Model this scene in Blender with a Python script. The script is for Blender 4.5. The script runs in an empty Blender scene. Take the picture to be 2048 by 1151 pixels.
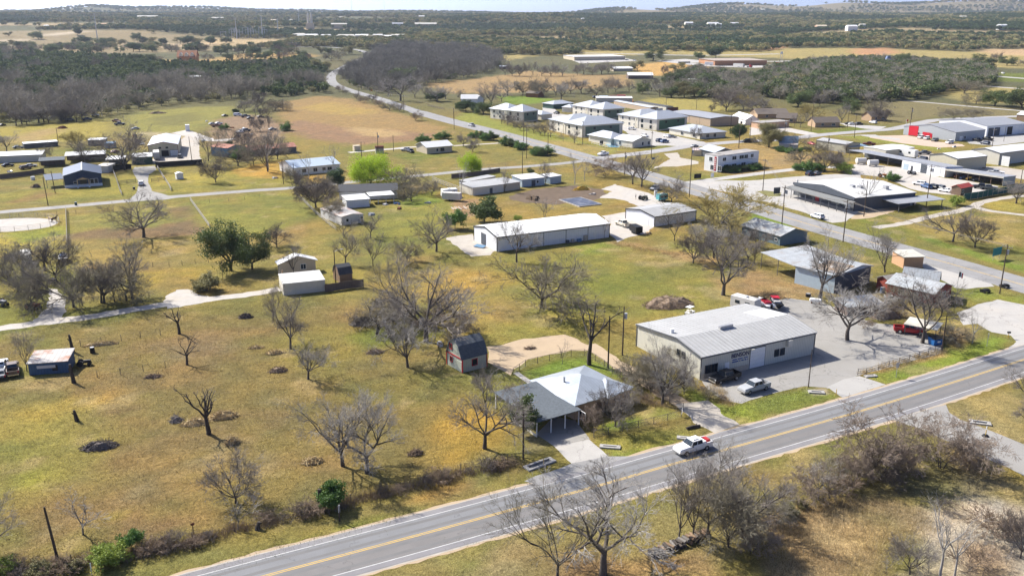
import bpy, math, random
import numpy as np
from mathutils import Vector, Matrix
R = math.radians
scn = bpy.context.scene
COL = scn.collection
# ------------------------------------------------------------------ camera, sky, sun, exposure
cam = bpy.data.objects.new('camera', bpy.data.cameras.new('camera')); COL.objects.link(cam)
cam.location = (0,0,60); cam.rotation_euler = (R(90-17.0),0,0)
cam.data.sensor_width = 36; cam.data.lens = 36*1780/2048.0; cam.data.clip_end = 40000; cam.data.clip_start = 0.5
scn.camera = cam
SUN_EL = 42.0; SUN_DIR = Vector((-0.81,0.586,0)).normalized()      # towards the sun, on the ground
w = bpy.data.worlds.new('World'); scn.world = w; w.use_nodes = True
nt = w.node_tree; nt.nodes.clear()
sky = nt.nodes.new('ShaderNodeTexSky'); sky.sky_type = 'NISHITA'; sky.sun_disc = False
sky.sun_elevation = R(SUN_EL); sky.sun_rotation = math.atan2(SUN_DIR.x, SUN_DIR.y)
sky.air_density = 0.2; sky.dust_density = 2.0; sky.ozone_density = 4.0; sky.altitude = 300
bg = nt.nodes.new('ShaderNodeBackground'); bg.inputs[1].default_value = 0.15
tint = nt.nodes.new('ShaderNodeMix'); tint.data_type = 'RGBA'; tint.blend_type = 'MULTIPLY'; tint.inputs[0].default_value = 1; tint.inputs[7].default_value = (.86,.97,1.12,1)   # clearer blue over the whole sky
wo = nt.nodes.new('ShaderNodeOutputWorld'); nt.links.new(sky.outputs[0], tint.inputs[6]); nt.links.new(tint.outputs[2], bg.inputs[0]); nt.links.new(bg.outputs[0], wo.inputs[0])
sun = bpy.data.objects.new('sun', bpy.data.lights.new('sun','SUN')); COL.objects.link(sun)
sun.data.energy = 3.9; sun.data.angle = R(0.53); sun.data.color = (1.0,0.935,0.82)
sd = Vector((SUN_DIR.x*math.cos(R(SUN_EL)), SUN_DIR.y*math.cos(R(SUN_EL)), math.sin(R(SUN_EL))))
sun.rotation_euler = sd.to_track_quat('Z','Y').to_euler(); sun.location = sd*300
scn.view_settings.view_transform = 'Standard'; scn.view_settings.look = 'None'
scn.view_settings.exposure = 1.14; scn.view_settings.gamma = 1; scn.view_settings.use_curve_mapping = False
scn.cycles.use_denoising = True; scn.cycles.max_bounces = 5; scn.cycles.diffuse_bounces = 3; scn.cycles.glossy_bounces = 2
scn.cycles.transmission_bounces = 2; scn.cycles.volume_bounces = 0; scn.cycles.transparent_max_bounces = 6
scn.cycles.use_adaptive_sampling = True; scn.cycles.adaptive_threshold = 0.02
rng = np.random.default_rng(7); random.seed(7)
HILLS = [(-2150,6100,330,420,44),(-2720,6100,150,420,36),(-3400,6200,700,420,24),(-1500,6300,420,420,22),(-430,6200,560,420,20),
         (690,6100,170,420,42),(1290,6300,290,420,44),(1760,6500,330,420,60),(2330,6500,180,420,34),(2800,6600,420,420,72),
         (3480,6700,420,420,66),(4200,6700,500,420,60),(-5200,6500,900,500,30),(5600,6700,900,500,50)]
def terr(x, y):
    d = math.hypot(x, y)
    if d < 900 or y < 0: return 0.0
    s = min(1.0,(d-900)/3300.0); s = s*s*(3-2*s)
    n = min(1.0,(d-900)/1500.0); n = n*n*(3-2*n)
    h = 54*s + n*(6*math.sin(x/310.0+1.3)*math.cos(y/270.0+0.4) + 4*math.sin(x/140.0-y/190.0))
    if d > 4300:
        for cx, cy, sx, sy, hh in HILLS:
            q = ((x-cx)/sx)**2 + ((y-cy)/sy)**2
            if q < 14: h += hh*math.exp(-q*0.5)
    return h

HARR = [np.array(h, float) for h in HILLS]
def terr_np(x, y):
    d = np.hypot(x, y)
    s = np.clip((d-900)/3300.0,0,1); s = s*s*(3-2*s)
    n = np.clip((d-900)/1500.0,0,1); n = n*n*(3-2*n)
    h = 54*s + n*(6*np.sin(x/310.0+1.3)*np.cos(y/270.0+0.4) + 4*np.sin(x/140.0-y/190.0))
    for cx, cy, sx, sy, hh in HILLS:
        h = h + np.where(d > 4300, hh*np.exp(-0.5*(((x-cx)/sx)**2 + ((y-cy)/sy)**2)),0)
    return np.where((d < 900) | (y < 0),0.0, h)
# ------------------------------------------------------------------ materials
MATS = {}
def lin(c):
    return tuple((v/12.92 if v <= 0.04045 else ((v+0.055)/1.055)**2.4) for v in c)
def M(name, rgb=None, rough=0.75, metal=0.0, var=0.18, scale=1.2, bands=None, bw=0.5, bdep=0.25, bump=0.0, bscale=8.0, stain=None, spec=0.3, rnd=0.0, trans=0.0, crack=None):
    """procedural material: base colour x two noise scales, optional ribs (bands), optional stains"""
    if name in MATS: return MATS[name]
    m = bpy.data.materials.new(name); m.use_nodes = True; MATS[name] = m
    t = m.node_tree; N = t.nodes; L = t.links
    b = N['Principled BSDF']; b.inputs['Roughness'].default_value = rough; b.inputs['Metallic'].default_value = metal
    b.inputs['Specular IOR Level'].default_value = spec
    tc = N.new('ShaderNodeTexCoord')
    n1 = N.new('ShaderNodeTexNoise'); n1.inputs['Scale'].default_value = scale; n1.inputs['Detail'].default_value = 6; n1.inputs['Roughness'].default_value = 0.65
    L.new(tc.outputs['Object'], n1.inputs['Vector'])
    mr = N.new('ShaderNodeMapRange'); mr.inputs[1].default_value = 0.25; mr.inputs[2].default_value = 0.75
    mr.inputs[3].default_value = 1-var; mr.inputs[4].default_value = 1+var; L.new(n1.outputs[0], mr.inputs[0])
    mul = N.new('ShaderNodeVectorMath'); mul.operation = 'SCALE'; mul.inputs[0].default_value = rgb; L.new(mr.outputs[0], mul.inputs['Scale'])
    col = mul.outputs[0]
    height = None
    if bands:
        sx = N.new('ShaderNodeSeparateXYZ'); L.new(tc.outputs['Object'], sx.inputs[0])
        if bands == 'xy':
            ad = N.new('ShaderNodeMath'); ad.operation = 'ADD'; L.new(sx.outputs[0], ad.inputs[0]); L.new(sx.outputs[1], ad.inputs[1]); src = ad.outputs[0]
        else: src = sx.outputs['xyz'.index(bands)]
        fr = N.new('ShaderNodeMath'); fr.operation = 'PINGPONG'; fr.inputs[1].default_value = bw*0.5; L.new(src, fr.inputs[0])
        rm = N.new('ShaderNodeMapRange'); rm.inputs[1].default_value = 0.0; rm.inputs[2].default_value = bw*0.16; rm.inputs[3].default_value = 1-bdep; rm.inputs[4].default_value = 1.0
        L.new(fr.outputs[0], rm.inputs[0])
        m2 = N.new('ShaderNodeVectorMath'); m2.operation = 'SCALE'; L.new(col, m2.inputs[0]); L.new(rm.outputs[0], m2.inputs['Scale']); col = m2.outputs[0]
        height = rm.outputs[0]
    if stain:
        n2 = N.new('ShaderNodeTexNoise'); n2.inputs['Scale'].default_value = stain[2] if len(stain) > 2 else 0.5; n2.inputs['Detail'].default_value = 8; n2.inputs['Roughness'].default_value = 0.7
        L.new(tc.outputs['Object'], n2.inputs['Vector'])
        m3 = N.new('ShaderNodeMapRange'); m3.inputs[1].default_value = 0.5; m3.inputs[2].default_value = 0.68; m3.inputs[4].default_value = stain[1]; L.new(n2.outputs[0], m3.inputs[0])
        mx = N.new('ShaderNodeMix'); mx.data_type = 'RGBA'; L.new(m3.outputs[0], mx.inputs[0]); L.new(col, mx.inputs[6]); mx.inputs[7].default_value = (*stain[0],1); col = mx.outputs[2]
    if crack:
        vo = N.new('ShaderNodeTexVoronoi'); vo.feature = 'DISTANCE_TO_EDGE'; vo.inputs['Scale'].default_value = crack[0]; nz = N.new('ShaderNodeTexNoise'); nz.inputs['Scale'].default_value = .8; nz.inputs['Detail'].default_value = 4; L.new(tc.outputs['Object'], nz.inputs['Vector'])
        av = N.new('ShaderNodeVectorMath'); av.operation = 'MULTIPLY_ADD'; L.new(nz.outputs['Color'], av.inputs[0]); av.inputs[1].default_value = (crack[2],)*3; L.new(tc.outputs['Object'], av.inputs[2]); L.new(av.outputs[0], vo.inputs['Vector'])
        cr = N.new('ShaderNodeMapRange'); cr.inputs[1].default_value = crack[1]*.3; cr.inputs[2].default_value = crack[1]; cr.inputs[3].default_value = crack[3]; cr.inputs[4].default_value = 1; L.new(vo.outputs['Distance'], cr.inputs[0])
        cm = N.new('ShaderNodeVectorMath'); cm.operation = 'SCALE'; L.new(col, cm.inputs[0]); L.new(cr.outputs[0], cm.inputs['Scale']); col = cm.outputs[0]
    if rnd:
        oi = N.new('ShaderNodeObjectInfo'); r2 = N.new('ShaderNodeMapRange'); r2.inputs[3].default_value = 1-rnd; r2.inputs[4].default_value = 1+rnd; L.new(oi.outputs['Random'], r2.inputs[0])
        m4 = N.new('ShaderNodeVectorMath'); m4.operation = 'SCALE'; L.new(col, m4.inputs[0]); L.new(r2.outputs[0], m4.inputs['Scale']); col = m4.outputs[0]
    L.new(col, b.inputs['Base Color'])
    if bump or height is not None:
        bp = N.new('ShaderNodeBump'); bp.inputs['Strength'].default_value = bump if bump else 0.35; bp.inputs['Distance'].default_value = 0.05
        if height is not None: L.new(height, bp.inputs['Height'])
        else:
            n3 = N.new('ShaderNodeTexNoise'); n3.inputs['Scale'].default_value = bscale; n3.inputs['Detail'].default_value = 5; L.new(tc.outputs['Object'], n3.inputs['Vector']); L.new(n3.outputs[0], bp.inputs['Height'])
        L.new(bp.outputs[0], b.inputs['Normal'])
    if trans:
        tr = N.new('ShaderNodeBsdfTranslucent'); L.new(col, tr.inputs[0]); mxs = N.new('ShaderNodeMixShader'); mxs.inputs[0].default_value = trans
        L.new(b.outputs[0], mxs.inputs[1]); L.new(tr.outputs[0], mxs.inputs[2]); L.new(mxs.outputs[0], N['Material Output'].inputs[0])
    return m
# plain palette (albedo)
M('galv',(.56,.58,.60),.5,.25,.10,1.5, bands='x', bw=.9, bdep=.12); M('galv_y',(.56,.58,.60),.5,.25,.10,1.5, bands='y', bw=.9, bdep=.12)
M('galv_pale',(0.405,0.405,0.400),.6,.05,.14,.6, bands='x', bw=.9, bdep=.32, stain=((.33,.325,.32),.6,.3))
M('galv_bright',(0.651,0.651,0.642),.55,.05,.06,.8, bands='x', bw=.6, bdep=.1)
M('white_roof',(0.720,0.720,0.702),.5,.0,.05,.6, bands='x', bw=.9, bdep=.06); M('white_roof_y',(.80,.80,.78),.5,.0,.05,.6, bands='y', bw=.9, bdep=.06)
M('grey_roof',(.33,.34,.36),.55,.15,.08,.8, bands='x', bw=.8, bdep=.15); M('grey_roof_y',(.33,.34,.36),.55,.15,.08,.8, bands='y', bw=.8, bdep=.15)
M('apt_roof',(0.527,0.552,0.578),.42,.35,.07,.8, bands='x', bw=.6, bdep=.12); M('navy_roof',(.075,.095,.135),.5,.2,.1,1, bands='y', bw=.6, bdep=.25)
M('shingle_dark',(.075,.078,.085),.9,0,.25,3.0); M('shingle_slate',(.10,.115,.13),.9,0,.3,2.5); M('shingle_brown',(.15,.125,.105),.9,0,.2,2.0)
M('rust_roof',(.42,.40,.38),.7,.1,.15,1, bands='x', bw=.8, bdep=.25, stain=((.32,.12,.05),.9,.35)); M('rust_red_roof',(.36,.15,.10),.8,0,.25,.8, bands='x', bw=.8, bdep=.2, stain=((.5,.33,.26),.7,.4))
M('old_tin',(.40,.42,.43),.55,.2,.2,.7, bands='x', bw=.7, bdep=.2, stain=((.30,.24,.19),.7,.3)); M('old_tin_y',(.40,.42,.43),.55,.2,.2,.7, bands='y', bw=.7, bdep=.2, stain=((.30,.24,.19),.7,.3))
M('blue_tin',(.24,.33,.42),.5,.2,.1,1, bands='x', bw=.6, bdep=.2); M('red_roof',(.42,.075,.06),.6,0,.12,1, bands='x', bw=.5, bdep=.2)
M('membrane',(0.527,0.527,0.510),.8,0,.10,.4, stain=((.42,.41,.39),.55,.25)); M('tar_roof',(.30,.28,.26),.9,0,.2,.5, stain=((.45,.44,.42),.7,.4))
M('beige_siding',(.60,.58,.485),.6,0,.06,1, bands='xy', bw=.42, bdep=.3); M('white_siding',(.74,.75,.76),.55,0,.05,1, bands='xy', bw=.6, bdep=.12)
M('grey_siding',(.40,.42,.43),.6,0,.06,1, bands='xy', bw=.6, bdep=.12); M('tan_siding',(.55,.50,.36),.6,0,.05,1, bands='xy', bw=.6, bdep=.1); M('pale_tan',(.60,.57,.48),.6,0,.05,1, bands='xy', bw=.6, bdep=.1)
M('olive_siding',(.38,.36,.28),.6,0,.07,1, bands='xy', bw=.6, bdep=.2); M('navy_siding',(.026,.05,.10),.55,0,.1,1, bands='xy', bw=.4, bdep=.25)
M('brick_tan',(.43,.30,.19),.85,0,.16,3); M('brick_orange',(.50,.30,.17),.85,0,.12,2, bands='z', bw=.5, bdep=.1); M('orange_block',(.56,.36,.23),.85,0,.1,1)
M('cream',(.66,.62,.52),.8,0,.08,1); M('tan_stucco',(.55,.47,.34),.85,0,.08,1); M('white_paint',(.78,.78,.76),.6,0,.06,1); M('dirty_white',(.62,.60,.56),.7,0,.14,.8, stain=((.4,.36,.30),.5,.4))
M('dark_green',(.06,.11,.085),.7,0,.1,1); M('green_panel',(.05,.13,.075),.6,0,.1,1); M('sage',(.42,.44,.36),.8,0,.1,2, bands='xy', bw=.4, bdep=.2)
M('red_paint',(.42,.03,.035),.6,0,.1,1); M('bright_red',(.55,.015,.03),.5,0,.08,1); M('barn_red',(.30,.07,.05),.8,0,.25,1.5, bands='xy', bw=.35, bdep=.25)
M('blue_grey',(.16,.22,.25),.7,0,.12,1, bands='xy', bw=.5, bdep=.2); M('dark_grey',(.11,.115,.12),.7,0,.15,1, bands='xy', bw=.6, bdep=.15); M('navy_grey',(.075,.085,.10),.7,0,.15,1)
M('blue_shed',(.055,.11,.19),.7,0,.15,1, bands='xy', bw=.5, bdep=.25); M('blue_steel',(.10,.20,.32),.6,0,.12,1); M('light_blue',(.36,.44,.50),.7,0,.08,1)
M('black',(.012,.012,.013),.6,0,.1,2); M('black_mesh',(.020,.019,.022),.9,0,.15,2); M('teal_mesh',(.02,.10,.085),.8,0,.15,1); M('glass',(.02,.03,.04),.03,0,.1,1, spec=.3)
M('steel',(.45,.45,.45),.45,.5,.12,2); M('chrome',(.6,.6,.6),.25,.9,.05,2); M('pipe',(.16,.14,.12),.7,.2,.25,3); M('rust',(.22,.09,.045),.85,0,.35,2)
M('wood_pole',(.085,.062,.047),.9,0,.25,3); M('wood_pole_pale',(.16,.13,.105),.9,0,.25,3); M('wood',(.24,.16,.10),.85,0,.25,2); M('fence_wood',(.145,.115,.10),.9,0,.3,2); M('pale_board',(.42,.39,.34),.85,0,.2,2); M('new_wood',(.58,.42,.24),.8,0,.12,2)
M('asphalt',(0.206,0.200,0.207),.92,0,.13,.25, stain=((.255,.25,.245),.7,.12)); M('asphalt_old',(.26,.255,.25),.92,0,.12,.3, stain=((.17,.17,.168),.6,.12), crack=(.13,.012,2.2,.74)); M('lane_grey',(.33,.32,.315),.92,0,.12,.3, crack=(.13,.012,2.2,.74))
M('concrete',(0.359,0.347,0.328),.9,0,.10,.4, stain=((.33,.32,.30),.6,.2), crack=(.13,.012,2.2,.74)); M('concrete_old',(0.281,0.269,0.250),.9,0,.16,.3, stain=((.24,.235,.225),.7,.15), crack=(.13,.012,2.2,.74)); M('concrete_pale',(0.384,0.368,0.345),.9,0,.1,.3, stain=((.46,.42,.37),.6,.12), crack=(.13,.012,2.2,.74))
M('gravel',(0.390,0.355,0.308),.95,0,.16,.5, stain=((.40,.33,.25),.6,.12), bump=.4, bscale=3); M('gravel_pale',(0.421,0.393,0.358),.95,0,.14,.5, stain=((.45,.38,.29),.6,.1), bump=.4, bscale=3); M('dirt_tan',(0.406,0.312,0.211),.95,0,.15,.3, stain=((.38,.29,.19),.7,.15)); M('dirt_brown',(.12,.085,.057),.95,0,.3,.4, bump=.6, bscale=2)
M('line_white',(.52,.52,.51),.8,0,.2,1.5, stain=((.3,.3,.3),.5,.8)); M('line_yellow',(.62,.40,.06),.8,0,.15,1.5, stain=((.33,.27,.15),.5,.8)); M('stone',(.46,.40,.32),.9,0,.2,2)
M('tyre',(.02,.02,.021),.85,0,.1,2); M('headlight',(.75,.76,.78),.2,0,.05,2); M('taillight',(.35,.015,.015),.3,0,.05,2); M('plastic',(.05,.05,.052),.7,0,.1,2)
for nm, c in dict(white=(.78,.78,.77), black=(.014,.014,.016), silver=(.42,.43,.44), grey=(.15,.155,.165), red=(.42,.022,.025), blue=(.035,.085,.20), navy=(.025,.035,.07), cream=(.62,.58,.48), maroon=(.14,.02,.025), olive=(.16,.15,.11), teal=(.10,.34,.36), orange=(.60,.21,.03), yellow=(.62,.38,.04), rusty=(.20,.10,.06), brown=(.13,.085,.06), green=(.05,.13,.05)).items():
    M('car_'+nm, c,.42,.1 if nm not in ('rusty','brown') else 0,.06,1.5, spec=.5)
M('bark',(.105,.088,.075),.95,0,.3,3, rnd=.15); M('bark_grey',(.17,.155,.14),.95,0,.25,3, rnd=.15); M('bark_pale',(.36,.34,.31),.95,0,.2,3); M('bark_dark',(.062,.052,.045),.95,0,.3,3)
M('twig',(0.227,0.202,0.179),.95,0,.15,.6, rnd=.18); M('twig_pale',(0.325,0.302,0.273),.95,0,.15,.6, rnd=.12); M('twig_red',(.26,.205,.16),.95,0,.2,.5, rnd=.12); M('twig_olive',(.235,.21,.15),.95,0,.2,.5, rnd=.12); M('twig_gold',(.33,.27,.10),.95,0,.25,.5); M('twig_dark',(0.143,0.120,0.107),.95,0,.2,.5, rnd=.12)
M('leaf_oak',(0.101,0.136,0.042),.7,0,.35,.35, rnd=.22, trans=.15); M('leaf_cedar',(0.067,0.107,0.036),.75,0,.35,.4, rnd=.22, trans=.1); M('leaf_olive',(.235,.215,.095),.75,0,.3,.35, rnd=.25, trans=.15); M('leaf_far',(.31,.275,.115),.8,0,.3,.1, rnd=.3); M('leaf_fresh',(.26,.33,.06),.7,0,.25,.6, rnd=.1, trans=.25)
M('leaf_lime',(.40,.52,.035),.7,0,.2,.6, trans=.3); M('leaf_bright',(0.102,0.186,0.042),.7,0,.25,.5, rnd=.12, trans=.2); M('leaf_yellow',(.34,.30,.055),.75,0,.2,.5, trans=.2); M('dry_grass',(.40,.315,.175),.9,0,.3,.3, trans=.2); M('straw',(.50,.38,.20),.9,0,.3,.5); M('dead_brush',(.25,.185,.13),.95,0,.3,.6)
# ------------------------------------------------------------------ mesh helpers
class MB:
    """collects boxes, tubes and polygons into one mesh"""
    def __init__(s): s.v = []; s.f = []
    def add(s, vs, fs):
        o = len(s.v); s.v += [tuple(map(float, p)) for p in vs]; s.f += [tuple(i+o for i in f) for f in fs]; return s
    def box(s, x0, x1, y0, y1, z0, z1):
        return s.add([(x0, y0, z0),(x1, y0, z0),(x1, y1, z0),(x0, y1, z0),(x0, y0, z1),(x1, y0, z1),(x1, y1, z1),(x0, y1, z1)],
                     [(3,2,1,0),(4,5,6,7),(0,1,5,4),(1,2,6,5),(2,3,7,6),(3,0,4,7)])
    def hexa(s, lo, hi):       # two quads (4 pts each), counter-clockwise from above
        return s.add(list(lo)+list(hi),[(3,2,1,0),(4,5,6,7),(0,1,5,4),(1,2,6,5),(2,3,7,6),(3,0,4,7)])
    def prism(s, pts, axis, a, b):
        # polygon in the two other axes extruded along axis
        def mk(p, c): return {'x': (c, p[0], p[1]),'y': (p[0], c, p[1]),'z': (p[0], p[1], c)}[axis]
        n = len(pts)
        return s.add([mk(p, a) for p in pts]+[mk(p, b) for p in pts],[tuple(range(n))[::-1], tuple(range(n,2*n))]+[(i,(i+1) % n, n+(i+1) % n, n+i) for i in range(n)])
    def slab(s, quad, t):      # quad of 4 3-D points thickened down by t
        q = [Vector(p) for p in quad]; n = (q[1]-q[0]).cross(q[2]-q[0]).normalized()
        if n.z < 0: q = q[::-1]; n = -n
        return s.add([p-n*t for p in q]+q,[tuple(range(len(q)))[::-1], tuple(range(len(q),2*len(q)))]+[(i,(i+1) % len(q), len(q)+(i+1) % len(q), len(q)+i) for i in range(len(q))])
    def tube(s, pts, rad, k=6, cap=True):
        pts = [Vector(p) for p in pts]; n = len(pts); rad = rad if hasattr(rad,'__len__') else [rad]*n
        vs = []; fs = []
        for i, p in enumerate(pts):
            d = (pts[min(i+1, n-1)]-pts[max(i-1,0)]).normalized(); a = d.orthogonal().normalized() if abs(d.z) > .9 else Vector((0,0,1)).cross(d).normalized(); b = d.cross(a)
            for j in range(k):
                t = 2*math.pi*j/k; vs.append(p+(a*math.cos(t)+b*math.sin(t))*rad[i])
        for i in range(n-1):
            for j in range(k): fs.append((i*k+j, i*k+(j+1) % k,(i+1)*k+(j+1) % k,(i+1)*k+j))
        if cap: fs.append(tuple(range(k))[::-1]); fs.append(tuple(range((n-1)*k, n*k)))
        return s.add(vs, fs)
    def disc(s, c, axis, r, t, k=14):  # short cylinder
        c = Vector(c); a = {'x': Vector((1,0,0)),'y': Vector((0,1,0)),'z': Vector((0,0,1))}[axis]
        return s.tube([c-a*t/2, c+a*t/2], r, k)
    def ball(s, c, rx, ry, rz, k=8, m=5):
        vs = [(c[0], c[1], c[2]-rz)]; fs = []
        for i in range(1, m):
            ph = -math.pi/2+math.pi*i/m
            for j in range(k): th = 2*math.pi*j/k; vs.append((c[0]+rx*math.cos(ph)*math.cos(th), c[1]+ry*math.cos(ph)*math.sin(th), c[2]+rz*math.sin(ph)))
        vs.append((c[0], c[1], c[2]+rz)); e = len(vs)-1
        for j in range(k):
            fs.append((0,1+(j+1) % k,1+j)); fs.append((e,1+(m-2)*k+j,1+(m-2)*k+(j+1) % k))
            for i in range(m-2): fs.append((1+i*k+j,1+i*k+(j+1) % k,1+(i+1)*k+(j+1) % k,1+(i+1)*k+j))
        return s.add(vs, fs)
    def mesh(s, name):
        me = bpy.data.meshes.new(name); me.from_pydata(s.v,[], s.f); me.update(); return me
    def build(s, name, mat, parent=None): return obj(name, s.mesh(name), mat, parent)
def obj(name, me, mat, parent=None):
    o = bpy.data.objects.new(name, me); COL.objects.link(o)
    if mat is not None and not me.materials: me.materials.append(MATS[mat] if isinstance(mat, str) else mat)
    if parent is not None: o.parent = parent
    return o
def tag(o, label, cat, group=None):
    o['label'] = label; o['category'] = cat
    if group: o['group'] = group
    return o
def thing(name, label, cat, loc=(0,0,0), rz=0.0, group=None):
    o = bpy.data.objects.new(name, None); COL.objects.link(o); o.empty_display_size = .3
    o.location = (loc[0], loc[1], loc[2] if len(loc) > 2 else terr(loc[0], loc[1])); o.rotation_euler = (0,0, rz); return tag(o, label, cat, group)
def copy_tree(o, parent=None):
    c = o.copy(); COL.objects.link(c); c.parent = parent
    for ch in o.children: copy_tree(ch, c)
    return c
def heading(a, b): return math.atan2(b[1]-a[1], b[0]-a[0])
def np_mesh(name, v, f4=None, f3=None):
    me = bpy.data.meshes.new(name); v = np.asarray(v, np.float32)
    me.vertices.add(len(v)); me.vertices.foreach_set('co', v.ravel())
    parts = []; tot = []
    if f4 is not None and len(f4): parts.append(np.asarray(f4, np.int32).ravel()); tot.append(np.full(len(f4),4, np.int32))
    if f3 is not None and len(f3): parts.append(np.asarray(f3, np.int32).ravel()); tot.append(np.full(len(f3),3, np.int32))
    li = np.concatenate(parts); lt = np.concatenate(tot); ls = np.concatenate([[0], np.cumsum(lt)[:-1]]).astype(np.int32)
    me.loops.add(len(li)); me.loops.foreach_set('vertex_index', li); me.polygons.add(len(lt)); me.polygons.foreach_set('loop_start', ls); me.polygons.foreach_set('loop_total', lt)
    me.update(calc_edges=True); return me
def vnoise(x, y, s, seed=0):
    """smooth value noise in the ground plane,0..1"""
    g = np.random.default_rng(seed+11).random((256,256)); u = x/s; v = y/s; i = np.floor(u).astype(int); j = np.floor(v).astype(int)
    a = u-i; b = v-j; a = a*a*(3-2*a); b = b*b*(3-2*b); f = lambda p, q: g[p % 256, q % 256]
    return (f(i, j)*(1-a)+f(i+1, j)*a)*(1-b)+(f(i, j+1)*(1-a)+f(i+1, j+1)*a)*b
def fnoise(x, y, s, seed=0, o=4):
    t = 0; a = 1; n = 0
    for k in range(o): t = t+a*vnoise(x, y, s/2**k, seed+k*17); n += a; a *= .55
    return t/n
def inside(px, py, poly):
    c = np.zeros(px.shape, bool); n = len(poly)
    for i in range(n):
        x0, y0 = poly[i]; x1, y1 = poly[(i+1) % n]
        if y0 == y1: continue
        k = ((y0 > py) != (y1 > py)) & (px < (x1-x0)*(py-y0)/(y1-y0)+x0); c ^= k
    return c
def edge_dist(px, py, pts, closed=True):
    d = np.full(px.shape,1e9); n = len(pts)
    for i in range(n if closed else n-1):
        x0, y0 = pts[i]; x1, y1 = pts[(i+1) % n]; dx = x1-x0; dy = y1-y0; L2 = dx*dx+dy*dy+1e-9
        t = np.clip(((px-x0)*dx+(py-y0)*dy)/L2,0,1); d = np.minimum(d, np.hypot(px-x0-t*dx, py-y0-t*dy))
    return d
def sdist(px, py, poly):   # >0 inside
    d = edge_dist(px, py, poly); return np.where(inside(px, py, poly), d,-d)

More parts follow.
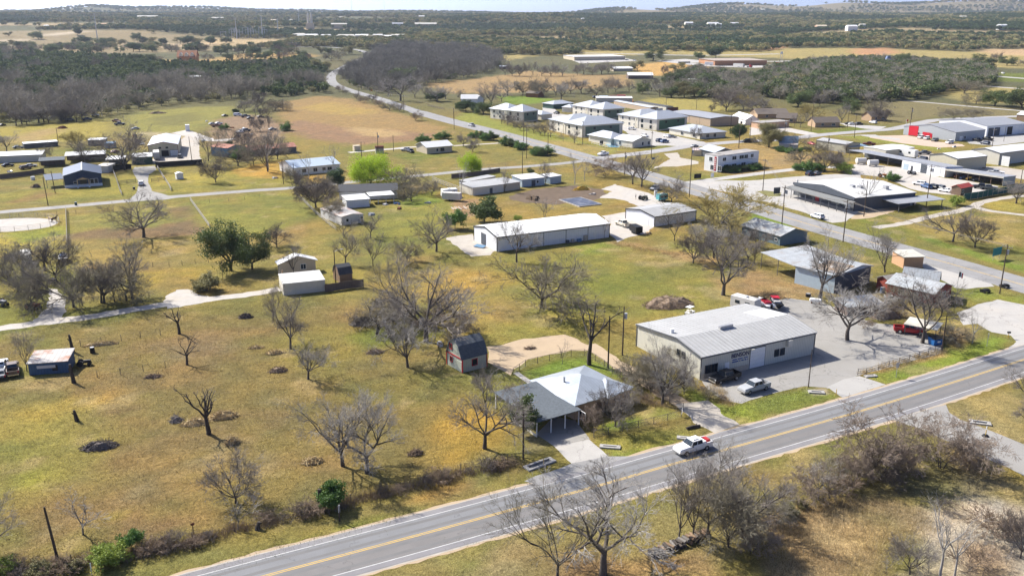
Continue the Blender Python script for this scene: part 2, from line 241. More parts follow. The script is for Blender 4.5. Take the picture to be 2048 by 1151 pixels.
# ------------------------------------------------------------------ ground sheet
OLIVE = (.175,.150,.048); GOLD = (.235,.165,.050); GREEN = (.115,.140,.030); BRIGHT = (.130,.190,.030); TAN = (.27,.195,.105); BROWN = (.155,.105,.062); REDB = (.19,.115,.058)
YEL = (.28,.235,.055); STRAW = (.36,.22,.055); DIRT = (.36,.27,.18); FLOOR = (.125,.098,.062); SAND = (.40,.33,.25); FAR = (.085,.088,.048); DARKG = (.10,.095,.045); PASTURE = (.163,.129,.050)
def ell(c, rx, ry, a=0, n=14):
    return [(c[0]+rx*math.cos(t)*math.cos(a)-ry*math.sin(t)*math.sin(a), c[1]+rx*math.cos(t)*math.sin(a)+ry*math.sin(t)*math.cos(a)) for t in [2*math.pi*i/n for i in range(n)]]
PAINT = [  # polygon, colour, softness m, wobble m, strength
 # far country
 ([(-964.8,1244.0),(-738.8,1325.9),(-682.4,1388.1),(-553.1,1405.2),(-440.1,1489.5),(-416.0,1653.6),(-398.0,1732.1),(-501.5,1996.8),(-659.0,2017.3),(-828.5,2119.7),(-1029.7,2208.3),(-1229.7,2224.4),(-1533.4,1993.4)],(.205,.165,.095),20,40,.9),
 ([(-998.5,1801.1),(-961.9,1843.7),(-982.6,1989.5),(-988.9,2120.2),(-958.9,2067.2),(-949.6,1931.9),(-932.2,1804.2),(-975.5,1758.4)],(.42,.36,.28),4,5,.8),
 ([(-826.5,1743.9),(-725.4,1798.6),(-601.7,1838.4),(-535.1,1719.2),(-652.7,1616.1),(-788.1,1661.2)],(.36,.28,.18),10,10,.8),
 ([(-670.2,1985.2),(-490.0,1950.5),(-348.2,1672.7),(-389.5,1546.5),(-546.8,1726.5)],(.36,.27,.15),15,15,.8),
 ([(-457.1,1157.4),(-495.9,1257.5),(-422.9,1223.8),(-409.8,1385.2),(-344.8,1428.9),(-282.6,1352.6),(-304.3,1202.9),(-371.0,1125.3)],(.32,.22,.09),8,10,.9),
 ([(-16.2,1235.7),(-10.7,1411.5),(57.0,1377.8),(164.5,1338.1),(220.9,1420.8),(271.6,1327.6),(395.3,1260.0),(459.3,1159.7),(664.2,1033.4),(861.9,1346.9),(710.0,1491.8),(563.2,1535.0),(387.1,1497.7),(223.8,1493.3),(103.7,1515.6)],(.28,.23,.095),12,15,.9),
 ([(147.1,1142.5),(200.4,1201.1),(234.0,1140.6),(238.3,1048.1),(187.9,964.1),(138.2,948.5)],(.40,.25,.09),6,8,.9),
 ([(558.0,1520.5),(636.8,1551.8),(585.3,1386.9),(503.9,1330.4)],(.36,.19,.11),8,10,.8),([(801.0,1576.1),(938.4,1606.2),(794.3,1356.5),(719.0,1382.5)],(.42,.29,.17),8,10,.8),
 ([(402.3,1557.7),(461.1,1586.0),(427.6,1468.8),(376.6,1456.7)],(.40,.22,.12),8,10,.8),
 ([(512.7,1001.4),(614.7,954.7),(538.9,834.6),(463.3,874.3),(468.6,923.6)], GREEN,6,6,.8),([(396.3,823.6),(489.6,756.6),(401.7,617.4),(334.5,654.0),(338.4,717.5)],(.27,.225,.09),6,6,.9),
 # middle distance
 ([(-294.8,487.9),(-287.2,503.7),(-276.6,515.6),(-255.4,525.6),(-247.1,546.6),(-228.0,510.8),(-212.2,466.8),(-218.7,447.5),(-238.4,442.0),(-262.9,433.1)], YEL,4,5,.75),([(-257.4,458.9),(-258.5,496.8),(-250.7,503.7),(-235.6,451.2),(-241.1,433.1)], TAN,4,4,.7),
 ([(-240.3,552.2),(-238.2,594.0),(-214.3,620.9),(-192.4,627.9),(-176.2,584.6),(-180.3,546.6),(-172.9,481.4),(-194.6,475.0),(-210.5,487.9)],(.20,.19,.055),5,6,.9),([(-221.9,552.2),(-207.5,581.5),(-190.1,557.8),(-188.8,510.8),(-207.7,515.6)], DARKG,6,6,.5),([(-205.1,487.9),(-168.1,475.0),(-146.9,416.3),(-163.0,400.7),(-171.6,442.0)],(.33,.28,.185),4,4,.8),
 ([(-164.3,487.9),(-175.6,541.2),(-170.3,575.4),(-145.4,546.6),(-124.8,487.9),(-117.2,442.0),(-131.9,433.1),(-141.0,416.3)],(.21,.15,.105),4,5,.9),
 ([(-173.0,654.0),(-149.0,703.9),(-127.2,690.7),(-77.0,594.0),(-40.4,503.7),(-31.3,470.9),(-46.0,447.5),(-78.0,429.6),(-115.3,487.9),(-139.5,541.2)],(.24,.165,.075),5,8,.95),
 ([(-133.1,515.6),(-127.5,541.2),(-90.9,503.7),(-60.9,487.9),(-35.5,475.0),(-43.9,451.2),(-81.0,433.1),(-111.4,470.9)],(.21,.135,.085),6,6,.9),([(-148.2,617.4),(-133.0,661.8),(-85.5,584.6),(-101.3,563.5)],(.30,.22,.07),8,8,.7),([(-94.5,508.4),(-73.1,496.8),(-53.6,470.9),(-65.1,458.9),(-80.6,475.0)],(.34,.25,.12),5,5,.8),
 ([(-79.9,836.0),(-45.8,889.1),(-7.4,964.5),(20.3,1032.0),(82.4,964.4),(124.6,964.3),(105.2,811.7),(40.5,767.0),(-9.7,736.6),(-49.6,726.9)],(.27,.19,.095),6,8,.9),
 ([(-61.6,416.3),(-29.0,416.3),(-5.5,408.3),(20.9,386.2),(-13.1,362.4),(-36.8,353.9),(-49.6,360.0)], OLIVE,5,6,.9),([(-54.9,400.7),(-40.3,413.1),(-27.7,397.7),(-41.4,379.3)], GREEN,4,5,.7),
 ([(-9.3,699.4),(14.1,708.4),(32.0,673.9),(12.8,642.6),(-5.0,642.6)], BRIGHT,4,4,.9),([(87.3,642.6),(105.1,690.7),(143.2,690.7),(153.9,654.0),(143.4,594.0),(104.0,594.0)],(.25,.215,.07),5,5,.95),
 ([(-35.8,541.2),(-28.8,584.6),(-20.4,575.4),(-7.0,528.1),(31.8,451.2),(52.8,416.3),(34.9,397.7),(9.1,451.2)],(.185,.20,.045),4,5,.9),([(9.1,451.2),(24.2,451.2),(46.1,419.5),(39.9,403.7),(22.4,416.3)],(.27,.20,.08),4,5,.7),
 ([(247.1,642.6),(288.6,673.9),(357.8,600.5),(329.8,552.2),(273.8,563.5),(227.8,528.1),(212.2,541.2)],(.155,.135,.07),6,8,.95),
 ([(137.6,487.9),(169.0,492.3),(209.2,510.8),(197.4,487.9),(164.7,479.2)], GREEN,2,3,.9),([(165.8,466.8),(190.8,470.9),(209.2,442.0),(200.8,408.3),(182.0,442.0)],(.19,.20,.045),3,4,.9),
 ([(92.5,416.3),(117.7,442.0),(132.0,408.3),(121.0,372.6),(103.2,353.9),(87.3,345.8),(76.4,360.0)],(.25,.18,.08),4,5,.9),([(122.9,408.3),(138.7,400.7),(131.6,379.3),(108.4,372.6)],(.27,.19,.095),3,4,.8),
 ([(216.2,416.3),(261.0,433.1),(249.4,413.1),(209.2,397.7)], BRIGHT,2,3,.8),
 # left yards
 ([(-173.7,274.6),(-168.8,288.4),(-153.0,300.1),(-110.7,311.8),(-83.6,324.4),(-86.2,360.0),(-105.2,386.2),(-118.9,348.1),(-143.4,366.2),(-152.1,372.6),(-155.3,360.0),(-161.9,326.5),(-181.6,311.8),(-193.1,307.2)],(.205,.185,.045),4,5,.9),
 ([(-168.3,293.8),(-170.4,311.8),(-167.2,319.0),(-159.7,309.4),(-162.2,296.0)], REDB,3,3,.8),([(-140.7,345.8),(-132.1,363.9),(-116.5,340.1),(-121.2,319.0),(-132.3,324.1)], YEL,3,4,.7),([(-115.9,361.7),(-105.3,372.2),(-95.9,346.1),(-105.2,342.4)], STRAW,2,4,.8),([(-110.4,373.7),(-99.5,384.0),(-87.2,340.1),(-100.9,340.1)], STRAW,3,4,.8),([(-82.6,345.8),(-69.9,357.7),(-61.8,334.6),(-75.7,331.9)], STRAW,2,3,.7),
 ([(-157.9,247.9),(-151.6,257.3),(-140.7,274.6),(-124.3,241.9),(-131.5,220.6),(-141.7,220.6)], YEL,3,5,.8),([(-146.4,247.9),(-134.6,261.9),(-127.7,249.1),(-135.2,237.4)], BRIGHT,3,5,.5),
 ([(-138.4,273.1),(-107.3,294.2),(-90.2,257.3),(-102.4,244.9),(-122.2,241.9)],(.185,.175,.05),2,3,.9),([(-126.4,248.6),(-118.2,258.2),(-106.2,256.5),(-99.1,268.5),(-90.5,256.5),(-88.6,248.6),(-107.9,242.5),(-123.6,242.5)], BROWN,2,4,.9),([(-112.6,283.6),(-106.4,289.7),(-98.6,274.0),(-103.8,268.5)], BROWN,2,3,.8),([(-108.2,296.7),(-79.9,312.8),(-60.4,274.6),(-72.1,247.9),(-85.0,247.9)],(.185,.185,.045),3,5,.9),
 ([(-94.3,228.6),(-88.9,232.7),(-86.3,227.2),(-91.3,223.2)], SAND,1.5,2,.8),([(-93.1,208.5),(-84.8,212.0),(-75.9,214.4),(-67.7,198.7),(-71.7,192.5),(-81.0,193.5)],(.24,.185,.045),3,4,.9),([(-123.6,241.9),(-97.5,243.1),(-87.3,241.9),(-80.1,220.6),(-91.8,211.2),(-106.7,209.0)],(.23,.175,.06),4,5,.8),([(-109.1,215.7),(-104.2,219.4),(-97.8,208.5),(-103.6,207.4)],(.34,.22,.10),2,4,.6),
 ([(-74.1,202.5),(-67.5,230.8),(-54.9,247.9),(-43.5,247.9),(-35.0,211.2),(-52.1,190.7)],(.19,.165,.05),4,5,.7),
 # centre fields
 ([(-31.3,202.5),(-20.0,209.0),(-7.9,211.2),(2.7,173.5),(-2.3,158.9),(-11.8,158.9),(-22.5,187.0)],(.235,.180,.055),5,6,.85),([(-8.2,220.6),(20.7,228.2),(38.6,241.9),(54.2,236.3),(54.1,202.5),(45.4,180.0),(23.3,173.5),(5.8,173.5)],(.175,.165,.045),6,7,.9),
 ([(14.5,236.3),(36.0,243.1),(36.9,230.8),(16.3,223.1)],(.165,.20,.04),3,4,.8),([(13.8,202.5),(32.5,209.0),(35.0,194.5),(17.2,187.0)], GREEN,5,6,.6),([(4.0,187.0),(14.5,180.0),(21.2,173.5),(3.4,158.9),(-6.3,164.5)],(.20,.185,.045),5,5,.7),([(-17.4,206.8),(-5.4,211.2),(-2.8,202.5),(-11.7,190.7)], STRAW,5,6,.45),
 ([(27.4,239.5),(36.8,242.5),(44.6,225.5),(54.3,222.8),(49.9,210.5),(41.2,225.5),(31.9,232.3)],(.30,.195,.10),2,4,.8),([(45.5,206.8),(60.6,209.0),(65.3,192.6),(59.1,187.0),(51.2,190.7)],(.23,.16,.08),3,4,.8),([(-48.3,215.8),(-34.7,209.0),(-34.9,202.5),(-37.3,183.5),(-45.2,180.0)],(.245,.205,.05),4,6,.6),
 ([(-40.2,287.6),(-24.5,300.3),(-15.0,283.6),(-17.1,251.7),(-34.7,245.5),(-44.4,261.5)],(.19,.185,.045),3,5,.8),([(-39.7,300.3),(-27.8,314.2),(-24.2,296.0),(-36.4,283.6)], BRIGHT,2,3,.6),([(-33.6,228.2),(-22.0,230.8),(-15.9,220.6),(-25.2,211.2)],(.24,.165,.07),3,5,.6),
 ([(-19.6,291.7),(-11.5,300.3),(-11.2,272.2),(-16.2,268.5)],(.26,.17,.10),1.5,3,.9),([(-2.4,298.4),(15.4,314.7),(30.0,318.5),(38.5,298.4),(25.5,286.0),(9.2,288.4)],(.20,.165,.055),3,4,.8),
 # big pasture in front
 ([(-103.6,156.3),(-101.9,166.8),(-75.6,176.1),(-51.6,188.5),(-38.0,187.0),(-27.2,173.5),(-15.6,158.9),(-9.0,141.9),(-1.77,119.26),(-4.52,113.06),(-17.37,104.11),(-23.88,97.43),(-41.72,88.92),(-60.30,83.32)], PASTURE,6,8,.92),
 ([(-86.72,127.87),(-74.8,135.6),(-64.8,133.6),(-57.96,119.26),(-57.02,107.40),(-61.80,100.98),(-70.06,99.77)],(.22,.195,.05),8,8,.8),([(-68.50,107.40),(-66.93,110.88),(-62.42,108.77),(-62.76,104.11)],(.26,.26,.04),3,4,.75),([(-74.97,115.32),(-72.74,119.26),(-68.12,114.56),(-70.70,110.17)], GREEN,4,4,.6),([(-68.8,131.6),(-67.0,138.7),(-64.0,133.6)], STRAW,3,4,.7),([(-80.44,127.87),(-72.6,134.6),(-66.4,131.6),(-73.88,124.30)],(.27,.205,.05),3,4,.7),
 ([(-68.23,126.96),(-64.9,132.0),(-60.4,130.7),(-60.45,125.18)], BROWN,2,4,.8),([(-62.44,102.21),(-58.11,105.41),(-49.48,102.21),(-38.81,97.43),(-43.52,93.55),(-54.08,93.02),(-59.41,95.18)], REDB,4,7,.8),([(-53.02,98.59),(-48.73,100.37),(-48.22,96.86),(-51.37,96.30)], YEL,2,3,.8),([(-43.32,93.02),(-39.89,95.18),(-38.71,93.55),(-41.52,91.45)], YEL,2,3,.8),
 ([(-52.3,167.4),(-34.9,170.4),(-24.8,156.3),(-31.3,141.9),(-45.9,151.2)],(.19,.165,.045),5,6,.7),([(-32.8,164.5),(-23.7,170.4),(-21.3,158.9),(-28.5,156.3)], GREEN,3,4,.8),([(-46.1,158.9),(-39.1,161.7),(-38.6,151.2)], GREEN,3,4,.6),([(-11.04,124.30),(-5.2,133.6),(-1.07,124.30),(-1.73,116.09),(-8.56,110.17),(-11.84,116.09)],(.31,.20,.04),4,5,.75),([(-57.22,119.26),(-33.51,116.09),(-25.40,104.75),(-38.81,97.43),(-51.61,107.40)],(.20,.155,.05),6,6,.6),([(-70.9,158.9),(-60.3,167.4),(-51.0,156.3),(-61.4,146.4)],(.20,.15,.085),4,5,.6),([(-97.5,158.9),(-90.8,164.5),(-76.9,151.2),(-83.0,141.9),(-85.8,137.6)],(.20,.195,.045),4,4,.7),([(-79.4,151.1),(-72.4,152.4),(-67.2,145.5),(-72.5,141.9)], YEL,3,4,.6),([(-91.8,148.5),(-87.3,149.8),(-77.3,145.5),(-84.0,142.6),(-88.2,141.9)],(.13,.17,.035),2,3,.8),
 # road verges, yards
 ([(-58.21,87.47),(-42.11,89.92),(-23.88,97.43),(-8.51,109.47),(2.51,111.60),(1.08,106.73),(-13.93,97.43),(-27.24,90.93),(-34.97,85.95),(-55.93,83.32)],(.19,.175,.055),2,3,.8),([(-36.44,86.99),(-23.38,94.96),(-16.67,99.18),(-14.04,98.36),(-27.11,90.42),(-34.97,85.95)],(.17,.20,.04),1.5,2,.7),([(-28.30,95.18),(-20.35,98.59),(-15.16,102.21),(-1.66,110.17),(-0.95,108.09),(-15.33,98.59)], BROWN,2,3,.5),([(-14.36,100.98),(-7.10,108.77),(-5.64,106.73),(-11.27,102.21)], STRAW,2,3,.6),
 ([(1.1,145.7),(7.1,151.2),(13.6,153.2),(18.0,146.9),(18.7,143.3),(12.7,146.9),(5.1,142.7),(3.3,141.0)], BRIGHT,1.5,2,.9),([(12.65,121.15),(13.05,125.63),(19.06,128.46),(24.2,132.4),(26.88,128.46),(26.41,127.03),(18.80,123.35)], BRIGHT,1.5,2,.85),([(11.46,118.59),(18.68,122.46),(26.24,126.09),(27.58,121.58),(23.77,117.76),(18.74,114.53),(13.91,114.53)],(.20,.19,.045),1.5,3,.9),([(14.03,115.72),(18.97,116.13),(23.53,118.59),(21.54,115.72),(17.60,114.33),(14.07,114.33)], BRIGHT,1,1.5,.7),
 ([(29.2,133.3),(35.1,131.3),(36.4,132.3),(42.7,135.9),(50.2,139.1),(54.1,136.4),(54.0,134.3),(44.96,129.28),(35.53,124.57),(30.20,127.84)],(.165,.21,.035),1.2,2,.9),([(34.1,141.4),(32.8,142.5),(30.1,138.0),(33.2,132.3),(35.2,131.8),(33.6,135.9)],(.25,.17,.09),1,2,.8),([(29.0,139.1),(31.9,138.0),(33.7,130.8),(29.1,132.8)],(.11,.17,.03),1.5,2,.7),([(49.2,137.5),(52.8,139.1),(52.6,135.9),(49.7,134.8)], SAND,.6,1,.9),
 ([(61.8,142.7),(64.8,146.3),(80.4,154.8),(84.8,158.3),(94.3,165.0),(96.9,162.0),(92.7,156.9),(78.8,148.8),(64.5,140.3)],(.155,.205,.035),1.2,2,.9),([(61.3,145.1),(70.4,148.8),(81.3,156.2),(79.8,154.1),(65.8,146.3)],(.32,.22,.10),.8,1.5,.9),([(82.4,168.0),(92.7,171.4),(92.9,164.0),(83.8,156.3),(82.1,159.3)],(.22,.16,.09),1.5,3,.8),
 ([(102.0,192.3),(110.1,197.7),(115.3,191.2),(110.9,183.2),(108.2,189.2),(101.3,185.2)],(.165,.19,.04),1,2,.9),([(114.1,246.8),(114.9,237.1),(125.3,209.4),(130.2,218.4),(121.8,235.6),(119.3,246.8)], BRIGHT,1.5,2,.8),([(115.3,270.5),(132.7,276.6),(160.0,272.5),(138.0,232.6),(119.3,246.8),(115.8,257.2)],(.235,.185,.065),2,4,.85),([(77.0,282.9),(82.8,274.5),(87.8,257.2),(83.9,250.2),(72.4,264.7)], BRIGHT,1.5,2,.8),([(81.7,259.1),(88.3,259.1),(87.0,253.7),(82.4,251.9)], STRAW,1.5,2,.8),([(108.0,276.6),(118.5,278.7),(112.2,262.8),(104.6,262.8)], GREEN,1.5,2,.8),([(158.8,294.1),(175.8,301.3),(163.4,278.7),(154.7,280.8)], YEL,2,3,.7),([(128.2,286.4),(145.7,303.8),(152.1,306.4),(152.2,296.1),(136.1,277.3),(124.8,272.9)],(.19,.19,.05),2,3,.8),
 ([(58.6,210.7),(68.1,208.2),(71.0,196.6),(66.7,188.2),(60.2,187.1),(53.9,192.3)],(.24,.16,.08),1.5,3,.8),([(76.7,194.4),(86.2,194.4),(89.0,179.4),(83.9,171.4),(76.1,176.6),(70.1,181.3)],(.20,.165,.085),1.5,3,.9),
 # south of the road
 ([(-17.70,83.32),(-7.35,91.96),(11.28,100.98),(33.23,111.60),(59.47,124.30),(49.05,107.40),(29.03,95.18),(20.54,83.32)],(.205,.170,.068),2,4,.9),([(-7.19,89.55),(-3.00,91.63),(0.96,89.55),(-2.02,85.96),(-6.95,85.96)],(.17,.185,.05),2,4,.7),([(12.89,102.65),(19.68,103.39),(22.01,100.49),(17.54,95.72),(12.44,98.40)],(.175,.175,.05),2,4,.7),([(6.35,88.68),(13.19,89.55),(21.86,90.43),(22.61,85.96),(6.19,85.96)],(.25,.15,.08),3,4,.8),([(41.60,116.00),(49.96,120.88),(48.65,116.00),(43.35,114.60)],(.18,.20,.04),1.5,2,.8),
 ([(38.23,101.31),(46.05,104.38),(52.41,100.57),(52.31,95.27),(47.59,91.68),(39.05,79.34),(25.45,79.34),(31.56,96.99)],(.27,.195,.11),2,4,.9),([(38.91,95.27),(46.95,99.11),(51.16,95.61),(44.63,91.06),(40.36,89.21),(36.78,91.68)],(.36,.27,.14),2,4,.9),([(52.41,100.57),(61.73,103.59),(65.83,101.31),(70.24,96.30),(60.65,79.34),(38.25,79.34),(47.59,91.68)],(.40,.34,.265),2,4,.9),([(58.61,101.31),(63.32,102.82),(62.73,99.83),(59.52,96.99),(57.57,98.39)],(.50,.44,.37),1.2,2.5,.8),([(66.84,113.68),(69.75,108.44),(65.83,101.31),(64.14,104.38)],(.235,.185,.05),2,3,.9),([(49.98,109.28),(68.01,116.00),(64.14,104.38),(55.39,102.82),(45.46,102.82)],(.17,.145,.085),2,3,.8),([(53.95,91.06),(56.78,91.68),(55.59,88.02),(52.68,87.43)],(.27,.18,.10),1.5,3,.6),
 ([(69.3,130.0),(73.4,133.6),(85.6,137.3),(75.23,118.39),(71.79,123.46),(69.83,126.13)],(.23,.19,.085),1.5,3,.9),
]
CLEAR = [ell(c, rx, ry,.2,12) for c, rx, ry in (((168.2,1993.2),150,50),((297.1,1762.9),120,45),((631.9,2029.1),200,60),((776.6,1735.1),140,50),((-507.9,2329.4),200,70),((-174.2,1963.3),160,50),((-35.2,1665.4),110,40),((803.0,2136.8),220,80),((562.6,2447.3),180,60),((-1056.5,2532.4),260,90),((76.3,2523.3),160,60),((1028.6,2056.3),200,70),((470.1,1749.5),110,40),((-475.8,2726.4),240,100),((324.4,2548.6),200,60),((-1339.2,2526.7),260,80))]
PAINT += [(c,(.26,.205,.12),12,25,.85) for c in CLEAR]
def build_ground():
    def axis(lo, hi, fine_lo, fine_hi, step, g):
        a = list(np.arange(fine_lo, fine_hi, step)); s = step
        p = fine_hi
        while p < hi: a.append(p); s *= g; p += s
        a.append(hi); s = step; p = fine_lo-step; b = []
        while p > lo: b.append(p); s *= g; p -= s
        b.append(lo); return np.array(b[::-1]+a)
    xs = axis(-9000,9000,-110,125,1.2,1.05); ys = axis(-600,11500,74,330,1.2,1.024)
    X, Y = np.meshgrid(xs, ys); sh = X.shape; X = X.ravel(); Y = Y.ravel(); Zt = terr_np(X, Y)
    n1 = fnoise(X, Y,34,1); n2 = fnoise(X, Y,9,2); n3 = fnoise(X, Y,400,3)
    col = np.array(OLIVE)[None]*np.ones((len(X),1)); d = np.hypot(X, Y)
    def mix(c, m): 
        col[:] = col*(1-m[:, None])+np.array(c)[None]*m[:, None]
    mix(GOLD, np.clip((n1-.48)*5,0,1)*.6); mix(GREEN, np.clip((n1-.42)*-5,0,1)*.55)
    mix(FAR, np.clip((d-450)/300,0,1)); mix((.15,.125,.065), np.clip((n3-.5)*5,0,1)*np.clip((d-600)/500,0,1)*.7)
    mix((.23,.185,.13), np.clip((d-5000)/600,0,1)*np.clip((X-200)/700,0,1)*.45)      # brushy limestone hills
    for poly, c, soft, wob, st in PAINT:
        P_ = np.array(poly); r = soft+wob+3; x0, y0 = P_.min(0)-r; x1, y1 = P_.max(0)+r
        k = np.where((X > x0) & (X < x1) & (Y > y0) & (Y < y1))[0]
        if not len(k): continue
        s = sdist(X[k], Y[k], poly)+(n2[k]-.5)*2.2*wob+(n1[k]-.5)*1.5*wob
        m = np.clip(s/(2*soft)+.5,0,1); m = m*m*(3-2*m)*st
        col[k] = col[k]*(1-m[:, None])+np.array(c)[None]*m[:, None]
    near = np.clip((430-d)/60,0,1); na = fnoise(X, Y,16,31,5); nb = fnoise(X, Y,23,32,5); nc = fnoise(X, Y,7,33,4)
    mix((.20,.125,.065), np.clip((na-.61)*9,0,1)*.34*near); mix((.125,.125,.04), np.clip((nb-.60)*9,0,1)*.5*near); mix((.30,.235,.12), np.clip((nc-.66)*10,0,1)*.5*near)
    # small scale tint: dry and green tufts
    t = fnoise(X, Y,4.5,9,3); k = (d < 420); amt = np.clip((t-.5)*4,-1,1)*np.where(k,.28,.15)
    col *= (1+amt[:, None]*np.array([.55,.35,.1])[None]); col *= 1-.06*(vnoise(X, Y,2.1,5)[:, None]-.5)
    col *= np.array([1.10,1.065,1.0])[None]
    ny, nx = sh; idx = np.arange(nx*ny).reshape(ny, nx)
    f = np.stack([idx[:-1, :-1], idx[:-1,1:], idx[1:, 1:], idx[1:, :-1]],-1).reshape(-1,4)
    me = np_mesh('ground', np.stack([X, Y, Zt],-1), f)
    at = me.attributes.new('turf','FLOAT_COLOR','POINT'); at.data.foreach_set('color', np.concatenate([col, np.ones((len(X),1))],1).astype(np.float32).ravel())
    me.polygons.foreach_set('use_smooth', np.ones(len(f), bool))
    m = bpy.data.materials.new('turf'); m.use_nodes = True; N = m.node_tree.nodes; L = m.node_tree.links; b = N['Principled BSDF']; b.inputs['Roughness'].default_value = 1; b.inputs['Specular IOR Level'].default_value = .08
    a = N.new('ShaderNodeAttribute'); a.attribute_name = 'turf'; tc = N.new('ShaderNodeTexCoord'); cur = a.outputs['Color']
    for sc, lo, hi, det in ((.3,.80,1.2,8),(1.3,.70,1.3,8),(5.0,.62,1.38,4),(16.0,.6,1.4,2)):
        n = N.new('ShaderNodeTexNoise'); n.inputs['Scale'].default_value = sc; n.inputs['Detail'].default_value = det; n.inputs['Roughness'].default_value = .7; L.new(tc.outputs['Object'], n.inputs['Vector'])
        r = N.new('ShaderNodeMapRange'); r.inputs[1].default_value = .34; r.inputs[2].default_value = .66; r.inputs[3].default_value = lo; r.inputs[4].default_value = hi; L.new(n.outputs[0], r.inputs[0])
        s = N.new('ShaderNodeVectorMath'); s.operation = 'SCALE'; L.new(cur, s.inputs[0]); L.new(r.outputs[0], s.inputs['Scale']); cur = s.outputs[0]; last = n
    L.new(cur, b.inputs['Base Color'])
    n = N.new('ShaderNodeTexNoise'); n.inputs['Scale'].default_value = 1.8; n.inputs['Detail'].default_value = 6; n.inputs['Roughness'].default_value = .75; L.new(tc.outputs['Object'], n.inputs['Vector'])
    bp = N.new('ShaderNodeBump'); bp.inputs['Strength'].default_value = .8; bp.inputs['Distance'].default_value = .5; L.new(n.outputs[0], bp.inputs['Height']); L.new(bp.outputs[0], b.inputs['Normal'])
    o = obj('ground', me, m); o['kind'] = 'structure'; return o
build_ground()
# ------------------------------------------------------------------ roads and paved areas
def smooth_line(pts, step):
    p = [Vector((a[0], a[1])) for a in pts]; p = [2*p[0]-p[1]]+p+[2*p[-1]-p[-2]]; out = []
    for i in range(1, len(p)-2):
        n = max(2, int((p[i+1]-p[i]).length/step))
        for j in range(n):
            t = j/n; a, b, c, d = p[i-1:i+3]
            out.append(.5*((2*b)+(c-a)*t+(2*a-5*b+4*c-d)*t*t+(3*b-a-3*c+d)*t**3))
    out.append(p[-2]); return out
def strip(name, pts, width, z, mat, parent=None, off=0.0, step=4.0, rag=0.0):
    c = smooth_line(pts, step); vs = []; fs = []; rr = random.Random(len(pts)*31+int(abs(pts[0][0])*100))
    wfun = width if callable(width) else (lambda t: width)
    for i, p in enumerate(c):
        d = (c[min(i+1, len(c)-1)]-c[max(i-1,0)]).normalized(); n = Vector((-d.y, d.x)); w2 = wfun(i/(len(c)-1))/2
        for s in (off+w2+rr.uniform(-rag, rag), off-w2+rr.uniform(-rag, rag)):
            q = p+n*s; vs.append((q.x, q.y, terr(q.x, q.y)+z))
        if i: fs.append((2*i-2,2*i-1,2*i+1,2*i))
    me = bpy.data.meshes.new(name); me.from_pydata(vs,[], fs); o = obj(name, me, mat, parent)
    if parent is None: o['kind'] = 'structure'
    return o
def sheet(name, poly, z, mat, jit=0.25, seg=2.0, parent=None):
    rr = random.Random(int(abs(poly[0][0])*100)); pts = []
    for i in range(len(poly)):
        a = Vector(poly[i]); b = Vector(poly[(i+1) % len(poly)]); n = max(1, int((b-a).length/seg))
        for j in range(n):
            p = a.lerp(b, j/n); pts.append((p.x+rr.uniform(-jit, jit), p.y+rr.uniform(-jit, jit),0))
    import mathutils.geometry as mg
    tri = mg.tessellate_polygon([[Vector(p) for p in pts]])
    vs = [(p[0], p[1], terr(p[0], p[1])+z) for p in pts]; fs = []
    for t in tri:
        a, b, c = (Vector(vs[i]) for i in t); fs.append(t if (b-a).cross(c-a).z > 0 else t[::-1])
    me = bpy.data.meshes.new(name); me.from_pydata(vs,[], fs); o = obj(name, me, mat, parent)
    if parent is None: o['kind'] = 'structure'
    return o
YELLOW = [(-44.81,77.09),(-27.68,85.95),(-7.62,96.05),(11.28,105.85),(22.05,111.73),(35.00,118.52),(60.1,132.1),(91.7,150.5),(114.2,163.9),(154.5,190.7)]
strip('road_edge', YELLOW,10.3,.005,'dirt_tan', step=1.2, rag=.22); strip('road_edge', YELLOW,9.5,.011,'gravel', step=.9, rag=.12)
road = strip('road', YELLOW,9.0,.030,'asphalt', step=3)
for off, wd, mt in ((.15,.11,'line_yellow'),(-.15,.11,'line_yellow'),(3.45,.12,'line_white'),(-3.45,.12,'line_white')):
    strip('road_marking', YELLOW, wd,.036, mt, road, off,3)
for off, wd, mt in ((1.75,3.2, M('lane_cool',(.19,.193,.20),.9,0,.1,.2, stain=((.16,.16,.165),.5,.15), crack=(.08,.009,3.0,.78))),(-1.75,3.2, M('lane_warm',(.178,.170,.166),.9,0,.1,.2, stain=((.145,.14,.138),.5,.15), crack=(.08,.009,3.0,.78)))): strip('lane_surface', YELLOW, wd,.033, mt, road, off,3)
for off in (2.6,.95,-.95,-2.6): strip('wheel_path', YELLOW,.55,.0345, M('wheel_wear',(.155,.153,.152),.85,0,.12,.3), road, off,3,.05)
sheet('road_shoulder',[(1.52,107.22),(8.56,112.16),(13.49,114.11),(17.06,114.33),(22.41,116.35),(26.32,117.96),(31.58,122.29),(36.48,124.30),(35.72,121.30),(22.49,114.33),(5.39,105.28)],.022,'asphalt_old',.15)
HWY = [(-410.7,1563.7),(-328.1,1574.7),(-278.6,1536.6),(-245.9,1489.4),(-215.1,1382.9),(-209.0,1240.8),(-203.6,1109.8),(-194.3,997.5),(-182.1,917.9),(-163.4,836.0),(-135.8,761.8),(-99.4,682.2),(-63.8,594.0),(-35.3,533.3),(-6.4,477.1),(15.9,429.6),(37.9,382.0),(54.0,345.8),(67.1,313.7),(78.4,288.4),(87.8,265.3),(96.2,246.6),(103.9,230.8),(110.9,217.2),(119.3,198.4),(131.5,173.5)]
hwy = strip('highway', HWY, lambda t: 9.5 if t < .72 else 12.0,.018,'asphalt_old', step=5)
for off in (.18,-.18): strip('road_marking', HWY[14:],.12,.024,'line_yellow', hwy, off,5)
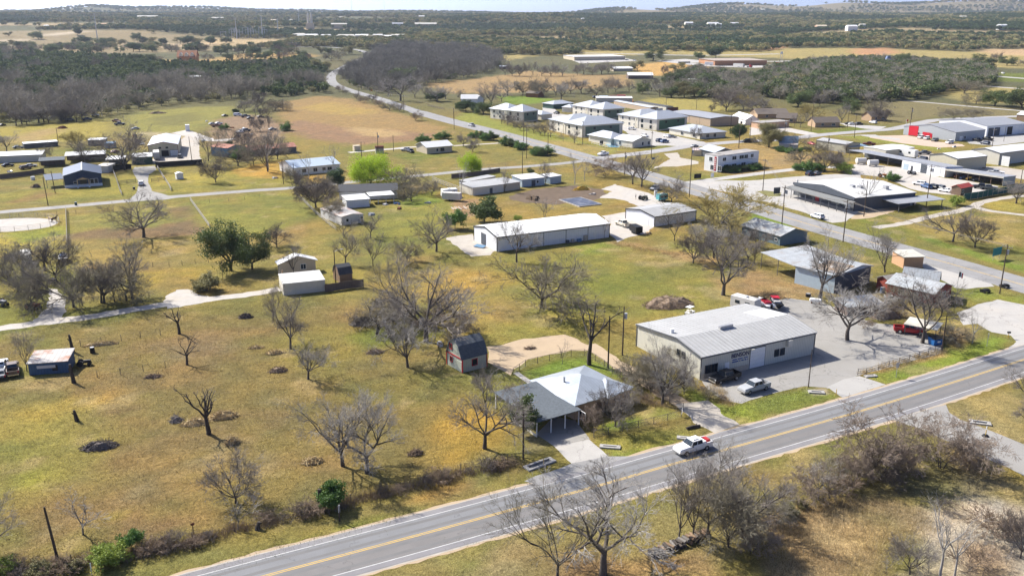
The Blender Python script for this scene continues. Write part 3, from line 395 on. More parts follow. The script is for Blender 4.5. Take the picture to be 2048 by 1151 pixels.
strip('side_road',[(34.1,389.0),(46.0,397.7),(63.5,409.9),(88.4,431.3),(113.7,445.6),(135.8,453.1),(161.9,470.9),(188.5,485.7),(212.9,499.1),(243.6,530.7),(265.9,546.6),(339.8,569.4)],8.0,.012,'lane_grey', step=4)
strip('lane',[(-174.4,273.1),(-163.6,279.0),(-147.0,287.6),(-129.7,297.5),(-109.5,308.1),(-90.7,316.6),(-80.8,320.5),(-64.5,330.6),(-48.9,340.2),(-36.1,346.9),(-13.0,361.2),(5.4,368.7),(22.6,377.9),(37.4,389.0)],5.2,.010,'concrete_old', step=4, rag=.12)
strip('gravel_track',[(-109.8,165.1),(-102.8,168.6),(-94.8,172.6),(-86.4,176.7),(-78.1,182.4),(-68.8,187.0),(-59.1,191.4),(-53.3,195.7)], lambda t: 3.6,.012,'gravel_pale', step=1.5, rag=.3)
sheet('gravel_pad',[(-97.6,169.5),(-101.8,169.5),(-98.4,172.7),(-99.7,181.3),(-102.9,188.6),(-107.1,196.6),(-104.5,195.6),(-98.2,186.7),(-95.3,180.4),(-93.2,173.6)],.008,'gravel_pale',.35,1.2)
sheet('gravel_pad',[(-76.2,184.9),(-77.2,190.6),(-76.9,194.5),(-74.1,195.0),(-70.2,191.5),(-66.3,188.6),(-67.4,184.9),(-73.5,181.3)],.008,'gravel_pale',.4,1.0)
sheet('driveway',[(-129.6,296.0),(-133.9,314.2),(-141.7,334.6),(-153.5,357.7),(-156.3,367.1),(-149.2,370.4),(-144.9,360.8),(-143.3,348.7),(-137.0,331.9),(-128.5,314.2),(-115.3,302.6),(-118.4,299.2)],.016,'concrete_old',.2)
sheet('gravel_yard',[(-165.9,443.6),(-171.0,472.5),(-158.3,452.9),(-143.1,407.5),(-134.7,385.6),(-152.0,376.6),(-157.4,387.9),(-156.3,397.5),(-148.6,397.5)],.008,'gravel',.4)
sheet('gravel_yard',[(-182.3,479.4),(-158.3,452.9),(-152.1,446.7),(-139.8,446.7),(-141.8,459.2),(-150.0,452.9),(-178.4,493.8)],.006,'gravel_pale',.6)
strip('dirt_track',[(-74.7,408.2),(-65.7,414.2),(-55.9,420.4),(-46.4,426.8),(-42.3,422.5)],4.0,.008,'gravel_pale', rag=.4); strip('dirt_track',[(-28.4,430.3),(-19.4,434.7),(-4.0,441.0),(5.5,451.8)],3.0,.008,'gravel', rag=.3)
lot = sheet('parking_lot',[(32.7,142.0),(33.0,138.0),(34.7,133.3),(37.0,132.3),(42.2,135.9),(49.4,139.4),(53.2,138.9),(53.0,138.1),(60.1,143.9),(65.0,146.6),(79.9,154.8),(82.4,159.7),(81.2,168.1),(77.9,170.5),(73.4,172.2),(68.0,185.5),(61.8,188.4),(60.5,187.1),(61.6,188.6),(50.1,183.0),(41.1,167.9),(34.8,152.3)],.006,'concrete_old',.2)
sheet('driveway_apron',[(53.3,139.1),(57.3,142.4),(60.5,143.9),(63.6,140.0),(54.3,134.6)],.014,'concrete',.05)
sheet('concrete_pad',[(75.0,157.6),(78.6,159.7),(81.2,157.6),(75.4,154.8)],.012,'concrete_pale',.05)
sheet('carport_slab',[(3.66,121.15),(6.48,127.51),(9.86,126.09),(11.56,119.86),(6.22,117.26)],.016,'concrete_old',.05)
sheet('driveway',[(6.18,117.22),(11.46,119.77),(13.85,113.94),(8.51,111.64)],.012,'concrete_pale',.1)
sheet('walkway',[(0.2,145.1),(1.1,145.7),(3.7,141.0),(3.0,139.9)],.014,'concrete_pale',.05)
sheet('gravel_pad',[(-4.5,157.9),(2.2,162.2),(10.2,165.1),(12.4,162.9),(14.6,159.0),(14.3,155.9),(10.9,156.4),(7.2,154.0),(2.6,151.4),(0.1,146.9),(-0.2,143.9),(-4.3,150.0)],.008,'dirt_tan',.4)
strip('dirt_track',[(14.6,159.3),(16.9,154.5),(19.7,148.1),(23.4,141.0),(26.6,133.9),(29.65,128.46)],3.2,.006,'dirt_tan', rag=.5, step=2); strip('driveway',[(29.1,132.8),(30.92,126.42),(32.81,123.22)],6.0,.007,'gravel', rag=.4, step=1.5)
sheet('driveway',[(59.05,126.40),(69.9,131.8),(69.24,128.91),(69.83,126.13),(75.09,118.15),(78.86,112.11),(84.89,102.44),(78.23,92.96),(71.72,103.59),(68.68,111.44),(65.58,115.53),(62.73,122.41)],.012,'concrete_old',.15)
sheet('concrete_lot',[(93.8,178.2),(101.3,184.1),(107.4,187.5),(111.1,183.7),(118.2,173.9),(119.6,167.3),(96.8,157.6),(91.6,154.8),(97.1,160.8),(98.1,164.2),(95.1,166.5),(94.9,171.4),(91.8,170.5)],.010,'concrete_pale',.2)
sheet('concrete_lot',[(109.0,229.6),(110.4,213.2),(113.0,203.4),(112.0,197.7),(104.5,195.5),(102.2,196.6),(101.9,208.2),(103.0,218.4)],.009,'concrete_pale',.2)
sheet('concrete_lot',[(90.5,335.5),(110.0,344.4),(127.9,350.3),(137.5,348.6),(120.7,303.8),(111.8,286.4),(111.1,279.5),(101.9,265.6),(96.7,263.6),(92.7,279.5),(88.9,287.6),(85.4,296.1),(81.1,298.6),(78.4,310.8),(68.2,323.0),(66.0,330.7),(80.1,336.1)],.013,'concrete_pale',.3)
sheet('grass_island',[(87.1,313.9),(90.8,316.0),(95.4,311.8),(93.5,305.1),(88.9,304.2)],.017, M('turf_island',(.175,.165,.06),1,0,.3,.8),.3)
strip('access_road',[(66.0,330.7),(78.2,338.9),(98.6,351.8),(106.7,356.7),(125.0,366.6),(137.2,366.6)],5.0,.016,'concrete_pale')
sheet('gravel_yard',[(136.6,366.6),(147.7,377.1),(161.0,366.6),(166.9,341.3),(171.2,338.3),(179.3,324.3),(175.5,319.0),(163.0,311.4),(159.6,306.5),(153.7,307.7),(147.8,311.4),(144.5,319.0),(144.9,344.3),(134.6,350.4)],.007,'gravel_pale',.4)
sheet('gravel_yard',[(183.0,404.0),(191.4,406.2),(190.7,388.8),(196.7,368.8),(202.8,368.8),(207.9,359.6),(210.0,354.2),(198.7,334.3),(192.1,345.6),(187.5,368.8),(178.2,382.6)],.005,'gravel',.4)
sheet('parking_lot',[(186.7,467.6),(206.5,469.7),(208.7,463.1),(210.9,446.2),(219.7,435.5),(217.7,429.1),(203.7,424.1),(192.0,438.1),(183.9,460.2)],.009, M('lot_pink',(.46,.36,.28),.95,0,.1,.3),.2)
sheet('concrete_lot',[(226.8,446.2),(253.9,481.4),(269.8,472.1),(283.8,478.2),(268.6,451.7),(254.0,443.4),(232.2,430.3),(224.6,438.1)],.009,'concrete',.2)
sheet('parking_lot',[(56.4,517.1),(64.9,513.4),(75.6,486.3),(74.2,492.8),(82.1,476.8),(87.3,461.8),(95.2,444.9),(95.6,439.5),(85.6,429.2),(79.2,429.2),(74.6,431.7),(63.2,429.2),(61.7,429.2),(61.6,486.3)],.009,'concrete_pale',.2); sheet('parking_lot',[(20.5,615.8),(28.2,618.4),(30.1,577.6),(50.7,543.7),(56.8,517.1),(54.3,513.4),(38.7,564.4),(23.4,551.8),(20.5,573.1)],.009,'concrete_pale',.2)
sheet('gravel_yard',[(133.7,504.5),(152.3,511.5),(159.2,487.8),(164.3,472.1),(156.6,466.1),(148.6,484.6),(124.6,469.1)],.007,'gravel_pale',.3); sheet('driveway',[(191.1,526.1),(199.9,515.1),(211.9,508.0),(202.3,494.3),(195.9,497.7),(190.2,511.5)],.014,'concrete_pale',.2); sheet('driveway',[(168.1,466.1),(185.4,472.1),(191.6,472.1),(191.5,466.1),(198.3,457.3),(194.8,448.9),(184.3,463.1),(182.7,469.1)],.016,'concrete_pale',.2)
sheet('dirt_lot',[(110.9,284.1),(120.0,288.8),(132.1,298.6),(136.9,299.9),(134.4,291.2),(116.9,275.1),(110.2,269.7),(104.8,268.7)],.006,'dirt_tan',.4)
strip('gravel_track',[(107.5,257.2),(118.1,262.8),(130.9,272.5),(143.5,280.8),(153.2,289.6),(160.5,296.5),(178.5,306.2),(209.0,313.9)],3.2,.008,'gravel', rag=.3, step=2); strip('gravel_track',[(151.9,289.6),(153.0,281.9),(157.5,277.6),(161.1,274.5),(182.8,259.1)],3.0,.010,'gravel', rag=.3, step=2)
sheet('gravel_yard',[(28.1,273.0),(38.4,280.8),(37.0,269.3),(42.2,258.6),(37.7,248.7),(33.5,245.6),(29.2,239.5),(28.1,250.3),(29.9,263.8)],.008,'gravel_pale',.4); sheet('gravel_yard',[(30.0,302.2),(35.7,314.1),(32.4,318.0),(38.1,328.1),(46.8,313.1),(49.3,308.4),(51.0,297.2),(51.0,293.3),(41.5,287.9),(38.4,297.7),(35.2,301.0)],.008,'gravel_pale',.4)
sheet('gravel_pad',[(-18.8,244.5),(-11.6,249.2),(-4.2,231.3),(-5.5,225.9),(-10.5,223.9),(-13.7,231.3)],.008,'gravel',.4); sheet('dirt_patch',[(-1.5,303.8),(7.1,318.0),(23.7,325.5),(32.4,318.0),(33.9,306.1),(25.9,295.1),(19.9,295.1),(15.5,291.1),(4.7,293.3),(-1.0,299.9)],.006,'dirt_brown',.6); sheet('driveway',[(69.0,404.6),(76.0,408.5),(74.4,393.2),(80.1,382.5),(78.8,375.6),(69.0,369.0),(62.6,369.0),(57.4,362.5),(69.3,389.6)],.008,'gravel',.4)
sheet('pen_floor', ell((-150.1,261.2),13,9.5,0,20),.010,'gravel_pale',.1); strip('far_highway',[(-98.8,1465.7),(44.1,1448.3),(205.7,1370.4),(273.9,1339.1),(399.2,1369.7)],12,.05,'concrete_pale', step=30); strip('far_highway',[(427.6,1159.4),(472.3,1046.1),(492.6,961.2),(509.6,908.1),(556.5,793.5)],12,.02,'concrete_pale', step=20); strip('frontage_road',[(401.6,855.0),(420.4,817.6),(437.9,777.7),(498.2,708.4)],9,.02,'concrete_pale', step=20); strip('far_lane',[(275.1,682.2),(294.5,661.8),(314.6,627.9),(336.9,594.0),(383.6,541.2)],5,.03,'concrete_pale', step=15)
sheet('truck_lot',[(190.5,1222.4),(238.0,1262.7),(271.9,1199.0),(355.9,1218.5),(443.9,1261.5),(428.9,1199.2),(352.4,1120.6),(281.8,1083.8),(230.2,1121.5)],.03,'concrete_pale',.5,20); strip('dirt_track',[(48.5,372.6),(53.2,353.9)],4,.008,'gravel')
strip('dirt_track',[(228.1,788.7),(229.6,736.6),(240.5,708.4)],4,.03,'concrete_pale'); sheet('parking_lot',[(81.8,1240.2),(158.8,1290.9),(167.4,1223.6),(87.2,1175.0)],.03,'concrete_pale',.5,10)

# ------------------------------------------------------------------ trees
def tubes_np(lines, k):
    """lines: list of (pts Nx3, radii N) -> verts, quads"""
    V = []; Fq = []; o = 0; ang = np.arange(k)*2*math.pi/k; ca = np.cos(ang)[None, :, None]; sa = np.sin(ang)[None, :, None]
    for p, r in lines:
        n = len(p); d = np.empty_like(p); d[1:-1] = p[2:]-p[:-2]; d[0] = p[1]-p[0]; d[-1] = p[-1]-p[-2]
        d /= np.linalg.norm(d, axis=1)[:, None]+1e-9; ref = np.array([0,0,1.0]) if abs(d[0,2]) < .9 else np.array([1.0,0,0])
        a = np.cross(d, ref); a /= np.linalg.norm(a, axis=1)[:, None]+1e-9; b = np.cross(d, a)
        V.append((p[:, None]+(a[:, None]*ca+b[:, None]*sa)*r[:, None, None]).reshape(-1,3))
        i = np.arange(n-1)[:, None]*k; j = np.arange(k)[None]; j2 = (j+1) % k
        Fq.append((np.stack([i+j, i+j2, i+k+j2, i+k+j],-1)+o).reshape(-1,4)); o += n*k
    return np.concatenate(V), np.concatenate(Fq)
def rot_about(v, axis, a):
    axis = axis/np.linalg.norm(axis); return v*math.cos(a)+np.cross(axis, v)*math.sin(a)+axis*np.dot(axis, v)*(1-math.cos(a))
def skeleton(seed, h=9.0, trunk=.28, rad=.26, kids=(5,5,6,5,4), ang=(48,45,45,45,45), lens=(.55,.55,.5,.45,.45), up=.12, lean=0.0, wander=.14, levels=5, droop=0.0, bare_from=.35, multi=1):
    rr = np.random.default_rng(seed); out = [[] for _ in range(levels+1)]
    def grow(p, d, L, r, lv, last):
        n = [6,6,5,4,3,3,3][lv]; pts = [p]; d = d/np.linalg.norm(d)
        for i in range(n-1):
            d = d+rr.normal(0, wander*(1 if lv else .4),3); d[2] += up*(1-.35*lv) if lv < 3 else up*.3-droop; d = d/np.linalg.norm(d); pts.append(pts[-1]+d*L/(n-1))
        pts = np.array(pts); rad_ = np.linspace(r, r*(.5 if lv else .62), n); out[lv].append((pts, rad_))
        if lv >= levels: return
        nk = kids[lv]; nk = max(1, int(round(nk*rr.uniform(.75,1.3))))
        for c in range(nk):
            t = (rr.uniform(bare_from if lv else .72,1) if c else 1.0); f = t*(n-1); i = min(int(f), n-2); q = pts[i]+(pts[i+1]-pts[i])*(f-i)
            dd = pts[i+1]-pts[i]; dd = dd/np.linalg.norm(dd); ax = np.cross(dd, rr.normal(size=3)); a = R(ang[lv])*rr.uniform(.55,1.25)*(1 if (c or lv == 0) else .35)
            if lv == 0:
                az = 2*math.pi*(c+rr.uniform(-.3,.3))/nk; ax = np.array([-math.sin(az), math.cos(az),0]); 
            nd = rot_about(dd, ax, a); rl = rad_[i]*rr.uniform(.56,.78)*(1 if c else 1.1)
            grow(q, nd,(h*lens[0] if lv == 0 else L*lens[lv])*rr.uniform(.7,1.2), max(rl,.008), lv+1, lv+1 == levels)
    for m in range(multi):
        a = rr.uniform(0,6.28); ln = lean if multi == 1 else .35
        grow(np.array([.2*(multi > 1)*math.cos(a),.2*(multi > 1)*math.sin(a),-.1]), np.array([ln*math.cos(a), ln*math.sin(a),1.0]), h*trunk, rad/(multi**.5),0, False)
    return out
PROTO = {}
def bare_proto(key, seed, bark='bark', twig='twig', twig_r=.0095, **kw):
    sk = skeleton(seed, **kw); lv = len(sk)-1
    v1, f1 = tubes_np(sk[0],7); v2, f2 = tubes_np(sk[1]+(sk[2] if lv >= 2 else []),5)
    mt = np_mesh(key+'_trunk', np.concatenate([v1, v2]), np.concatenate([f1, f2+len(v1)])); mt.polygons.foreach_set('use_smooth', np.ones(len(mt.polygons), bool)); mt.materials.append(MATS[bark])
    tw = [l for L in sk[3:] for l in L]; mc = None
    if tw:
        tw = [(p, np.maximum(r, twig_r)) for p, r in tw]; v, f = tubes_np(tw,3); mc = np_mesh(key+'_crown', v, f); mc.materials.append(MATS[twig])
    PROTO[key] = (mt, mc); return sk
def leaf_quads(centres, rr, per, size, spread, flat=.7):
    n = len(centres)*per; c = np.repeat(centres, per,0)+rr.normal(0,1,(n,3))*np.array([spread, spread, spread*flat])
    a = rr.normal(size=(n,3)); a /= np.linalg.norm(a, axis=1)[:, None]; b = np.cross(a, rr.normal(size=(n,3))); b /= np.linalg.norm(b, axis=1)[:, None]
    s = size*rr.uniform(.6,1.3,(n,1)); V = np.stack([c-a*s, c+b*s*.55, c+a*s, c-b*s*.55],1).reshape(-1,3); return V, np.arange(n*4).reshape(-1,4)
def leafy_proto(key, seed, leaf='leaf_oak', bark='bark_dark', per=42, size=.26, spread=.55, flat=.7, **kw):
    rr = np.random.default_rng(seed+5); sk = skeleton(seed, **kw); v1, f1 = tubes_np(sk[0],6); v2, f2 = tubes_np(sk[1]+sk[2],4)
    mt = np_mesh(key+'_trunk', np.concatenate([v1, v2]), np.concatenate([f1, f2+len(v1)])); mt.materials.append(MATS[bark])
    ends = np.array([p[-1] for p, r in sk[-1]]+[p[len(p)//2] for p, r in sk[-2]]); V, Fq = leaf_quads(ends, rr, per, size, spread, flat)
    mc = np_mesh(key+'_crown', V, Fq); mc.materials.append(MATS[leaf]); PROTO[key] = (mt, mc)
# bare, spreading pecans and hackberries
for i in range(5): bare_proto('spread%d' % i,10+i, h=9.5, trunk=.24+.03*(i % 3), rad=.31, kids=(5,5,6,6,5), ang=(50,44,46,46,48), lens=(.52,.58,.55,.5,.5), up=.10, twig=['twig','twig_pale','twig','twig','twig_pale'][i])
for i in range(3): bare_proto('vase%d' % i,30+i, h=10, trunk=.22, rad=.22, kids=(5,5,5,6,5), ang=(30,32,38,42,45), lens=(.62,.6,.52,.5,.5), up=.16, twig=['twig','twig_olive','twig'][i])
for i in range(3): bare_proto('dense%d' % i,40+i, h=7, trunk=.2, rad=.2, kids=(7,6,6,5,4), ang=(52,45,45,45,45), lens=(.55,.58,.55,.5,.5), up=.07, twig=['twig_dark','twig_olive','twig'][i], twig_r=.013)
for i in range(3): bare_proto('stub%d' % i,50+i, bark='bark_dark', twig='twig_dark', twig_r=.03, h=7, trunk=.42, rad=.30, kids=(5,3,3), ang=(42,38,40), lens=(.46,.5,.5), up=.12, levels=3, wander=.22)
for i in range(2): bare_proto('old%d' % i,60+i, bark='bark_dark', twig='twig_pale', twig_r=.012, h=8, trunk=.3, rad=.28, kids=(5,5,5,5,4), ang=(62,45,50,48,45), lens=(.62,.5,.5,.5,.45), up=.02, wander=.28, levels=5)
for i in range(2): bare_proto('white%d' % i,70+i, bark='bark_pale', twig='twig_pale', h=10, trunk=.35, rad=.22, kids=(4,4,4,4), ang=(40,42,42,42), lens=(.48,.55,.5,.5), up=.14, levels=4)
for i in range(3): bare_proto('thicket%d' % i,80+i, bark='bark', twig=['twig_red','twig_red','twig_olive'][i], twig_r=.012, h=5, trunk=.18, rad=.11, kids=(4,5,6,5,4), ang=(45,48,50,50,50), lens=(.6,.55,.52,.5,.5), up=.05, droop=.10, multi=3)
for i in range(2): bare_proto('shrub%d' % i,90+i, bark='bark_grey', twig=['twig_dark','dead_brush'][i], twig_r=.010, h=2.6, trunk=.1, rad=.05, kids=(4,5,5,4), ang=(40,45,48,48), lens=(.6,.55,.52,.5), up=.05, multi=4, levels=4)
for i in range(2): bare_proto('sapling%d' % i,95+i, bark='bark_grey', twig='twig_pale', twig_r=.009, h=4.5, trunk=.35, rad=.07, kids=(5,4,4,3), ang=(36,40,42,45), lens=(.45,.5,.5,.5), up=.12, levels=4)
# leafy
for i in range(4): leafy_proto('oak%d' % i,110+i, leaf=['leaf_oak','leaf_oak','leaf_olive','leaf_oak'][i], h=8.5, trunk=.2, rad=.34, kids=(5,5,5), ang=(58,48,48), lens=(.55,.52,.5), levels=3, up=.08, per=85, size=.17, spread=.62)
for i in range(2): leafy_proto('cedar%d' % i,120+i, leaf='leaf_cedar', h=6, trunk=.5, rad=.16, kids=(12,5,4), ang=(62,45,45), lens=(.40,.5,.5), levels=3, up=.10, per=60, size=.16, spread=.45, bare_from=.1)
leafy_proto('willow',130, leaf='leaf_lime', bark='bark', h=7.5, trunk=.18, rad=.25, kids=(14,7,6), ang=(56,50,50), lens=(.58,.55,.5), levels=3, up=.07, per=40, size=.13, spread=.5)
for i in range(3): leafy_proto('bush%d' % i,140+i, leaf=['leaf_bright','leaf_olive','leaf_fresh'][i], bark='bark', h=2.6, trunk=.15, rad=.06, kids=(6,5,4), ang=(50,45,45), lens=(.62,.55,.5), levels=3, up=.05, per=20, size=.13, spread=.24, multi=2)
for i in range(2): leafy_proto('evergreen%d' % i,150+i, leaf=['leaf_bright','leaf_oak'][i], bark='bark', h=4.6, trunk=.25, rad=.11, kids=(8,6,4), ang=(48,45,45), lens=(.5,.5,.5), levels=3, up=.12, per=26, size=.19, spread=.34)
for i in range(2): bare_proto('budding%d' % i,160+i, bark='bark_grey', twig=['twig_gold','twig_olive'][i], twig_r=.014, h=8, trunk=.2, rad=.2, kids=(6,6,6,6,4), ang=(46,44,44,45,45), lens=(.56,.56,.52,.5,.5), up=.10)
HT = {}
for k,(a, c) in PROTO.items():
    z = np.empty(len((c or a).vertices)*3, np.float32); (c or a).vertices.foreach_get('co', z); HT[k] = float(np.percentile(z[2::3],99))
CATS = {'thicket': 'shrub','shrub': 'shrub','bush': 'shrub','sapling': 'tree'}
NAMES = {'spread': 'bare_tree','vase': 'bare_tree','dense': 'bare_tree','stub': 'dead_tree','old': 'gnarled_tree','white': 'pale_tree','thicket': 'thicket_shrub','shrub': 'bare_shrub','sapling': 'sapling','oak': 'live_oak','cedar': 'cedar_tree','willow': 'willow_tree','bush': 'green_bush','evergreen': 'evergreen_tree','budding': 'budding_tree'}
_rt = random.Random(3)
def tree(kind, p, h, label, group=None, rz=None, sx=1.0, cat=None):
    key = kind if kind in PROTO else kind+str(_rt.randrange(sum(1 for k in PROTO if k.rstrip('0123456789') == kind)))
    base = key.rstrip('0123456789'); r = thing(NAMES[base], label, cat or CATS.get(base,'tree'),(p[0], p[1]), _rt.uniform(0,6.28) if rz is None else rz, group)
    s = h/HT[key]; r.scale = (s*sx, s*sx, s); a, c = PROTO[key]; obj('trunk', a, None, r)
    if c: obj('crown', c, None, r)
    return r
# ------------------------------------------------------------------ woods that read as one mass (instances on points)
def mass_proto(key, seed, kind):
    rr = np.random.default_rng(seed)
    if kind == 'leaf':
        n = 26; c = rr.normal(size=(n,3)); c /= np.linalg.norm(c, axis=1)[:, None]; c *= rr.uniform(.55,1,(n,1)); c = c*np.array([3.4,3.4,2.3])+np.array([0,0,4.2]); c[:, 2] = np.maximum(c[:, 2],1.6)
        V, Fq = leaf_quads(c, rr,22,.55,.75,.7)
    elif kind == 'cedar':
        n = 26; t = rr.uniform(0,1, n); a = rr.uniform(0,6.28, n); r = (1-t)*2.2*rr.uniform(.4,1, n); c = np.stack([r*np.cos(a), r*np.sin(a),.8+t*5.5],-1); V, Fq = leaf_quads(c, rr,20,.5,.5,.9)
    else:
        sk = skeleton(seed, h=8, trunk=.22, rad=.2, kids=(6,6,6), ang=(45,42,42), lens=(.58,.55,.55), levels=3, up=.1); L = [(p, np.maximum(r,.05)) for p, r in sk[0]+sk[1]]+[(p[[0,-1]], np.array([.045,.03])) for p, r in sk[2]]+[(p[[0,-1]], np.array([.035,.03])) for p, r in sk[3]]
        V, Fq = tubes_np(L,3)
        V2, F2 = leaf_quads(np.array([p[-1] for p, r in sk[3]]), rr,5,.42,.35); F2 = F2.reshape(-1,4); q = V2.reshape(-1,4,3); m = q.mean(1, keepdims=True); d = (q[:, 1]-q[:, 3]); q[:, 1] -= d*.43; q[:, 3] += d*.43
        Fq = np.concatenate([Fq, F2+len(V)]); V = np.concatenate([V, q.reshape(-1,3)])
    return np_mesh(key, V, Fq)
def woods(name, pts, kind, mat, label, seed=0, smin=.7, smax=1.25, zs=None):
    """one object: tree instances over the given ground points"""
    pts = np.asarray(pts); rr = np.random.default_rng(seed); me = bpy.data.meshes.new(name); v = np.column_stack([pts, terr_np(pts[:, 0], pts[:, 1])]).astype(np.float32)
    me.vertices.add(len(v)); me.vertices.foreach_set('co', v.ravel())
    sc = rr.uniform(smin, smax, len(v)).astype(np.float32) if zs is None else np.asarray(zs, np.float32); a = me.attributes.new('size','FLOAT','POINT'); a.data.foreach_set('value', sc)
    a = me.attributes.new('turn','FLOAT','POINT'); a.data.foreach_set('value', rr.uniform(0,6.28, len(v)).astype(np.float32))
    o = obj(name, me, mat); o['kind'] = 'stuff'; o['label'] = label; o['category'] = 'woods'
    ng = bpy.data.node_groups.new(name,'GeometryNodeTree'); ng.interface.new_socket('Geometry', in_out='INPUT', socket_type='NodeSocketGeometry'); ng.interface.new_socket('Geometry', in_out='OUTPUT', socket_type='NodeSocketGeometry')
    N = ng.nodes; L = ng.links; gi = N.new('NodeGroupInput'); go = N.new('NodeGroupOutput'); mp = N.new('GeometryNodeMeshToPoints'); L.new(gi.outputs[0], mp.inputs[0])
    ip = N.new('GeometryNodeInstanceOnPoints'); L.new(mp.outputs[0], ip.inputs[0]); join = N.new('GeometryNodeJoinGeometry')
    for i in range(3):
        pm = mass_proto('%s_form%d' % (name, i), seed*10+i, kind); pm.materials.append(MATS[mat]); po = bpy.data.objects.new('%s_form%d' % (name, i), pm)
        oi = N.new('GeometryNodeObjectInfo'); oi.inputs['Object'].default_value = po; oi.inputs['As Instance'].default_value = True; L.new(oi.outputs['Geometry'], join.inputs[0])
    L.new(join.outputs[0], ip.inputs['Instance']); ip.inputs['Pick Instance'].default_value = True
    ix = N.new('GeometryNodeInputNamedAttribute'); ix.data_type = 'FLOAT'; ix.inputs[0].default_value = 'turn'; cb = N.new('ShaderNodeCombineXYZ'); L.new(ix.outputs[0], cb.inputs[2]); L.new(cb.outputs[0], ip.inputs['Rotation'])
    sx = N.new('GeometryNodeInputNamedAttribute'); sx.data_type = 'FLOAT'; sx.inputs[0].default_value = 'size'; L.new(sx.outputs[0], ip.inputs['Scale'])
    L.new(ip.outputs[0], go.inputs[0]); md = o.modifiers.new('trees','NODES'); md.node_group = ng; return o
def scatter(poly, spacing, seed, holes=()):
    P_ = np.array(poly); x0, y0 = P_.min(0); x1, y1 = P_.max(0); rr = np.random.default_rng(seed)
    gx, gy = np.meshgrid(np.arange(x0, x1, spacing), np.arange(y0, y1, spacing)); q = np.stack([gx.ravel(), gy.ravel()],-1)+rr.uniform(-.5,.5,(gx.size,2))*spacing
    k = inside(q[:, 0], q[:, 1], poly)
    for h in holes: k &= ~inside(q[:, 0], q[:, 1], h)
    return q[k]
def keep_off(q, line, dist): return q[edge_dist(q[:, 0], q[:, 1], line, False) > dist]

# --- forest regions
FIELD_L = PAINT[0][0]; LODGE = PAINT[4][0]; FIELD_R = PAINT[5][0]; HILLF = PAINT[6][0]
OPEN = [FIELD_L, LODGE, FIELD_R, HILLF, PAINT[7][0], PAINT[8][0], PAINT[9][0], PAINT[10][0], PAINT[11][0], *CLEAR,[(-497.0,2118.0),(-224.9,1855.1),(-210.0,1730.3),(-456.0,1940.9)]]
W_LEFT = [(-373.7,487.9),(-315.2,503.7),(-299.2,525.6),(-277.8,541.2),(-251.0,552.2),(-252.6,581.5),(-248.6,620.9),(-224.1,650.1),(-203.1,673.9),(-208.5,708.4),(-176.8,690.7),(-150.9,736.6),(-169.8,836.0),(-199.6,964.3),(-221.6,1099.6),(-296.0,1281.8),(-358.7,1209.5),(-487.8,1236.6),(-580.6,1294.5),(-788.5,1415.9),(-1003.2,1341.8)]
W_MID = [(-152.0,823.6),(-117.2,736.6),(-92.0,746.4),(-75.3,836.0),(-56.7,868.4),(-33.8,964.5),(-12.5,1087.7),(-17.7,1359.0),(-70.6,1547.5),(-195.9,1611.9),(-215.2,1455.9),(-195.5,1241.0),(-186.2,1051.2),(-172.4,925.4)]
W_BELT = [(-389.5,1546.5),(-334.2,1604.4),(-231.9,1503.5),(-195.9,1611.9),(-18.1,1385.2),(99.6,1346.2),(109.6,1483.9),(217.4,1449.5),(382.2,1417.8),(435.3,1495.9),(244.3,1632.0),(-22.9,1761.4),(-214.2,1766.0),(-428.1,1864.3)]
W_RIGHT = [(190.2,717.5),(199.3,673.9),(218.7,642.6),(253.6,650.1),(299.8,673.9),(351.2,736.6),(430.7,811.6),(539.2,1026.1),(544.8,1139.6),(489.9,1221.4),(435.5,1199.4),(358.2,1139.7),(275.8,996.4),(228.1,855.1)]
W_RMID = [(130.9,777.7),(135.6,690.7),(158.4,673.9),(189.7,708.4),(239.3,889.0),(224.8,964.0),(209.7,1048.3),(156.5,903.3)]
FAR_ALL = [(-3900,3800)]+[(-1657.3,2015.0),(-1190.5,1438.8),(-816.1,1466.0),(-553.1,1405.2),(-382.3,1517.4),(-282.0,1604.5),(-20.6,1579.7),(228.5,1524.5),(476.8,1525.0),(811.6,1455.1),(1019.0,1268.7),(1646.4,1935.7)]+[(3900,3800)]
def sel(q, f, seed): k = np.random.default_rng(seed).random(len(q)) < f; return q[k], q[~k]
q = keep_off(scatter(W_LEFT,8.6,1,[LODGE]), HWY,11); y = fnoise(q[:, 0], q[:, 1],45,21); g = (y+np.clip((q[:, 1]-740)/900,-.10,.22)) > .515
qg = q[g]; qb = q[~g]; a, b = sel(qg,.45,2); woods('cedar_woods', a,'cedar','leaf_cedar','dark green cedar scrub mixed into the grey woods behind the left pastures',1); woods('oak_woods', b,'leaf','leaf_oak','dark evergreen oaks massed behind the leafless trees on the left',2)
a, b = sel(qb,.72,3)
M('mass_bare',(.285,.255,.20),.95,0,.2,.2, rnd=.38); M('mass_mauve',(.20,.185,.155),.95,0,.2,.2, rnd=.35)
woods('leafless_woods', a,'bare','mass_bare','grey brown leafless woods along the creek behind the left pastures',3,.7,1.7); woods('olive_woods', b,'leaf','leaf_olive','olive tinged trees scattered through the leafless woods on the left',4,.5,.95)
q = keep_off(scatter(W_MID,8.6,5), HWY,11); a, b = sel(q,.85,6); woods('leafless_woods', a,'bare','mass_mauve','dark mauve grey leafless woods beside the bend in the highway',5,.7,1.7); woods('oak_woods', b,'leaf','leaf_oak','dark oaks inside the mauve grey woods at the highway bend',6,.7,1.1)
q = keep_off(scatter(W_BELT,10,7), HWY,12); a, b = sel(q,.5,8); woods('olive_woods', a,'leaf','leaf_far','belt of olive green trees beyond the highway bend',7,1,1.6); woods('oak_woods', b,'leaf','leaf_oak','dark green belt of trees beyond the highway bend',8,1,1.5)
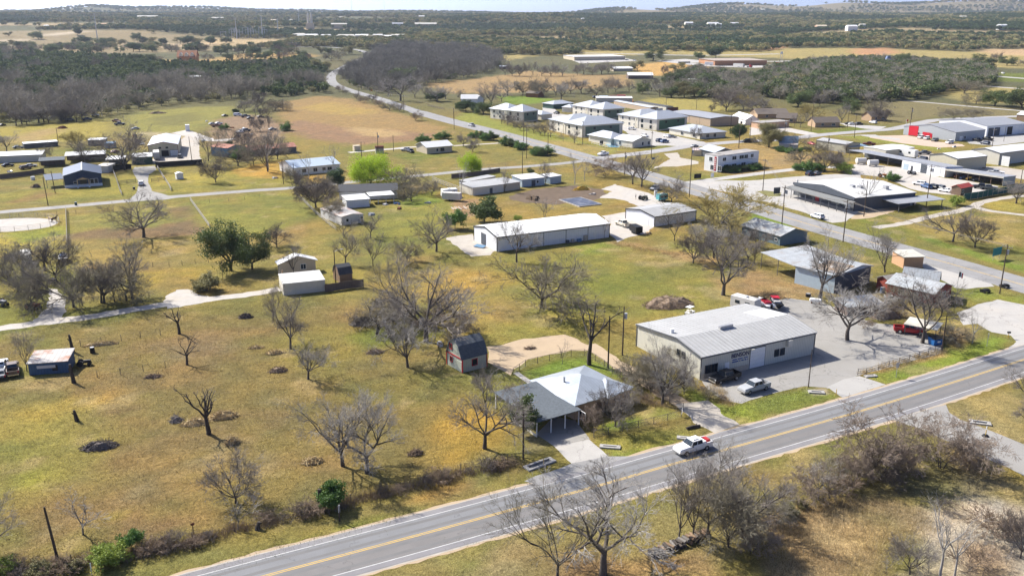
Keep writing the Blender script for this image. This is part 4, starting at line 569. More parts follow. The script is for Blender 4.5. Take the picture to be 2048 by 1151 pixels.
q = scatter(W_RIGHT,6.5,9); a, b = sel(q,.6,10); woods('oak_woods', a,'leaf','leaf_oak','dense dark live oak grove behind the brick houses',9,.8,1.4); c, d = sel(b,.5,11); woods('olive_woods', c,'leaf','leaf_olive','olive tinted crowns within the oak grove behind the brick houses',10,.8,1.3); woods('leafless_woods', d,'bare','mass_bare','leafless crowns within the oak grove behind the brick houses',11,.9,1.3)
q = scatter(W_RMID,9,12); a, b = sel(q,.55,13); woods('oak_woods', a,'leaf','leaf_oak','patch of dark oaks between the storage field and the truck stop',12,.7,1.2); woods('leafless_woods', b,'bare','mass_bare','leafless trees between the storage field and the truck stop',13,.7,1.2)
# far country: density and mix follow slow noise, spacing grows with distance
def ring(d0, d1, sp, seed):
    q = scatter([(-d1*.72, d0),(d1*.72, d0),(d1*.72, d1),(-d1*.72, d1)], sp, seed, OPEN); k = inside(q[:, 0], q[:, 1], FAR_ALL) | (q[:, 1] > 2300); return q[k]
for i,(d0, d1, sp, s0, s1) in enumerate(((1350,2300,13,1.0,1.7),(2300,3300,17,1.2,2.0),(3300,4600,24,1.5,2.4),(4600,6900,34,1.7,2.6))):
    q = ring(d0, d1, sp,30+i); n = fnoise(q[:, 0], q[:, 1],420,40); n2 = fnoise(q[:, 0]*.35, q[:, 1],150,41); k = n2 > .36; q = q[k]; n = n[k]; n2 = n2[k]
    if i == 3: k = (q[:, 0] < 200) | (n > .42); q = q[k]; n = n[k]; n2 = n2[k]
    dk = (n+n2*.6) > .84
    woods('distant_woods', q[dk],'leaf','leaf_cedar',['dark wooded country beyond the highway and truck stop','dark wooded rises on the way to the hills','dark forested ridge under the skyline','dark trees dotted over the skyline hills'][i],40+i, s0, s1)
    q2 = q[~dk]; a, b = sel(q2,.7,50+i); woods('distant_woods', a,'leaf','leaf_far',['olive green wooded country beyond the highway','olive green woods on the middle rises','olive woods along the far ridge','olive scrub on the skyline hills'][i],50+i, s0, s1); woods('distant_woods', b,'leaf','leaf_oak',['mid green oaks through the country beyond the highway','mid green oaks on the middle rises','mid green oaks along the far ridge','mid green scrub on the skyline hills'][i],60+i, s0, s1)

# ------------------------------------------------------------------ building kit
def prism_walls(L, D, h, roof, rise, rf):
    b = MB()
    if roof == 'gable':      # ridge along x at y = D*rf
        b.prism([(0,0),(D,0),(D, h),(D*rf, h+rise),(0, h)],'x',0, L)
    elif roof == 'gablex': b.prism([(0,0),(L,0),(L, h),(L*rf, h+rise),(0, h)],'y',0, D)
    elif roof == 'gambrel': b.prism([(0,0),(D,0),(D, h),(D*.80, h+rise*.68),(D*.5, h+rise),(D*.20, h+rise*.68),(0, h)],'x',0, L)
    elif roof == 'shed': b.prism([(0,0),(D,0),(D, h+rise),(0, h)],'x',0, L)
    else: b.box(0, L,0, D,0, h)
    return b
def roof_mesh(L, D, h, roof, rise, rf, o, t=.14):
    b = MB(); e = .03
    if roof == 'gable':
        s0 = rise/(D*rf); s1 = rise/(D*(1-rf)); z0 = h-o*s0+t+e; z1 = h-o*s1+t+e; zr = h+rise+t+e
        b.slab([(-o,-o, z0),(L+o,-o, z0),(L+o, D*rf, zr),(-o, D*rf, zr)], t); b.slab([(-o, D*rf, zr-.004),(L+o, D*rf, zr-.004),(L+o, D+o, z1),(-o, D+o, z1)], t)
    elif roof == 'gablex':
        s0 = rise/(L*rf); s1 = rise/(L*(1-rf)); z0 = h-o*s0+t+e; z1 = h-o*s1+t+e; zr = h+rise+t+e
        b.slab([(-o,-o, z0),(L*rf,-o, zr),(L*rf, D+o, zr),(-o, D+o, z0)], t); b.slab([(L*rf,-o, zr-.004),(L+o,-o, z1),(L+o, D+o, z1),(L*rf, D+o, zr-.004)], t)
    elif roof == 'gambrel':
        p = [(-o*.4, h-.25),(D*.20, h+rise*.68),(D*.5, h+rise),(D*.80, h+rise*.68),(D+o*.4, h-.25)]
        for i in range(4): b.slab([(-o, p[i][0], p[i][1]+t+e+.003*i),(L+o, p[i][0], p[i][1]+t+e+.003*i),(L+o, p[i+1][0], p[i+1][1]+t+e+.003*i),(-o, p[i+1][0], p[i+1][1]+t+e+.003*i)], t)
    elif roof == 'shed':
        s = rise/D; b.slab([(-o,-o, h-o*s+t+e),(L+o,-o, h-o*s+t+e),(L+o, D+o, h+rise+o*s+t+e),(-o, D+o, h+rise+o*s+t+e)], t)
    elif roof == 'hip':
        m = min(L, D)/2; z = h+e
        if L >= D: r0 = (m, D/2, h+rise); r1 = (L-m*.999, D/2, h+rise)
        else: r0 = (L/2, m, h+rise); r1 = (L/2, D-m*.999, h+rise)
        c = [(-o,-o, z),(L+o,-o, z),(L+o, D+o, z),(-o, D+o, z)]; v = c+[r0, r1]+[(p[0], p[1], p[2]+.12) for p in c]
        f = [(3,2,1,0),(0,1,7,6),(1,2,8,7),(2,3,9,8),(3,0,6,9)]
        f += [(6,7,5,4),(7,8,5),(8,9,4,5),(9,6,4)] if L >= D else [(6,7,4),(7,8,5,4),(8,9,5),(9,6,4,5)]
        b.add(v, f)
    else:
        b.box(-o, L+o,-o, D+o, h+e, h+e+t)
    return b
def ridge_rf(a): return a
def bld(name, label, A, B, C, h, roof='gable', rise=1.0, wall='white_siding', rmat='galv', over=.3, feats=(), trim=None, rf=.5, cat='building', group=None, parent=None, bays=0, seams=0, depth=None, wains=None):
    A = Vector(A); B = Vector(B); L = (B-A).length; ux = (B-A)/L; nv = Vector((-ux.y, ux.x)); D = depth if depth else max(2.0,(Vector(C)-A).dot(nv)); rz = math.atan2(ux.y, ux.x)
    if parent is None: root = thing(name, label, cat,(A.x, A.y), rz, group)
    else:
        root = bpy.data.objects.new('wing', None); COL.objects.link(root); root.parent = parent
        q = Matrix.Rotation(-parent.rotation_euler.z,2) @ (A-Vector(parent.location[:2])); root.location = (q.x, q.y,0); root.rotation_euler = (0,0, rz-parent.rotation_euler.z)
    prism_walls(L, D, h, roof, rise, rf).build('wall', wall, root); ro = roof_mesh(L, D, h, roof, rise, rf, over).build('roof', rmat, root)
    if seams and parent is None:
        b = MB(); n = int(L/seams)
        for i in range(n+1):
            x = -over+.05+i*(L+2*over-.1)/n; s0 = rise/(D*rf); s1 = rise/(D*(1-rf))
            b.slab([(x-.02,-over, h-over*s0+.225),(x+.02,-over, h-over*s0+.225),(x+.02, D*rf, h+rise+.225),(x-.02, D*rf, h+rise+.225)],.07); b.slab([(x-.02, D*rf, h+rise+.222),(x+.02, D*rf, h+rise+.222),(x+.02, D+over, h-over*s1+.225),(x-.02, D+over, h-over*s1+.225)],.07)
        so = b.build('roof_seams', rmat, ro); so['kind'] = 'stuff'
    if trim:
        for x, y in ((0,0),(L,0),(0, D),(L, D)): MB().box(x-.09, x+.09, y-.09, y+.09,0, h-.02).build('corner_trim', trim, root)
        if roof in ('gable','shed','flat','hip'): MB().box(-.05, L+.05,-.16-over*.5,-.04, h-.16-over*rise/D, h+.0).build('eave_trim', trim, root)
        for i in range(1, bays): MB().box(L*i/bays-.06, L*i/bays+.06,-.05,.05,0, h-.2).build('bay_trim', trim, root)
        if roof == 'gable':
            for x in (-.07-over, L+over):
                for a, c in (((0, h),(D*rf, h+rise)),((D*rf, h+rise),(D, h))): MB().prism([(a[0], a[1]-.1),(c[0], c[1]-.1),(c[0], c[1]+.21),(a[0], a[1]+.21)],'x', x, x+.07).build('rake_trim', trim, root)
        if roof == 'gablex':
            for a, c in (((0, h),(L*rf, h+rise)),((L*rf, h+rise),(L, h))): MB().prism([(a[0], a[1]-.1),(c[0], c[1]-.1),(c[0], c[1]+.21),(a[0], a[1]+.21)],'y',-over-.07,-over).build('rake_trim', trim, root)
    if wains: MB().box(wains[1]*L, wains[2]*L,-.12,.1,0, wains[3]).build('wainscot', wains[0], root)
    for ft in feats:
        k, p, zc, w_, h_ = ft[:5]; mt = ft[5] if len(ft) > 5 else None; q = Vector(p)-A; x = q.dot(ux); y = q.dot(nv)
        ds = {'f': abs(y),'l': abs(x),'r': abs(L-x)}; wl = min(ds, key=ds.get)
        if len(ft) > 6: wl = ft[6]
        z0 = zc-h_/2; z1 = zc+h_/2
        if k == 'd' or k == 'g': z0 = .03
        def bx(b, u0, u1, za, zb, out, inn=.02):
            if wl == 'f': b.box(u0, u1,-out, inn, za, zb)
            elif wl == 'l': b.box(-out, inn, u0, u1, za, zb)
            else: b.box(L-inn, L+out, u0, u1, za, zb)
            return b
        c = x if wl == 'f' else y
        if k == 'w':
            b = MB(); fw = .09
            bx(b, c-w_/2-fw, c+w_/2+fw, z1, z1+fw,.09); bx(b, c-w_/2-fw, c+w_/2+fw, z0-fw, z0,.11); bx(b, c-w_/2-fw, c-w_/2, z0, z1,.09); bx(b, c+w_/2, c+w_/2+fw, z0, z1,.09)
            if w_ > 1.1: bx(b, c-.03, c+.03, z0, z1,.07)
            wi = b.build('window', mt or 'white_paint', root); bx(MB(), c-w_/2, c+w_/2, z0, z1,.035).build('pane','glass', wi)
        elif k == 'd': d = bx(MB(), c-w_/2, c+w_/2, z0, z1,.06).build('door', mt or 'white_paint', root)
        elif k == 'g':
            b = MB(); n = max(3, int((z1-z0)/.65)); dd = bx(MB(), c-w_/2-.12, c+w_/2+.12, z0, z1+.12,.03).build('garage_door','plastic' if mt != 'navy_grey' else 'steel', root)
            for i in range(n): bx(MB(), c-w_/2, c+w_/2, z0+(z1-z0)*i/n+.015, z0+(z1-z0)*(i+1)/n-.015,.07).build('panel', mt or 'white_paint', dd)
        elif k == 'p': bx(MB(), c-w_/2, c+w_/2, z0, z1,.10).build('panel', mt or 'white_paint', root)
        elif k == 'a': bx(MB(), c-w_/2, c+w_/2, z0, z1,.65).build('air_unit', mt or 'steel', root)
    root['_d'] = 0; del root['_d']; root_dims[root.name] = (L, D, h, rise, rf); return root
root_dims = {}
def shelter(name, label, A, B, C, h, rise=.4, rmat='galv', pmat='pipe', posts=4, depth=None, back=None, parent=None, fascia=None, cat='shelter', high='back', ends=None):
    """open roof on posts; roof falls towards the front (A-B)"""
    A = Vector(A); B = Vector(B); L = (B-A).length; ux = (B-A)/L; nv = Vector((-ux.y, ux.x)); D = depth if depth else max(2.0,(Vector(C)-A).dot(nv)); rz = math.atan2(ux.y, ux.x)
    if parent is None: root = thing(name, label, cat,(A.x, A.y), rz)
    else:
        root = bpy.data.objects.new('porch', None); COL.objects.link(root); root.parent = parent
        q = Matrix.Rotation(-parent.rotation_euler.z,2) @ (A-Vector(parent.location[:2])); root.location = (q.x, q.y,0); root.rotation_euler = (0,0, rz-parent.rotation_euler.z)
    z0, z1 = (h, h+rise) if high == 'back' else (h+rise, h)
    MB().slab([(-.2,-.2, z0+.12),(L+.2,-.2, z0+.12),(L+.2, D+.2, z1+.12),(-.2, D+.2, z1+.12)],.12).build('roof', rmat, root)
    for i in range(posts):
        x = .08+(L-.16)*i/(posts-1)
        for y, zt in ((.1, z0),(D-.1, z1)):
            if y > 1 and (back or parent): continue
            MB().box(x-.07, x+.07, y-.07, y+.07,0, zt+.02).build('post', pmat, root)
    if back: MB().box(0, L, D-.08, D+.02,0, z1).build('back_wall', back, root)
    if ends: MB().prism([(0,0),(D,0),(D, z1),(0, z0)],'x', L-.04, L+.04).build('end_wall', ends, root)
    if fascia: MB().box(-.2, L+.2,-.3,-.2, z0-.45, z0+.15).build('fascia', fascia, root)
    return root
# ------------------------------------------------------------------ vehicles
def face_panel(b, q, u0, u1, v0, v1, off=.012, t=.02):
    q = [Vector(p) for p in q]; n = (q[1]-q[0]).cross(q[3]-q[0]).normalized()
    def P_(u, v): return (q[0]*(1-u)+q[1]*u)*(1-v)+(q[3]*(1-u)+q[2]*u)*v
    p = [P_(u0, v0), P_(u1, v0), P_(u1, v1), P_(u0, v1)]; b.add([x-n*t for x in p]+[x+n*off for x in p],[(3,2,1,0),(4,5,6,7),(0,1,5,4),(1,2,6,5),(2,3,7,6),(3,0,4,7)]); return b
def loft(b, secs):     # rounded cross sections along x: list of (x, halfwidth, z0, z1)
    vs = []; k = 8
    for x, w_, z0, z1 in secs:
        c = min(.14,(z1-z0)*.3)
        vs += [(x,-w_*.92, z0),(x, w_*.92, z0),(x, w_, z0+c),(x, w_, z1-c*1.2),(x, w_-c*.9, z1),(x,-w_+c*.9, z1),(x,-w_, z1-c*1.2),(x,-w_, z0+c)]
    fs = [tuple(range(k)), tuple(range((len(secs)-1)*k, len(secs)*k))[::-1]]
    for i in range(len(secs)-1):
        for j in range(k): fs.append((i*k+j,(i+1)*k+j,(i+1)*k+(j+1) % k, i*k+(j+1) % k))
    return b.add(vs, fs)
CARM = {}
def car_meshes(kind):
    if kind in CARM: return CARM[kind]
    out = []
    W2 = {'pickup': 1.0,'suv': .96,'sedan': .91,'van': .98}[kind]; b = MB()
    if kind == 'pickup':
        loft(b,[(2.95,.80,.52,.92),(2.86,.93,.46,1.10),(2.2, W2,.42,1.19),(1.25, W2,.40,1.24),(.2, W2,.40,1.27),(-1.2, W2,.42,1.27)])
        b.box(-2.9,-1.18,-.97,.97,.46,.82)
        for s in (-1,1): b.box(-2.88,-1.16, min(s*.86, s*1.0), max(s*.86, s*1.0),.80,1.28)
        b.box(-2.93,-2.83,-.86,.86,.60,1.26); b.box(-1.26,-1.14,-.88,.88,.8,1.26)
        lo = [(1.08,-.93,1.24),(1.08,.93,1.24),(-1.2,.93,1.26),(-1.2,-.93,1.26)]; hi = [(.60,-.76,1.88),(.60,.76,1.88),(-1.05,.76,1.90),(-1.05,-.76,1.90)]; wb = (1.88,-1.82); wr = .41
    elif kind == 'suv':
        loft(b,[(2.38,.74,.5,.86),(2.28,.90,.42,1.0),(1.5, W2,.38,1.10),(.9, W2,.36,1.12),(-1.9, W2,.38,1.12),(-2.3,.92,.42,1.08),(-2.38,.82,.5,.95)])
        lo = [(1.05,-.90,1.10),(1.05,.90,1.10),(-2.22,.88,1.10),(-2.22,-.88,1.10)]; hi = [(.58,-.72,1.72),(.58,.72,1.72),(-1.9,.70,1.70),(-1.9,-.70,1.70)]; wb = (1.48,-1.42); wr = .36
    elif kind == 'van':
        loft(b,[(2.55,.74,.5,.9),(2.42,.92,.42,1.08),(1.8, W2,.38,1.25),(-2.4, W2,.40,1.3),(-2.55,.93,.45,1.2)])
        lo = [(1.9,-.92,1.22),(1.9,.92,1.22),(-2.45,.94,1.24),(-2.45,-.94,1.24)]; hi = [(1.05,-.78,1.98),(1.05,.78,1.98),(-2.3,.80,2.0),(-2.3,-.80,2.0)]; wb = (1.6,-1.5); wr = .36
    else:
        loft(b,[(2.35,.68,.45,.72),(2.25,.85,.36,.82),(1.3, W2,.32,.94),(.8, W2,.32,.96),(-1.5, W2,.32,.98),(-2.2,.86,.36,.95),(-2.35,.74,.45,.82)])
        lo = [(.98,-.84,.94),(.98,.84,.94),(-1.75,.82,.96),(-1.75,-.82,.96)]; hi = [(.2,-.62,1.42),(.2,.62,1.42),(-1.05,.62,1.42),(-1.05,-.62,1.42)]; wb = (1.42,-1.36); wr = .33
    c4 = lo[::-1]; b.add(lo+hi,[(0,1,2,3),(7,6,5,4),(4,5,1,0),(5,6,2,1),(6,7,3,2),(7,4,0,3)]); out.append(('body', b.mesh('body'), None, None))
    g = MB(); face_panel(g,[lo[0], lo[1], hi[1], hi[0]],.015,.985,.03,.97); out.append(('windshield', g.mesh('windshield'),'glass', None))
    g = MB(); face_panel(g,[lo[2], lo[3], hi[3], hi[2]],.08,.92,.25,.9); out.append(('rear_window', g.mesh('rear_window'),'glass', None))
    for s in (0,1):
        q = [lo[1], lo[2], hi[2], hi[1]] if s else [lo[3], lo[0], hi[0], hi[3]]; g = MB()
        if kind == 'van' : r = ((.04,.3),) if s else ((.7,.96),)
        else: r = ((.06,.47),(.53,.93))
        for u0, u1 in r: face_panel(g, q, u0, u1,.12,.86)
        out.append(('side_window', g.mesh('side_window'),'glass', None))
    wx = W2-.13
    for x in wb:
        for s in (-1,1): out.append(('wheel', MB().disc((x, s*wx, wr),'y', wr,.27).mesh('wheel'),'tyre',('rim', MB().disc((x, s*(wx+.10), wr),'y', wr*.62,.10,10).mesh('rim'),'chrome')))
    x0 = {'pickup': 2.88,'suv': 2.29,'sedan': 2.27,'van': 2.44}[kind]; zh = {'pickup': .92,'suv': .84,'sedan': .68,'van': .88}[kind]
    for s in (-1,1): out.append(('headlight', MB().box(x0-.06, x0+.05, s*.70-.17, s*.70+.17, zh-.09, zh+.09).mesh('headlight'),'headlight', None))
    for s in (-1,1): out.append(('taillight', MB().box(-x0-.10,-x0+.04, s*.80-.10, s*.80+.10, zh-.05, zh+.28).mesh('taillight'),'taillight', None))
    out.append(('bumper', MB().box(x0-.02, x0+.13,-.86,.86,.42,.64).mesh('bumper'),'chrome' if kind == 'pickup' else 'plastic', None)); out.append(('bumper', MB().box(-x0-.13,-x0+.02,-.86,.86,.44,.64).mesh('bumper'),'chrome' if kind == 'pickup' else 'plastic', None))
    for s in (-1,1): out.append(('mirror', MB().box(lo[0][0]-.32, lo[0][0]-.12, min(s*.95, s*1.16), max(s*.95, s*1.16), lo[0][2]+.02, lo[0][2]+.22).mesh('mirror'),'plastic', None))
    if kind == 'pickup': out.append(('bed_liner', MB().box(-2.82,-1.27,-.85,.85,.825,.85).mesh('bed_liner'),'black', None))
    CARM[kind] = out; return out
KN = {'pickup': ('pickup_truck','truck'),'suv': ('parked_car','car'),'sedan': ('parked_car','car'),'van': ('van','van')}
def car(kind, p, toward, colour, label, group=None, far=False, scale=1.0, name=None, rz=None):
    r = thing(name or KN[kind][0], label, KN[kind][1], p, heading(p, toward) if rz is None else rz, group); r.scale = (scale,)*3
    for nm, me, mt, subp in car_meshes(kind):
        if far and nm in ('headlight','taillight','bumper','mirror','bed_liner'): continue
        o = bpy.data.objects.new(nm, me); COL.objects.link(o); o.parent = r
        if not me.materials: me.materials.append(MATS[mt or 'car_white'])
        if mt is None: o.material_slots[0].link = 'OBJECT'; o.material_slots[0].material = MATS['car_'+colour]
        if subp and not far: q = obj(subp[0], subp[1], subp[2], o)
    return r
# ------------------------------------------------------------------ poles, fences, piles
def pole(p, label, arm=0.0, mat='wood_pole', r=.15, trafo=0, lamp=False, lean=(0,0), rz=.5, group=None, name='utility_pole', sign=None):
    x, y, h = p; t = thing(name, label,'pole',(x, y), rz, group); h = max(h,2.5)
    MB().tube([(0,0,-.2),(lean[0]*.5, lean[1]*.5, h*.5),(lean[0], lean[1], h)],[r, r*.85, r*.68],8).build('pole', mat, t)
    if arm:
        ar = MB().box(-.07+lean[0],.07+lean[0],-arm/2+lean[1], arm/2+lean[1], h-.75, h-.6).build('crossarm','wood_pole_pale', t)
        for s in (-.46,-.2,.2,.46): MB().tube([(lean[0], lean[1]+s*arm, h-.6),(lean[0], lean[1]+s*arm, h-.38)],.05,6).build('insulator','steel', ar)
    for i in range(trafo):
        MB().tube([(.42,(i-.5*(trafo-1))*.75, h-2.4),(.42,(i-.5*(trafo-1))*.75, h-1.35)],.29,10).build('transformer', M('trafo_grey',(.42,.43,.44),.5,.1), t); MB().box(.05,.3,(i-.5*(trafo-1))*.75-.06,(i-.5*(trafo-1))*.75+.06, h-1.95, h-1.8).build('bracket','steel', t)
    if lamp:
        a = MB().tube([(0,0, h-.5),(.8,0, h-.1),(1.7,0, h)],.045,6).build('lamp_arm','steel', t); MB().box(1.5,2.2,-.14,.14, h-.12, h+.04).build('lamp_head','steel', a)
    return t
def wire(a, b, label, sag=.8, n=10, r=.026):
    o = MB(); A = Vector(a); B = Vector(b); pts = [A.lerp(B, i/n)-Vector((0,0, sag*4*(i/n)*(1-i/n))) for i in range(n+1)]
    return tag(o.tube(pts, r,4).build('power_line','pipe'), label,'power line')
POSTM = {}
def fence(label, pts, kind='wire', sp=3.0, h=1.2, mat='pipe', rails=2, group=None, name='fence', panel=None):
    root = thing(name, label,'fence', pts[0][:2]); o = Vector(root.location[:2])
    key = (kind, h, mat)
    if key not in POSTM: POSTM[key] = MB().tube([(0,0,-.2),(0,0, h)],.055 if kind != 'board' else .08,6).mesh('post'); POSTM[key].materials.append(MATS[mat])
    for i in range(len(pts)-1):
        a = Vector(pts[i][:2]); b = Vector(pts[i+1][:2]); L = (b-a).length; n = max(1, int(round(L/sp))); rz = math.atan2(b.y-a.y, b.x-a.x)
        for j in range(n+(1 if i == len(pts)-2 else 0)):
            q = a.lerp(b, j/n)-o; po = obj('post', POSTM[key], None, root); po.location = (q.x, q.y,0)
        q = a-o
        def bar(nm, z, hz, w_, mt):
            m = MB().box(0, L,-w_/2, w_/2, z-hz/2, z+hz/2).build(nm, mt, root); m.location = (q.x, q.y,0); m.rotation_euler = (0,0, rz); return m
        for k in range(rails):
            z = h*(k+1)/rails-.08 if kind != 'chain' else h-.04
            if kind == 'board':
                for j in range(n): m = MB().box(L*j/n+.01, L*(j+1)/n-.01,-.03,.03, z-.08, z+.08).build('rail', mat, root); m.location = (q.x, q.y,0); m.rotation_euler = (0,0, rz)
            else: bar('rail' if kind in ('pipe','chain') else 'wire', z,.05 if kind in ('pipe','chain') else .014,.05 if kind in ('pipe','chain') else .014, mat)
        if kind == 'chain':
            m = MB(); s = .35; k = int(L/s)
            for j in range(k+1): m.tube([(j*s,0,.02),(min(j*s+h, L),0,.02+min(h-.06, L-j*s))],.006,3, False); m.tube([(j*s,0,.02),(max(j*s-h,0),0,.02+min(h-.06, j*s))],.006,3, False)
            mo = m.build('mesh_wire','steel', root); mo.location = (q.x, q.y,0); mo.rotation_euler = (0,0, rz); mo['kind'] = 'stuff'
        if panel:
            for j in range(n): m = MB().box(L*j/n+.04, L*(j+1)/n-.04,-.02,.02,.05, h-.04).build('panel', panel, root); m.location = (q.x, q.y,0); m.rotation_euler = (0,0, rz)
    return root
def pile(name, label, p, rx, ry, h, mat, n=160, seed=1, cat='brush pile', rz=0, stick=1.3, rad=.035, cone=True, group=None):
    rr = np.random.default_rng(seed); L = []
    for i in range(n):
        a = rr.uniform(0,6.28); q = rr.uniform(0,1)**.5; c = np.array([rx*q*math.cos(a), ry*q*math.sin(a), h*(1-q*q)*rr.uniform(.1,1)]); d = rr.normal(size=3); d[2] = abs(d[2])*.8; d /= np.linalg.norm(d); l = stick*rr.uniform(.4,1)
        p0 = c-d*l/2; p1 = c+d*l/2; p0[2] = max(p0[2],.01); p1[2] = max(p1[2],.01); L.append((np.array([p0,(p0+p1)/2+rr.normal(0,.06,3)*l, p1]), np.array([rad, rad*.9, rad*.6])*rr.uniform(.6,1.5)))
    v, f = tubes_np(L,4); b = MB(); k = 14
    if cone:
        vs = [(0,0, h*.78)]+[(rx*.55*math.cos(t)*rr.uniform(.85,1.1), ry*.55*math.sin(t)*rr.uniform(.7,1.2), h*.5*rr.uniform(.35,1.5)) for t in [2*math.pi*i/k for i in range(k)]]+[(rx*.95*math.cos(t)*rr.uniform(.85,1.1), ry*.95*math.sin(t)*rr.uniform(.85,1.1),-.03) for t in [2*math.pi*i/k for i in range(k)]]
        fs = [(0,1+i,1+(i+1) % k) for i in range(k)]+[(1+i,1+k+i,1+k+(i+1) % k,1+(i+1) % k) for i in range(k)]; b.add(vs, fs)
    b.add(v.tolist(), f.tolist()); o = b.build(name, mat); o.location = (p[0], p[1],0); o.rotation_euler = (0,0, rz); return tag(o, label, cat, group)
def blades(name, label, pts, mat, per=26, h=.7, spread=.45, w_=.03, seed=1, cat='grass', lean=.35):
    """upright dry stems over many points: nobody could count them"""
    rr = np.random.default_rng(seed); pts = np.asarray(pts); n = len(pts)*per; c = np.repeat(pts, per,0)+rr.normal(0, spread,(n,2)); hh = h*rr.uniform(.4,1.2, n); a = rr.uniform(0,6.28, n); d = np.stack([np.cos(a), np.sin(a)],-1)*w_
    t = c+rr.normal(0, lean,(n,2))*hh[:, None]; z = np.zeros(n)-.02; V = np.stack([np.column_stack([c-d, z]), np.column_stack([c+d, z]), np.column_stack([t, hh])],1).reshape(-1,3)
    me = np_mesh(name, V, None, np.arange(n*3).reshape(-1,3)); me.materials.append(MATS[mat]); o = obj(name, me, None); o['kind'] = 'stuff'; o['label'] = label; o['category'] = cat; return o
def lettering(text, root, loc, size, mat, rot=(math.pi/2,0,0), ext=.015, space=1.0):
    c = bpy.data.curves.new('lettering','FONT'); c.body = text; c.size = size; c.extrude = ext; c.offset = .022*size; c.align_x = 'CENTER'; c.align_y = 'CENTER'; c.space_character = space; t = bpy.data.objects.new('text_source', c); COL.objects.link(t); me = bpy.data.meshes.new_from_object(t); bpy.data.objects.remove(t); me.materials.clear(); o = obj('lettering', me, mat, root); o.location = loc; o.rotation_euler = rot; return o
def local(root, p): return Matrix.Rotation(-root.rotation_euler.z,2) @ (Vector(p)-Vector(root.location[:2]))

# ------------------------------------------------------------------ buildings
benson = bld('metal_warehouse','beige ribbed metal warehouse with pale ribbed roof, navy lettering and white roller door',(32.4,142.0),(55.9,154.4),(23.8,158.7),4.2,'gable',1.25,'beige_siding','galv_pale',.25,[
 ('w',(33.8,142.7),1.75,1.15,1.35,'plastic'),('w',(35.1,143.3),1.75,1.15,1.35,'plastic'),('d',(37.1,145.5),1.1,.95,2.2),('g',(43.6,148.1),1.9,3.4,3.6,'white_paint'),('w',(47.9,149.7),1.9,.95,1.2,'plastic'),('w',(49.1,150.4),1.9,.95,1.2,'plastic'),('a',(50.1,151.1),3.45,.9,1.15,'cream'),('w',(30.4,147.9),3.0,.8,1.0,'plastic'),('w',(31.2,146.8),3.0,.8,1.0,'plastic')], trim='dark_grey', rf=.36, seams=.9, cat='warehouse', wains=('stone',.02,.40,.95))
L_, D_, h_, _, _ = root_dims[benson.name]
q = local(benson,(39.9,146.4)); lettering('BENSON', benson,(q.x,-.06,3.15),1.05, M('sign_navy',(.02,.025,.09),.6), space=1.02)
M('sign_blue',(.08,.13,.32),.6); rr_ = random.Random(5)
for z, hh in ((2.42,.20),(2.02,.24)):
    b = MB(); x = q.x-1.75
    while x < q.x+1.75: w_ = rr_.uniform(.12,.26); b.box(x, x+w_,-.07,.02, z-hh/2, z+hh/2*rr_.uniform(.6,1)); x += w_+rr_.choice((.06,.06,.07,.25))
    b.build('small_lettering','sign_blue', benson)['kind'] = 'stuff'
q = local(benson,(39.3,152.5)); MB().box(q.x-1.5, q.x+1.5, D_*.36-.3, D_*.36+.3, h_+1.25, h_+1.95).build('ridge_vent','steel', benson); q = local(benson,(28.9,151.2)); MB().tube([(q.x, q.y, h_+.5),(q.x, q.y, h_+1.9)],.32,12).build('vent_pipe','white_paint', benson)
q = local(benson,(42.3,146.7)); MB().box(q.x-.3, q.x+.4,-.75,.02,3.75,3.95).build('door_lamp','cream', benson)
MB().slab([(L_*.80, D_*.38, h_+1.25+.20),(L_*.999, D_*.38, h_+1.25+.20),(L_*.999, D_*.72, h_+.55+.21),(L_*.80, D_*.72, h_+.55+.21)],.03).build('roof_patch','galv_bright', benson)
house = bld('metal_roof_house','small house with shiny silver hip roof inside a chain link yard',(9.80,126.09),(18.6,132.1),(4.8,136.2),2.6,'hip',2.0,'brick_tan', M('hip_metal',(.42,.46,.50),.36,.35,.12,.8, bands='x', bw=.5, bdep=.14, stain=((.60,.62,.64),.8,.18)),.5,[('w',(11.99,125.46),1.5,1.4,1.2),('d',(14.26,128.02),1.1,.95,2.1,'wood'),('w',(7.3,132.6),1.5,1.1,1.2)], cat='house')
bld('w','',(15.15,129.12),(19.1,133.0), None,2.5,'hip',1.5,'brick_tan','hip_metal',.45, parent=house, depth=5.5); q = local(house,(8.4,132.5)); MB().tube([(q.x, q.y,2.7),(q.x, q.y,4.6)],.16,10).build('chimney_pipe','steel', house)
cp = shelter('carport','dark grey carport roof on thin white posts beside the silver roofed house',(3.66,120.28),(10.34,124.52),(2.1,133.3),2.45,.35,'shingle_slate','white_paint',4, cat='carport'); MB().box(.0,.12,0,7,0,.35).build('kerb','cream', cp)
sh = bld('gambrel_shed','two storey sage shed with dark gambrel roof and red trim',(-8.7,145.2),(-4.5,148.2),(-10.9,150.0),2.5,'gambrel',3.0,'sage','shingle_slate',.2,[('w',(-6.7,146.8),1.5,1.0,1.1,'red_paint'),('w',(-10.0,148.7),1.5,.7,.9,'red_paint','l'),('w',(-10.0,148.8),3.9,.7,.9,'red_paint','l'),('d',(-9.7,145.6),1,1.4,1.9,'sage','l')], trim='red_paint', cat='shed')
L_, D_, h_, _, _ = root_dims[sh.name]; MB().box(-.08,.02,0, D_, h_-.1, h_+.1).build('band_trim','red_paint', sh)
